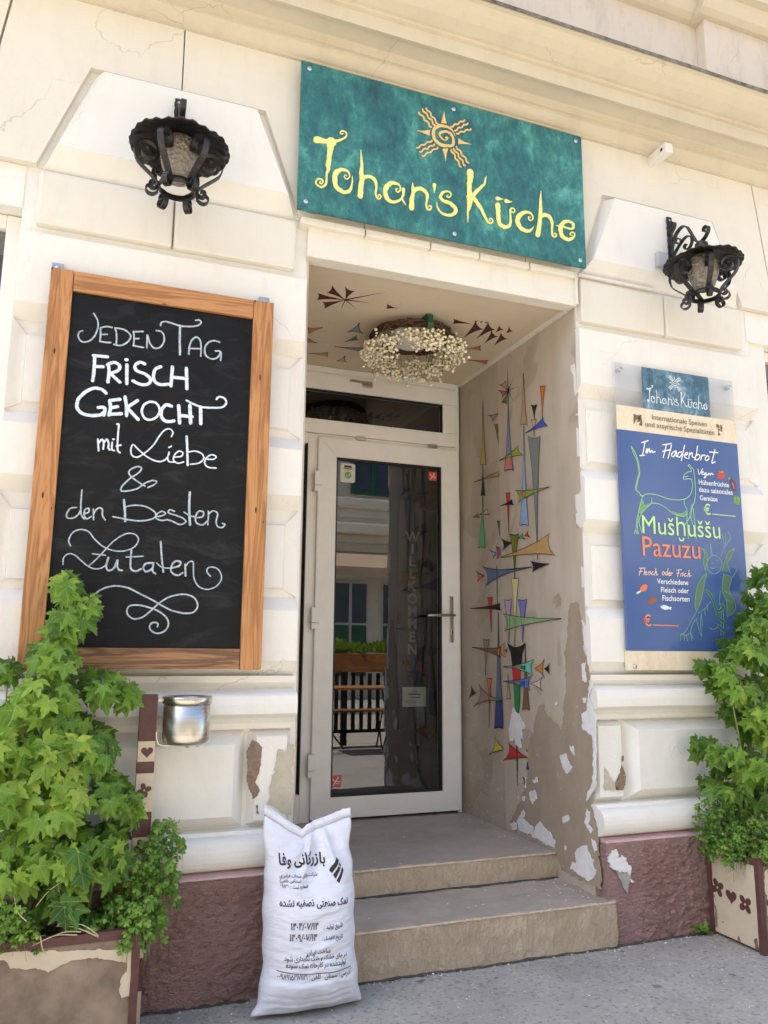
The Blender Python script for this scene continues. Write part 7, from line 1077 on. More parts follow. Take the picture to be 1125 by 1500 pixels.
bm = bmesh.new()
for i, it in enumerate(TR['menu_demon_fill']): fill(bm, PM, it, 0.0002 + i * 0.00003)
obj('winged_figure_drawing', bm, 'print_demon_fill', Mn)
strokes('winged_figure_drawing', 'menu_demon', 'print_demon_line', 0.0005, 'green line drawing of a horned winged figure')
strokes('snake_drawing', 'menu_snake', 'print_demon_line', 0.0016, None, 1.0)
bm = bmesh.new()
for i, it in enumerate(TR['menu_snake']): ribbon(bm, PM, it[0], [w * 0.72 for w in it[1]], 0.0019 + i * 0.0001)
obj('snake_drawing', bm, 'print_snake', Mn)
strokes('script_lettering', 'menu_head', 'print_white', 0.0022); strokes('script_lettering', 'menu_pink', 'print_blossom', 0.0022)
for body, u, v, w, col in TR['menu_text']:
    bm = bmesh.new(); hs = 1.0
    put_text(bm, PM, body, u, v, w, 0.0024, 0, 0.012 if w < 0.22 else 0.0, 1.04)
    obj('lettering', bm, 'print_' + col, Mn)
for col, it in TR['menu_lines']:
    bm = bmesh.new(); ribbon(bm, PM, it[0], it[1], 0.0024); obj('price_line', bm, 'print_' + col, Mn)
for i, (col, pts) in enumerate(TR['menu_icons']):
    bm = bmesh.new(); fill(bm, PM, pts, 0.0006 + i * 0.00005); obj('food_picture', bm, 'print_' + col, Mn)
for pts in TR['menu_emblem']:
    bm = bmesh.new(); fill(bm, PM, ragged(pts, 0.004, 0.008), 0.0006); obj('relief_picture', bm, 'print_umber', Mn)
for x, z in ((2.318, 2.534), (2.985, 2.53), (2.322, 1.135), (2.985, 1.135)):
    bm = bmesh.new(); lathe(bm, [(0, 0.008), (0.008, 0.0075), (0.010, 0.005), (0.010, -0.024)], (0, 0, 0), 16)
    bmesh.ops.rotate(bm, verts=bm.verts[:], cent=(0, 0, 0), matrix=Matrix.Rotation(PI / 2, 3, 'X')); bmesh.ops.translate(bm, verts=bm.verts[:], vec=(x, -0.0285, z))
    obj('screw', bm, 'screw_metal', Mn)

# ------------------------------------------------------------------ ceiling lamp and dried-flower wreath
CLx, CLy = 1.50, 0.60
CLm = thing('ceiling_lamp', 'round white ceiling lamp inside the flower wreath in the porch', 'ceiling lamp', (CLx, CLy, 2.855))
bm = bmesh.new(); lathe(bm, [(0.0, 0.0), (0.135, 0.0), (0.137, -0.018), (0.131, -0.020)], (CLx, CLy, 2.8545), 40); obj('base', bm, 'sensor_white', CLm)
bm = bmesh.new(); lathe(bm, [(0.130, -0.018), (0.128, -0.045), (0.110, -0.070), (0.075, -0.087), (0.035, -0.094), (0, -0.095)], (CLx, CLy, 2.8545), 40); obj('shade', bm, 'frosted_glass', CLm)
W = thing('flower_wreath', 'dried white flower wreath of brown twigs hanging round the porch ceiling lamp', 'wreath', (CLx, CLy, 2.80))
rw = random.Random(11)
bm = bmesh.new()
for k in range(46):
    a0 = rw.uniform(0, 2 * PI); ph = rw.uniform(0, 2 * PI); tw = rw.uniform(2, 5); L = rw.uniform(1.4, 3.6); rr = rw.uniform(0.008, 0.028)
    pts = []
    for i in range(40):
        t = i / 39; a = a0 + L * t; q = ph + tw * L * t
        pts.append((CLx + (0.196 + rr * math.cos(q)) * math.cos(a), CLy + (0.196 + rr * math.cos(q)) * math.sin(a), 2.812 + rr * 0.75 * math.sin(q)))
    tube(bm, pts, 0.0034, 5)
obj('twig_ring', bm, 'twig', W)
ico = bmesh.new(); bmesh.ops.create_icosphere(ico, subdivisions=1, radius=1.0); icv = [v.co.copy() for v in ico.verts]; icf = [[v.index for v in f.verts] for f in ico.faces]; ico.free()
def blob(bm, c, r):
    sq = rw.uniform(0.75, 1.0); vs = [bm.verts.new((c[0] + v.x * r, c[1] + v.y * r, c[2] + v.z * r * sq)) for v in icv]
    for f in icf:
        q = bm.faces.new([vs[i] for i in f]); q.smooth = True; q.material_index = 1
for k in range(100):
    a = 2 * PI * (k + rw.uniform(-3, 3)) / 100; rad = 0.204 + rw.gauss(0, 0.020)
    p = Vector((CLx + rad * math.cos(a), CLy + rad * math.sin(a), 2.795 + rw.uniform(-0.02, 0.01)))
    out = Vector((math.cos(a), math.sin(a), 0)) * rw.uniform(-0.12, 0.5) + Vector((-math.sin(a), math.cos(a), 0)) * rw.uniform(-0.6, 0.6) + Vector((0, 0, -rw.uniform(0.35, 1.0)))
    out.normalize(); L = rw.uniform(0.06, 0.15); mid = p + out * L * 0.5 + Vector((rw.uniform(-.01, .01), rw.uniform(-.01, .01), -0.006))
    bm = bmesh.new(); tube(bm, [p, mid, p + out * L], 0.0014, 4)
    for j in range(rw.randint(9, 15)):
        s = (p + out * L * rw.uniform(0.25, 1.0)); e = s + (out * 0.5 + Vector((rw.uniform(-1, 1), rw.uniform(-1, 1), rw.uniform(-1, .4)))).normalized() * rw.uniform(0.015, 0.048)
        tube(bm, [s, e], 0.0008, 3, cap=False); blob(bm, e, rw.uniform(0.0064, 0.0104))
    obj('flower_spray', bm, ['berry_stem', 'berry'], W)
# hook side faces the street
bm = bmesh.new(); hx, hy = CLx + 0.0, CLy - 0.190
flatbar(bm, [(hx, hy + 0.045, 2.852), (hx, hy - 0.02, 2.852), (hx, hy - 0.042, 2.842), (hx, hy - 0.046, 2.80), (hx, hy - 0.034, 2.772)], 0.028, 0.006, (1, 0, 0)); obj('green_clip', bm, 'green_clip', W)

# ------------------------------------------------------------------ things behind the glass
WB = thing('welcome_board', 'narrow wooden board behind the door glass with pale letters reading WILLKOMMEN', 'sign', (1.85, 1.46, 1.5))
obj('board', bx(1.775, 1.925, 1.462, 1.475, 1.08, 2.12, 0.003), 'dark_board', WB)
bm = bmesh.new(); PW = pl_front(1.461)
for i, ch in enumerate('WILLKOMMEN'):
    V, F = text_verts(ch, 0.03); h = max(v.y for v in V); xa = min(v.x for v in V); xb = max(v.x for v in V); k = 0.060 / h
    vs = [bm.verts.new(PW(1.862 + (v.x - (xa + xb) / 2) * k, 1.865 - i * 0.0765 + v.y * k, 0.001)) for v in V]
    for f in F: bm.faces.new([vs[q] for q in f])
obj('lettering', bm, 'dull_letter', WB)
PP = thing('paper_notice', 'white paper notice hanging inside the door glass', 'notice', (1.85, 1.40, 0.93))
obj('sheet', bx(1.775, 1.925, 1.399, 1.4005, 0.872, 0.985), 'paper', PP)
bm = bmesh.new(); Pq = pl_front(1.3985)
for z, x0, x1, w in ((0.958, 1.83, 1.87, 0.003), (0.944, 1.815, 1.885, 0.007), (0.925, 1.82, 1.88, 0.004), (0.905, 1.79, 1.86, 0.002), (0.895, 1.79, 1.86, 0.002)): ribbon(bm, Pq, [x0, z, x1, z], [w], sub=1)
obj('printed_lines', bm, 'print_black', PP)

# ------------------------------------------------------------------ salt sack
SK = thing('salt_sack', 'full white woven plastic sack with black Persian print leaning against the entrance steps', 'sack', (0.78, -0.2, 0.0))
SL, SR, STp = TR['sack_left'], TR['sack_right'], TR['sack_top']
def edge_at(E, z, k=0):
    P = sorted([(E[i + 1], E[i]) for i in range(0, len(E), 2)])
    if z <= P[0][0]: return P[0][1]
    for a, b in zip(P, P[1:]):
        if a[0] <= z <= b[0]:
            t = (z - a[0]) / max(b[0] - a[0], 1e-6); return a[1] + (b[1] - a[1]) * t
    return P[-1][1]
def top_at(u):
    x = STp[0] + (STp[-2] - STp[0]) * u
    P = [(STp[i], STp[i + 1]) for i in range(0, len(STp), 2)]
    for a, b in zip(P, P[1:]):
        if a[0] <= x <= b[0]: return a[1] + (b[1] - a[1]) * (x - a[0]) / max(b[0] - a[0], 1e-6)
    return P[0][1] if x < P[0][0] else P[-1][1]
ZK = 1.0
def sack_pt(u, v, front):
    """u across 0..1, v up 0..1"""
    zt = top_at(u) - 0.030; zb = 0.008
    z = zb + (zt - zb) * v
    ze = max(z, 0.0)
    xl, xr = edge_at(SL, ze), edge_at(SR, ze)
    x = xl + (xr - xl) * u
    e = abs(2 * u - 1)
    prof = (1 - e ** 3.0) ** 0.62
    vv = max(0.0, min(1.0, v))
    hgt = min(1, vv / 0.16) ** 0.55 * min(1, max(0, (1 - vv)) / 0.42) ** 0.75
    th = (0.098 if front else 0.07) * prof * hgt
    yc = -0.205 + 0.12 * z
    # creases fanning down from the dip in the top seam, and slack along the sides
    cx = (u - 0.60); d = max(0, vv - 0.62) / 0.38
    fan = cx / (0.10 + 0.95 * (1 - vv))                       # rays from the dip
    crease = lambda c, w: math.exp(-((fan - c) / w) ** 2)
    fold = d * (1 - e ** 6) * (0.030 * crease(-0.75, 0.16) + 0.032 * crease(0.52, 0.15) - 0.030 * crease(-0.22, 0.26) - 0.020 * crease(1.0, 0.2) + 0.020 * crease(-1.35, 0.22) - 0.012 * crease(-1.8, 0.2)) * min(1, (1 - vv) * 9 + 0.15)
    low = 0.0022 * math.sin(v * 150 + 3 * noise.noise(Vector((u * 3, v * 12, 1)))) * prof * (1 - vv) + 0.005 * math.exp(-((vv - 0.10) / 0.10) ** 2) * math.sin(u * 21 + 2 * math.sin(5 * vv)) * prof
    wr = 0.0045 * 1.15 * noise.fractal(Vector((u * 3, v * 14, 2.0 if front else 8.0)), 0.8, 2, 3) * prof
    sidew = 0.006 * (e ** 6) * math.sin(v * 34 + (1 if u > .5 else 0)) + 0.010 * (e ** 4) * noise.noise(Vector((u, v * 6, 3.3)))
    y = yc + (-(th + fold + wr + low) if front else th * 0.9 + 0.5 * wr)
    return Vector((x + sidew * 0.4, y, max(0.004, z * ZK)))
bm = bmesh.new(); nu, nv = 64, 96
gF = [[bm.verts.new(sack_pt(i / nu, j / nv, True)) for j in range(nv + 1)] for i in range(nu + 1)]
gB = [[(gF[i][j] if i in (0, nu) or j in (0, nv) else bm.verts.new(sack_pt(i / nu, j / nv, False))) for j in range(nv + 1)] for i in range(nu + 1)]
for gg in (gF, gB):
    for i in range(nu):
        for j in range(nv): bm.faces.new((gg[i][j], gg[i + 1][j], gg[i + 1][j + 1], gg[i][j + 1])).smooth = True
obj('bag', bm, 'woven_sack', SK)
# flat welded hem above the filled part
bm = bmesh.new(); prev = None
for i in range(nu + 1):
    p = sack_pt(i / nu, 1.0, True)
    q = p + Vector((0.002 * noise.noise(Vector((i * .3, 4, 0))), 0.004 + 0.003 * noise.noise(Vector((i * .25, 9, 0))), 0.030 + 0.003 * noise.noise(Vector((i * .35, 1, 0)))))
    cur = [bm.verts.new(p + Vector((0, -0.002, 0))), bm.verts.new(q + Vector((0, -0.0015, 0))), bm.verts.new(q + Vector((0, 0.0015, 0))), bm.verts.new(p + Vector((0, 0.002, 0)))]
    if prev:
        for k in range(4): bm.faces.new((prev[k], cur[k], cur[(k + 1) % 4], prev[(k + 1) % 4])).smooth = True
    prev = cur
obj('seam', bm, 'woven_sack', SK)
# print on the bag: projected along y on to the front of the sack
def bag_y(x, z):
    zz = z
    u = (x - edge_at(SL, max(zz, 0.0))) / max(edge_at(SR, max(zz, 0.0)) - edge_at(SL, max(zz, 0.0)), 1e-4)
    u = min(max(u, 0), 1); zt = top_at(u) - 0.030; v = (zz / ZK - 0.008) / (zt - 0.008)
    return sack_pt(u, v, True).y
def PB(u, v, o=0.0): return Vector((u, bag_y(u, v) - 0.0014 - o, v))
def fine(bm, L=0.006):
    bmesh.ops.triangulate(bm, faces=bm.faces[:])
    for _ in range(3):
        es = [e for e in bm.edges if e.calc_length() > L]
        if not es: break
        bmesh.ops.subdivide_edges(bm, edges=es, cuts=1)
        bmesh.ops.triangulate(bm, faces=bm.faces[:])
    for v in bm.verts: v.co.y = bag_y(v.co.x, v.co.z) - 0.0013
for body, x0, z0, x1, z1, bold in TR['sack_text']:
    bm = bmesh.new(); put_text(bm, lambda u, v, o=0: Vector((u, 0, v)), shape_persian(body), x0, z0, math.hypot(x1 - x0, z1 - z0), 0, 0, 0.030 if bold else 0.018, 1.2, math.atan2(z1 - z0, x1 - x0))
    fine(bm); obj('printed_line', bm, 'print_black', SK)
bm = bmesh.new()
for p in TR['sack_logo']: fill(bm, lambda u, v, o=0: Vector((u, 0, v)), p)
fine(bm); obj('printed_emblem', bm, 'print_black', SK)
bm = bmesh.new()
for it in TR['sack_line']: ribbon(bm, lambda u, v, o=0: Vector((u, 0, v)), it[0], it[1])
fine(bm); obj('printed_rule', bm, 'print_black', SK)

# ------------------------------------------------------------------ planters
def heart(cx, cy, s):
    P = []
    for i in range(28):
        t = 2 * PI * i / 28; P += [cx + s * 0.0625 * 16 * math.sin(t) ** 3 * 0.5, cy + s * 0.0625 * (13 * math.cos(t) - 5 * math.cos(2 * t) - 2 * math.cos(3 * t) - math.cos(4 * t)) * 0.5]
    return P
def clover_mark(bm, PL, cx, cy, s, rot, m, mc):
    for k in range(4):
        a = rot + k * PI / 2; x = cx + s * 0.29 * math.cos(a); y = cy + s * 0.29 * math.sin(a)
        P = []
        for i in range(16):
            t = 2 * PI * i / 16; px = s * 0.25 * math.cos(t); py = s * 0.19 * math.sin(t)
            P += [x + px * math.cos(a) - py * math.sin(a), y + px * math.sin(a) + py * math.cos(a)]
        fill(bm, PL, P, 0.0006 + k * 0.0002, m)
    fill(bm, PL, [c for i in range(12) for c in (cx + s * 0.07 * math.cos(2 * PI * i / 12), cy + s * 0.07 * math.sin(2 * PI * i / 12))], 0.0018, mc)
def planter(name, label, x0, x1, loc):
    Pt = thing(name, label, 'planter', loc, 'cream and maroon wooden planters beside the entrance')
    y0, y1, h = -0.345, -0.052, 0.362
    bm = bmesh.new(); rough_box(bm, x0 + 0.02, x1 - 0.02, y0 + 0.006, y0 + 0.022, 0.012, h - 0.02, 0.03, 0.0015, 12, 'xXyYZz'); obj('front_panel', bm, 'planter_wood', Pt)
    sides = []
    for xa, xb in ((x0 + 0.006, x0 + 0.02), (x1 - 0.02, x1 - 0.006)):
        bm = bmesh.new(); box(bm, xa, xb, y0 + 0.022, y1, 0.012, h - 0.02); sides.append(obj('side_panel', bm, 'cream_paint', Pt))
    for xa, xb in ((x0, x0 + 0.024), (x1 - 0.024, x1)):
        for ya, yb in ((y0, y0 + 0.024), (y1 - 0.024, y1)):
            bm = bmesh.new(); rough_box(bm, xa, xb, ya, yb, 0.0, h + 0.006, 0.012, 0.0012, 20, 'xXyYZ'); obj('corner_post', bm, 'maroon_paint', Pt)
    bm = bmesh.new(); box(bm, x0 + 0.0245, x1 - 0.0245, y0 + 0.001, y0 + 0.026, h - 0.026, h, 0.002)
    for xa, xb in ((x0 + 0.001, x0 + 0.022), (x1 - 0.022, x1 - 0.001)): box(bm, xa, xb, y0 + 0.0265, y1 - 0.0245, h - 0.0262, h - 0.0005, 0.002)
    obj('rim', bm, 'maroon_paint', Pt)
    obj('soil', bx(x0 + 0.02, x1 - 0.02, y0 + 0.022, y1, h - 0.10, h - 0.05), 'soil', Pt)
    return Pt, sides, (y0, y1, h)
PLX0, PLX1 = -0.74, 0.222
PL1, sd1, (py0, py1, ph) = planter('wooden_planter', 'peeling brown wooden planter at the left edge, cream paint left only along its top', PLX0, PLX1, (-0.26, -0.2, 0))
bm = bmesh.new()
for k, pts in enumerate(TR['planter_paint']): fill(bm, pl_front(py0 + 0.0045), ragged(pts, 0.006, 0.006, 3.0), 0.0, 0, 0.002)
obj('paint_remnant', bm, 'cream_paint', PL1)
PRX0, PRX1 = 2.640, 3.55
PL2, sd2, _ = planter('wooden_planter', 'cream wooden planter at the right edge with maroon hearts and four-petal flowers', PRX0, PRX1, (3.09, -0.2, 0))
PS = pl_side(PRX0 + 0.006)
for x, z, q in ((-0.104, 0.196, 62), (-0.256, 0.170, 50)):
    bm = bmesh.new(); clover_mark(bm, PS, x, z, 0.072, math.radians(q), 0, 1); obj('painted_flower', bm, ['maroon_paint', 'cream_paint'], PL2)
bm = bmesh.new(); fill(bm, PS, heart(-0.180, 0.180, 0.062), 0.0006); obj('painted_heart', bm, 'maroon_paint', PL2)
bm = bmesh.new()
for k, q in enumerate(([-0.075, 0.02, -0.082, 0.10, -0.078, 0.125, -0.09, 0.115, -0.094, 0.07, -0.088, 0.03], [-0.2, 0.012, -0.205, 0.035, -0.215, 0.03, -0.22, 0.012], [-0.295, 0.012, -0.29, 0.05, -0.31, 0.055, -0.318, 0.012], [-0.12, 0.06, -0.125, 0.07, -0.13, 0.062], [-0.075, 0.15, -0.08, 0.165, -0.085, 0.15])):
    fill(bm, PS, ragged(q, 0.005, 0.005, k * 2.0), 0.0009)
obj('paint_loss', bm, 'planter_wood', PL2)
bm = bmesh.new(); PFr = pl_front(py0 + 0.0045)
fill(bm, PFr, ragged([2.675, 0.31, 2.70, 0.33, 2.90, 0.335, 3.2, 0.33, 3.5, 0.32, 3.5, 0.10, 3.2, 0.08, 2.95, 0.10, 2.80, 0.12, 2.69, 0.13, 2.668, 0.15, 2.68, 0.20, 2.672, 0.25], 0.012, 0.008, 5.0), 0.0, 0, 0.002)
fill(bm, PFr, ragged([2.68, 0.02, 2.90, 0.02, 2.88, 0.07, 2.72, 0.085], 0.01, 0.008, 6.0), 0.0, 0, 0.002)
obj('paint_remnant', bm, 'cream_paint', PL2)
for x in (2.705, 2.86, 3.02):
    bm = bmesh.new(); fill(bm, PFr, heart(x, 0.19, 0.062), 0.003); obj('painted_heart', bm, 'maroon_paint', PL2)

# ------------------------------------------------------------------ ashtray post
AP = thing('ashtray_post', 'maroon and cream striped wooden post with painted hearts rising behind the left planter', 'post', (0.2, -0.10, 0))
bands = [(0.0, 0.10, 1), (0.10, 0.20, 0), (0.20, 0.335, 1), (0.335, 0.50, 1), (0.50, 0.575, 1), (0.575, 0.655, 0), (0.655, 0.78, 1), (0.78, 0.818, 0), (0.818, 0.885, 1), (0.885, 1.040, 0)]
PX0, PX1 = 0.196, 0.252
for z0, z1, m in bands:
    obj('painted_band', bx(PX0 - (0.0004 if m == 0 else 0), PX1 + (0.0004 if m == 0 else 0), -0.118, -0.078, z0, z1 - 0.0002, 0.0), 'cream_paint' if m else 'maroon_paint', AP)
PA = pl_front(-0.1185)
for kind, x, z, q in (('heart', 0.226, 0.850, 0.040), ('flower', 0.224, 0.725, 0.045), ('flower', 0.224, 0.545, 0.045), ('heart', 0.224, 0.455, 0.036)):
    bm = bmesh.new()
    if kind == 'heart': fill(bm, PA, heart(x, z, q), 0.0004)
    else: clover_mark(bm, PA, x, z, q, 0.3, 0, 1)
    obj('painted_' + kind, bm, ['maroon_paint', 'cream_paint'], AP)
AT = thing('ashtray', 'round stainless steel ashtray pot fixed to the striped post', 'ashtray', (0.35, -0.115, 0.9))
ax, ay, ar, az0, az1 = 0.352, -0.118, 0.080, 0.872, 1.034
bm = bmesh.new()
lathe(bm, [(0, 0.002), (ar - 0.016, 0.0), (ar - 0.005, 0.005), (ar - 0.001, 0.016), (ar, 0.03), (ar, az1 - az0 - 0.026), (ar - 0.0015, az1 - az0 - 0.0255)], (ax, ay, az0), 56); obj('pot', bm, 'brushed_steel', AT)
h = az1 - az0
bm = bmesh.new(); lathe(bm, [(ar + 0.001, h - 0.026), (ar + 0.004, h - 0.024), (ar + 0.004, h - 0.002), (ar + 0.002, h), (ar - 0.004, h - 0.001), (ar - 0.012, h - 0.014), (ar - 0.016, h - 0.03), (ar - 0.02, h - 0.034)], (ax, ay, az0), 56); obj('rim', bm, 'brushed_steel', AT)
bm = bmesh.new(); lathe(bm, [(ar - 0.014, h - 0.028), (0.03, h - 0.032), (0, h - 0.030)], (ax, ay, az0), 40); obj('ash_sieve', bm, 'ash', AT)
bm = bmesh.new(); flatbar(bm, [(0.2535, ay + 0.01, 0.915), (0.2545, ay + 0.01, 0.893), (0.262, ay + 0.01, 0.874), (0.280, ay + 0.01, 0.868), (0.40, ay + 0.01, 0.867)], 0.026, 0.004, (0, 1, 0)); box(bm, 0.2525, 0.276, ay + 0.004, ay + 0.02, 1.015, 1.028, 0.002); tube(bm, [(0.36, ay, 0.872), (0.36, ay, 0.860)], 0.006, 8); tube(bm, [(0.395, ay + 0.01, 0.872), (0.395, ay + 0.01, 0.861)], 0.006, 8)
obj('holder', bm, 'handle_steel', AT)

# ------------------------------------------------------------------ plants
def lobed_leaf_template():
    """palmate five-lobed toothed leaf in its own plane: tip along +y, stalk at the origin"""
    lobes = [(-112, 0.58), (-54, 0.88), (0, 1.0), (54, 0.88), (112, 0.58)]
    out = []
    for i, (a, L) in enumerate(lobes):
        if i == 0: out.append((-150, 0.22, 0))
        w = 19
        out += [(a - w * 1.25, L * 0.60, 0), (a - w * 0.80, L * 0.72, 0), (a - w * 0.72, L * 0.66, 0), (a - w * 0.36, L * 0.86, 0), (a, L, 1), (a + w * 0.36, L * 0.86, 0), (a + w * 0.72, L * 0.66, 0), (a + w * 0.80, L * 0.72, 0), (a + w * 1.25, L * 0.60, 0)]
        if i < 4: out.append((a + 28, 0.52 if i in (1, 2) else 0.42, 0))
        else: out.append((150, 0.22, 0))
    V = [(0, 0, 1)]
    for a, r, vn in out:
        t = math.radians(a); V.append((r * math.sin(t), r * math.cos(t), vn))
    F = [(0, i, i + 1) for i in range(1, len(out))]
    return V, F
LV, LF = lobed_leaf_template()
class Leafage:
    def __init__(s): s.v = []; s.f = []; s.tone = []; s.vein = []
    def add(s, V, F, base, tip, nrm, size, tone, curl, fold):
        y = tip.normalized(); z = (nrm - y * nrm.dot(y)).normalized(); x = y.cross(z); o = len(s.v)
        for (a, b, vn) in V:
            r2 = a * a + b * b
            h = -curl * r2 + fold * abs(a) - 0.10 * (b - 0.3) ** 2 + 0.05 * math.sin(5 * a + 3 * b + tone * 20)
            s.v.append(base + (x * a + y * b + z * h) * size); s.tone.append(tone); s.vein.append(vn)
        s.f += [tuple(i + o for i in f) for f in F]
    def build(s, name, m, parent):
        me = bpy.data.meshes.new(name); off = Vector(parent.get('_base', (0, 0, 0)))
        me.from_pydata([tuple(v - off) for v in s.v], [], s.f)
        for nm, d in (('tone', s.tone), ('vein', s.vein)):
            at = me.attributes.new(nm, 'FLOAT', 'POINT'); at.data.foreach_set('value', [float(q) for q in d])
        me.materials.append(MATS[m])
        for p in me.polygons: p.use_smooth = True
        o = bpy.data.objects.new(name, me); COL.objects.link(o); o.parent = parent; return o

def bush(name, label, loc, clusters, seed, shoots, size=(0.034, 0.072), inner=0.25):
    """clusters: (x, y, z, rx, ry, rz, leaves, tone)"""
    r = random.Random(seed); T = thing(name, label, 'shrub', loc)
    lf = Leafage(); st = bmesh.new()
    for (cx, cy, cz, rx, ry, rz, n, tn) in clusters:
        rx, rz, n = max(0.018, rx - 0.028), max(0.018, rz - 0.024), int(n * 1.05)
        for k in range(n):
            # most leaves sit on the outer skin of the cluster, some deeper
            while True:
                d = Vector((r.uniform(-1, 1), r.uniform(-1, 0.75), r.uniform(-1, 1)))
                if 0.05 < d.length <= 1: break
            d = d.normalized() * (r.uniform(0.72, 1.0) if r.random() > inner else r.uniform(0.3, 0.72))
            p = Vector((cx + d.x * rx, cy + d.y * ry, cz + d.z * rz))
            if p.y > -0.075: p.y = -0.075 - r.uniform(0, 0.04)
            nrm = Vector((d.x * 0.55 + r.gauss(0, 0.42), -0.70 + d.y * 0.3 + r.gauss(0, 0.30), 0.40 + d.z * 0.3 + r.gauss(0, 0.36))).normalized()
            tip = Vector((r.gauss(0, 0.55) + d.x * 0.5, -0.25 + r.gauss(0, 0.25), -1.05 + r.gauss(0, 0.32)))
            sz = r.uniform(*size) * (0.75 if r.random() < 0.25 else 1.0)
            depth = 1.0 if d.length > 0.72 else 0.75
            tone = min(1, max(0, tn + r.gauss(0, 0.22)))
            lf.add(LV, LF, p, tip, nrm, sz, tone, r.uniform(-0.08, 0.48), r.uniform(-0.32, 0.14))
            if k % 3 != 2:      # filler leaves, coloured dark to stand in for shade inside the shrub
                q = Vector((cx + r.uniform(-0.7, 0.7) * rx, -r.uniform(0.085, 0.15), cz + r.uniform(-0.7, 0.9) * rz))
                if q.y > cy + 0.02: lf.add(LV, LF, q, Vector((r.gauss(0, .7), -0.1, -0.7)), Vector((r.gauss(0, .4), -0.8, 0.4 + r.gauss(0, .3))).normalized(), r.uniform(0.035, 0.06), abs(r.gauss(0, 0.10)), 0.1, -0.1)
            # stalk back towards the cluster's heart
            if k % 2 == 0:
                q = p + Vector(((cx - p.x) * 0.55, (cy - p.y) * 0.5 + 0.02, (cz - p.z) * 0.4 + 0.025))
                tube(st, [q, p.lerp(q, 0.5) + Vector((0, 0, 0.012)), p], 0.0013, 4, cap=False)
    for pts in shoots:
        c = catmull([Vector(p) for p in pts], 6); n = len(c)
        tube(st, c, [0.007 * (1 - 0.7 * i / (n - 1)) for i in range(n)], 6)
    lf.build('foliage', 'lobed_leaf', T); obj('stems', st, 'plant_stem', T)
    return T

cl_left = [ # x, y, z, rx, ry, rz, leaves, tone
    (-0.070, -0.22, 1.400, 0.060, 0.06, 0.062, 26, 0.35), (-0.050, -0.22, 1.290, 0.085, 0.08, 0.085, 34, 0.30), (0.010, -0.21, 1.330, 0.05, 0.06, 0.06, 12, 0.5),
    (-0.085, -0.24, 1.170, 0.105, 0.09, 0.085, 34, 0.55), (-0.225, -0.22, 1.130, 0.055, 0.07, 0.055, 16, 0.15), (0.060, -0.22, 1.075, 0.085, 0.09, 0.075, 30, 0.30), (0.145, -0.20, 1.050, 0.048, 0.06, 0.055, 18, 0.25),
    (-0.10, -0.26, 1.040, 0.13, 0.11, 0.10, 44, 0.55), (-0.20, -0.26, 0.930, 0.11, 0.11, 0.12, 44, 0.60), (-0.035, -0.27, 0.900, 0.12, 0.12, 0.12, 50, 0.65), (0.075, -0.23, 0.870, 0.07, 0.09, 0.10, 24, 0.35),
    (0.115, -0.23, 0.735, 0.085, 0.10, 0.085, 36, 0.30), (0.185, -0.22, 0.700, 0.045, 0.07, 0.06, 16, 0.35), (-0.05, -0.28, 0.730, 0.13, 0.12, 0.12, 54, 0.70), (-0.20, -0.27, 0.720, 0.12, 0.11, 0.13, 46, 0.65),
    (-0.13, -0.27, 0.570, 0.13, 0.11, 0.11, 46, 0.55), (0.03, -0.27, 0.570, 0.12, 0.11, 0.10, 44, 0.45), (0.13, -0.25, 0.560, 0.075, 0.09, 0.09, 28, 0.35), (-0.03, -0.27, 0.455, 0.12, 0.09, 0.07, 26, 0.30),
    (-0.36, -0.25, 0.80, 0.12, 0.10, 0.25, 60, 0.5), (-0.40, -0.25, 0.52, 0.14, 0.10, 0.15, 40, 0.5)]
sh_left = [((-0.10, -0.17, 0.30), (-0.09, -0.20, 0.70), (-0.08, -0.20, 1.10), (-0.07, -0.21, 1.42)), ((0.02, -0.18, 0.30), (0.0, -0.2, 0.7), (0.05, -0.2, 1.0), (0.14, -0.2, 1.08)), ((-0.2, -0.18, 0.30), (-0.21, -0.2, 0.8), (-0.22, -0.2, 1.12)), ((0.06, -0.18, 0.3), (0.10, -0.2, 0.6), (0.17, -0.2, 0.74))]
bush('lobed_leaf_shrub', 'bushy shrub with bright green maple-like leaves growing up in front of the blackboard', (-0.05, -0.2, 0.3), cl_left, 21, sh_left)
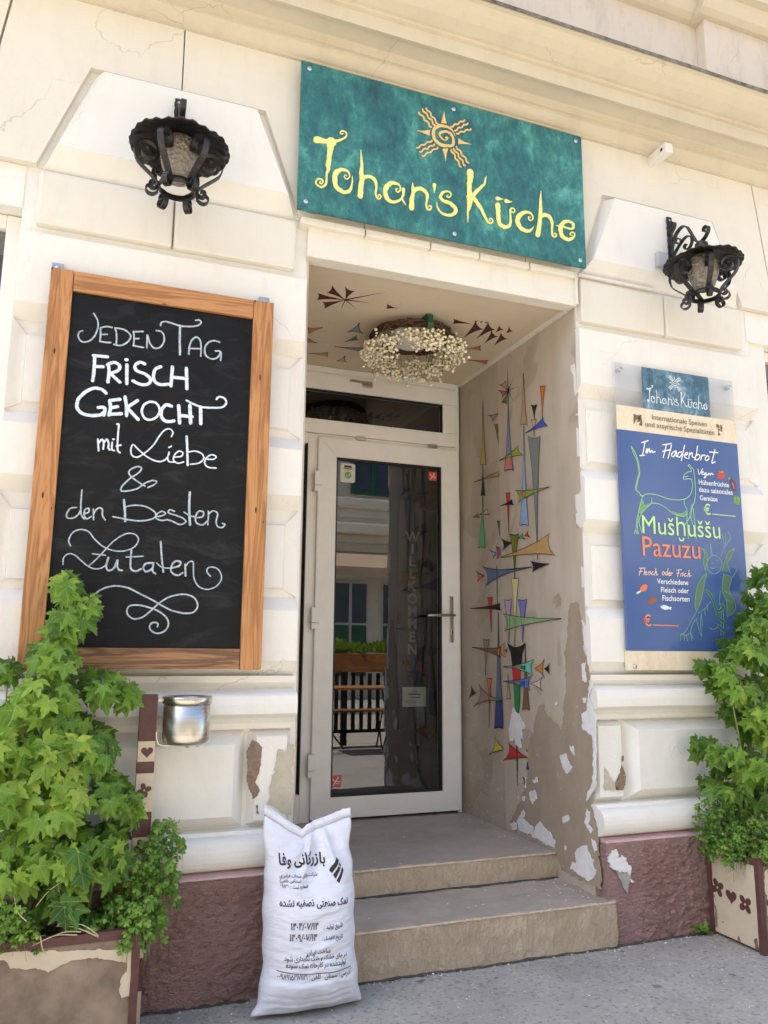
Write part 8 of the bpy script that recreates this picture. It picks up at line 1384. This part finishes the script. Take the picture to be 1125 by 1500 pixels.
cl_right = [
    (2.990, -0.20, 1.560, 0.055, 0.06, 0.07, 20, 0.35), (2.955, -0.21, 1.420, 0.075, 0.08, 0.09, 32, 0.35), (2.88, -0.22, 1.325, 0.075, 0.08, 0.07, 28, 0.40), (3.02, -0.2, 1.33, 0.07, 0.08, 0.12, 24, 0.4),
    (2.80, -0.23, 1.215, 0.10, 0.09, 0.08, 38, 0.45), (2.93, -0.22, 1.19, 0.10, 0.1, 0.10, 40, 0.45), (2.650, -0.22, 1.120, 0.065, 0.07, 0.06, 22, 0.30), (2.72, -0.25, 1.040, 0.085, 0.1, 0.07, 32, 0.5),
    (2.90, -0.25, 1.02, 0.12, 0.12, 0.11, 48, 0.5), (2.78, -0.28, 0.930, 0.085, 0.11, 0.07, 30, 0.6), (2.87, -0.24, 0.85, 0.10, 0.11, 0.09, 36, 0.45), (3.03, -0.22, 0.95, 0.10, 0.1, 0.2, 50, 0.45),
    (2.60, -0.24, 0.780, 0.075, 0.09, 0.065, 30, 0.30), (2.70, -0.26, 0.720, 0.085, 0.11, 0.075, 34, 0.5), (2.83, -0.24, 0.70, 0.09, 0.1, 0.08, 30, 0.45), (2.64, -0.21, 0.625, 0.10, 0.09, 0.06, 32, 0.25), (2.86, -0.22, 0.56, 0.12, 0.09, 0.08, 36, 0.3), (3.10, -0.22, 0.65, 0.12, 0.1, 0.15, 40, 0.4),
    (2.80, -0.62, 0.93, 0.060, 0.07, 0.06, 10, 0.7), (2.83, -0.60, 0.75, 0.060, 0.07, 0.06, 9, 0.7), (2.86, -0.42, 0.84, 0.06, 0.12, 0.06, 12, 0.55)]
sh_right = [((2.86, -0.17, 0.3), (2.90, -0.19, 0.8), (2.94, -0.19, 1.2), (2.99, -0.19, 1.58)), ((2.76, -0.17, 0.3), (2.74, -0.2, 0.7), (2.70, -0.2, 1.0), (2.67, -0.2, 1.12)), ((2.75, -0.18, 0.3), (2.70, -0.2, 0.6), (2.63, -0.22, 0.80)), ((2.88, -0.18, 0.3), (2.87, -0.3, 0.62), (2.85, -0.5, 0.80), (2.80, -0.62, 0.92))]
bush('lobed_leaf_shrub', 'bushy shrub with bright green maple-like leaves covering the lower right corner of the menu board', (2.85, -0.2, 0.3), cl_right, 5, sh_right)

def clover_bed(name, label, loc, patches, seed, grass=()):
    r = random.Random(seed); T = thing(name, label, 'plant', loc); lf = Leafage(); st = bmesh.new()
    hv = [(0, 0, 1), (0.42, 0.42, 0), (0.50, 0.78, 0), (0.26, 1.0, 0), (0.0, 0.84, 1), (-0.26, 1.0, 0), (-0.50, 0.78, 0), (-0.42, 0.42, 0)]
    hf = [(0, 1, 2, 3, 4), (0, 4, 5, 6, 7)]
    for (x0, x1, y0, y1, z0, z1, n, tn, ragg) in patches:
        for k in range(n):
            t = r.random(); p = Vector((r.uniform(x0, x1), r.uniform(y0, y1), 0)); s = r.random() ** 0.6
            dome = 1 - (abs(2 * (p.x - x0) / (x1 - x0) - 1)) ** 3 * 0.5
            p.z = z0 + (z1 - z0) * s * dome + ragg * max(0, r.gauss(0, 0.4))
            up = Vector((r.gauss(0, 0.45), -0.45 + r.gauss(0, 0.4), 0.8)).normalized(); sz = r.uniform(0.010, 0.0175)
            a0 = r.uniform(0, 2 * PI); tone = min(1, max(0, tn + r.gauss(0, 0.25) + 0.25 * (s - 0.6)))
            e1 = up.cross(Vector((0.3, 0.2, 0.9))).normalized(); e2 = up.cross(e1)
            for j in range(3):
                a = a0 + j * 2 * PI / 3; d = e1 * math.cos(a) + e2 * math.sin(a) - up * 0.25
                lf.add(hv, hf, p, d, up, sz, tone, 0.15, -0.22)
            if k % 2 == 0: tube(st, [p, p + Vector((r.gauss(0, 0.012), r.gauss(0, 0.012) + 0.006, -r.uniform(0.03, 0.07)))], 0.0007, 3, cap=False)
            if k % 9 == 0:
                q = p + Vector((r.gauss(0, .01), -0.006, r.uniform(0.0, 0.02))); tube(st, [q, q + Vector((r.gauss(0, .005), 0, 0.016))], [0.0016, 0.0005], 4)
    lf.build('foliage', 'clover_leaf', T); obj('stems', st, 'plant_stem', T)
    for pts in grass:
        bm = bmesh.new(); c = catmull([Vector(p) for p in pts], 5); tube(bm, c, [0.0022 * (1 - 0.8 * i / (len(c) - 1)) for i in range(len(c))], 4); obj('dry_stalk', bm, 'dry_grass', T)
    return T
clover_bed('clover', 'small-leaved green clover spilling over the right end of the left planter', (0.25, -0.2, 0.3),
    [(0.10, 0.30, -0.33, -0.10, 0.30, 0.44, 430, 0.45, 0.02), (0.17, 0.34, -0.28, -0.09, 0.36, 0.56, 260, 0.40, 0.03), (0.24, 0.35, -0.22, -0.10, 0.50, 0.63, 110, 0.35, 0.02), (0.00, 0.14, -0.34, -0.2, 0.33, 0.385, 90, 0.3, 0.01), (0.16, 0.25, -0.37, -0.30, 0.29, 0.42, 90, 0.6, 0.01)], 3)
clover_bed('clover', 'light green clover at the left edge of the left planter with dry stalks', (-0.15, -0.25, 0.3),
    [(-0.40, -0.06, -0.37, -0.16, 0.31, 0.43, 330, 0.75, 0.02), (-0.30, -0.10, -0.38, -0.3, 0.35, 0.48, 110, 0.8, 0.02), (-0.72, -0.38, -0.34, -0.08, 0.30, 0.43, 300, 0.5, 0.02)], 8,
    [((0.10, -0.345, 0.355), (0.05, -0.35, 0.392), (-0.01, -0.355, 0.400)), ((0.10, -0.348, 0.352), (0.03, -0.352, 0.388), (-0.02, -0.36, 0.398)), ((0.04, -0.352, 0.365), (-0.02, -0.358, 0.372), (-0.08, -0.362, 0.352)), ((0.05, -0.35, 0.372), (0.0, -0.358, 0.378), (-0.07, -0.362, 0.355)), ((-0.08, -0.30, 0.44), (-0.045, -0.33, 0.49), (0.0, -0.34, 0.52)), ((-0.06, -0.36, 0.375), (-0.05, -0.37, 0.34), (-0.035, -0.368, 0.325)), ((-0.10, -0.36, 0.42), (-0.125, -0.37, 0.45), (-0.14, -0.37, 0.5))])
clover_bed('clover', 'dense green clover filling the top of the right planter', (2.9, -0.2, 0.3),
    [(2.55, 2.86, -0.30, -0.09, 0.32, 0.50, 560, 0.42, 0.02), (2.56, 2.80, -0.22, -0.08, 0.42, 0.58, 240, 0.35, 0.03), (2.66, 3.10, -0.37, -0.22, 0.325, 0.425, 560, 0.75, 0.02), (2.58, 2.66, -0.28, -0.10, 0.33, 0.40, 60, 0.4, 0.01), (3.0, 3.54, -0.34, -0.07, 0.30, 0.43, 420, 0.5, 0.02)], 14)
# weed at the foot of the plinth
Wd = thing('weed', 'tiny green weed growing from the crack below the red plinth', 'weed', (2.57, -0.06, 0)); lf = Leafage(); r = random.Random(2)
for k in range(16):
    a = r.uniform(0, 2 * PI); lf.add([(0, 0, 1), (0.22, 0.4, 0), (0.2, 0.75, 0), (0, 1, 1), (-0.2, 0.75, 0), (-0.22, 0.4, 0)], [(0, 1, 2, 3), (0, 3, 4, 5)], Vector((2.57 + r.gauss(0, 0.012), -0.075 + r.gauss(0, .006), 0.01 + r.uniform(0, 0.025))), Vector((math.cos(a), math.sin(a) * .6 - 0.3, r.uniform(0.1, 0.9))), Vector((0, -0.4, 1)), r.uniform(0.022, 0.04), r.uniform(0.3, 0.8), 0.2, -0.2)
lf.build('foliage', 'clover_leaf', Wd)
# crumbs and litter on the pavement
r = random.Random(44); bm = bmesh.new()
ico = bmesh.new(); bmesh.ops.create_icosphere(ico, subdivisions=1, radius=1.0); gv = [v.co.copy() for v in ico.verts]; gf = [[v.index for v in f.verts] for f in ico.faces]; ico.free()
for k in range(420):
    near = r.random() < 0.45
    x = r.uniform(0.2, 3.0); y = (-0.062 - abs(r.gauss(0, 0.02))) if near else r.uniform(-0.95, -0.07)
    s = r.uniform(0.0015, 0.0045) * (1.5 if r.random() < 0.06 else 1)
    vs = [bm.verts.new((x + v.x * s * r.uniform(.7, 1.3), y + v.y * s * r.uniform(.7, 1.3), gz(x, y) + s * 0.3 + v.z * s * 0.6)) for v in gv]
    for f in gf: bm.faces.new([vs[i] for i in f]).material_index = 0 if r.random() < 0.6 else 1
for k in range(75):      # flakes fallen from the porch wall on to the steps
    low = r.random() < 0.5; y = r.uniform(-0.03, 0.30) if low else r.uniform(0.34, 1.1); z = 0.1775 if low else 0.2885
    x = min(2.10, 2.095 - abs(r.gauss(0, 0.10 if r.random() < 0.7 else 0.5))); s = r.uniform(0.0015, 0.0045)
    vs = [bm.verts.new((x + v.x * s * r.uniform(.7, 1.5), y + v.y * s * r.uniform(.7, 1.5), z + s * 0.4 + v.z * s * 0.5)) for v in gv]
    for f in gf: bm.faces.new([vs[i] for i in f]).material_index = 1
o = obj('grit', bm, ['old_mortar', 'white_chip']); o['kind'] = 'stuff'; o['label'] = 'small crumbs of mortar scattered on the pavement and steps'

# ------------------------------------------------------------------ across the street (seen in the glass)
O = thing('opposite_building', 'old grey cream town house across the street, seen mirrored in the door glass', 'building', (6, -14, 0))
plain('far_plaster', (0.74, 0.69, 0.59), 0.85, var=0.12, vscale=2); plain('far_green', (0.02, 0.10, 0.06), 0.5); plain('far_glass', (0.06, 0.08, 0.11), 0.08); plain('awning_cloth', (0.46, 0.34, 0.24), 0.8)
bm = bmesh.new(); box(bm, -25, 35, -20, -14, 0, 11); obj('wall', bm, 'far_plaster', O)
bm = bmesh.new()
for z, d in ((4.2, 0.35), (4.9, 0.18), (8.2, 0.2), (10.7, 0.5)): box(bm, -25, 35, -14, -14 + d, z, z + 0.28, 0.03); box(bm, -25, 35, -13.998, -14 + d * 0.5, z - 0.22, z - 0.001, 0.03)
obj('cornice', bm, 'far_plaster', O)
for x in [-22 + 2.9 * i for i in range(19)]:
    for z in (5.3,):
        w = obj('window', (lambda b: ([box(b, *a) for a in [(x - 0.62, x - 0.55, -13.999, -13.9, z, z + 2.3), (x + 0.55, x + 0.62, -13.999, -13.9, z, z + 2.3), (x - 0.55, x + 0.55, -13.999, -13.9, z, z + 0.07), (x - 0.55, x + 0.55, -13.999, -13.9, z + 2.22, z + 2.3), (x - 0.05, x + 0.05, -13.999, -13.9, z + 0.07, z + 2.22), (x - 0.55, x + 0.55, -13.998, -13.895, z + 1.5, z + 1.6)]], b)[1])(bmesh.new()), 'far_green', O)
        obj('pane', bx(x - 0.55, x + 0.55, -13.997, -13.96, z + 0.07, z + 2.22), 'far_glass', w)
    obj('pilaster', bx(x + 1.25, x + 1.65, -13.999, -13.85, 5.2, 8.0, 0.03), 'far_plaster', O)
    if abs(x - 6.5) > 6: obj('shop_window', bx(x - 0.9, x + 0.9, -13.998, -13.95, 0.7, 3.3, 0.02), 'far_glass', O)
for xs in (5.9, 7.25):
    w = obj('shop_window', bx(xs, xs + 1.0, -13.998, -13.95, 0.5, 3.0, 0.02), 'paper', O)
    obj('pane', bx(xs + 0.06, xs + 0.46, -13.949, -13.94, 1.9, 2.92), 'far_glass', w); obj('pane', bx(xs + 0.54, xs + 0.94, -13.949, -13.94, 1.9, 2.92), 'far_glass', w)
    obj('shutter', bx(xs + 0.06, xs + 0.46, -13.949, -13.93, 0.55, 1.84), 'far_green', w); obj('shutter', bx(xs + 0.54, xs + 0.94, -13.949, -13.93, 0.55, 1.84), 'far_green', w)
AW = thing('awning', 'faded orange awning over the shop across the street, mirrored in the door glass', 'awning', (6.5, -13.4, 3.3))
bm = bmesh.new(); v = [bm.verts.new(p) for p in ((3.5, -13.85, 3.75), (9.5, -13.85, 3.75), (9.5, -12.9, 3.25), (3.5, -12.9, 3.25))]; bm.faces.new(v); v2 = [bm.verts.new(p) for p in ((3.5, -12.9, 3.25), (9.5, -12.9, 3.25), (9.5, -12.9, 3.05), (3.5, -12.9, 3.05))]; bm.faces.new(v2); obj('cloth', bm, 'awning_cloth', AW)
FB = thing('flower_box', 'wooden flower box on a dark railing at the kerb, mirrored in the door glass', 'flower box', (3.6, -4.5, 0))
bm = bmesh.new(); box(bm, 2.2, 4.25, -4.62, -4.36, 0.92, 1.16, 0.01); obj('box', bm, 'wood_crosswise', FB)
bm = bmesh.new()
for x in (2.3, 3.2, 4.15): box(bm, x, x + 0.07, -4.55, -4.48, -0.14, 0.919)
for i in range(17): box(bm, 2.40 + i * 0.115, 2.45 + i * 0.115, -4.475, -4.455, 0.18, 0.90)
box(bm, 2.2, 4.25, -4.54, -4.48, 0.14, 0.18); obj('railing', bm, 'interior_dark', FB)
lf = Leafage(); r = random.Random(9)
for k in range(1500):
    x = r.uniform(2.22, 4.25); lf.add([(0, 0, 0), (0.12, 0.5, 0), (0, 1, 0), (-0.12, 0.5, 0)], [(0, 1, 2, 3)], Vector((x, -4.49 + r.gauss(0, 0.08), 1.15 + r.uniform(0, 0.07))), Vector((r.gauss(0, 0.35), r.gauss(0, 0.35), 1)), Vector((r.gauss(0, .4), 1, 0)), r.uniform(0.09, 0.24) * (0.75 + 0.25 * math.sin(x * 5)), r.uniform(0.5, 1), 0, 0)
lf.build('flowers', 'clover_leaf', FB)
TB = thing('beer_table', 'folding wooden table with crossed iron legs on the pavement, mirrored in the door glass', 'table', (3.0, -3.55, 0))
obj('tabletop', bx(2.45, 3.75, -3.85, -3.3, 0.745, 0.772, 0.004), 'wood_crosswise', TB)
for x in (2.65, 3.5):
    bm = bmesh.new(); tube(bm, [(x, -3.82, 0.74), (x, -3.58, 0.38), (x, -3.32, 0.0)], 0.012, 6); tube(bm, [(x + .03, -3.33, 0.74), (x + .03, -3.58, 0.38), (x + .03, -3.83, 0.0)], 0.012, 6); tube(bm, [(x + .015, -3.6, 0.4), (x + 0.30, -3.6, 0.05)], 0.01, 6); obj('leg', bm, 'wrought_iron', TB)
BN = thing('bench', 'narrow red brown bench behind the folding table, mirrored in the door glass', 'bench', (3.0, -4.1, 0))
obj('seat', bx(2.45, 3.75, -4.22, -3.97, 0.44, 0.468, 0.004), 'wood_dark_crosswise', BN)
for x in (2.62, 3.58): obj('leg', (lambda b: (tube(b, [(x, -4.2, 0.44), (x, -4.0, 0.0)], 0.012, 6), tube(b, [(x, -4.0, 0.44), (x, -4.2, 0.0)], 0.012, 6), b)[2])(bmesh.new()), 'wrought_iron', BN)

# tidy the helper property
for o in bpy.data.objects:
    if '_base' in o: del o['_base']
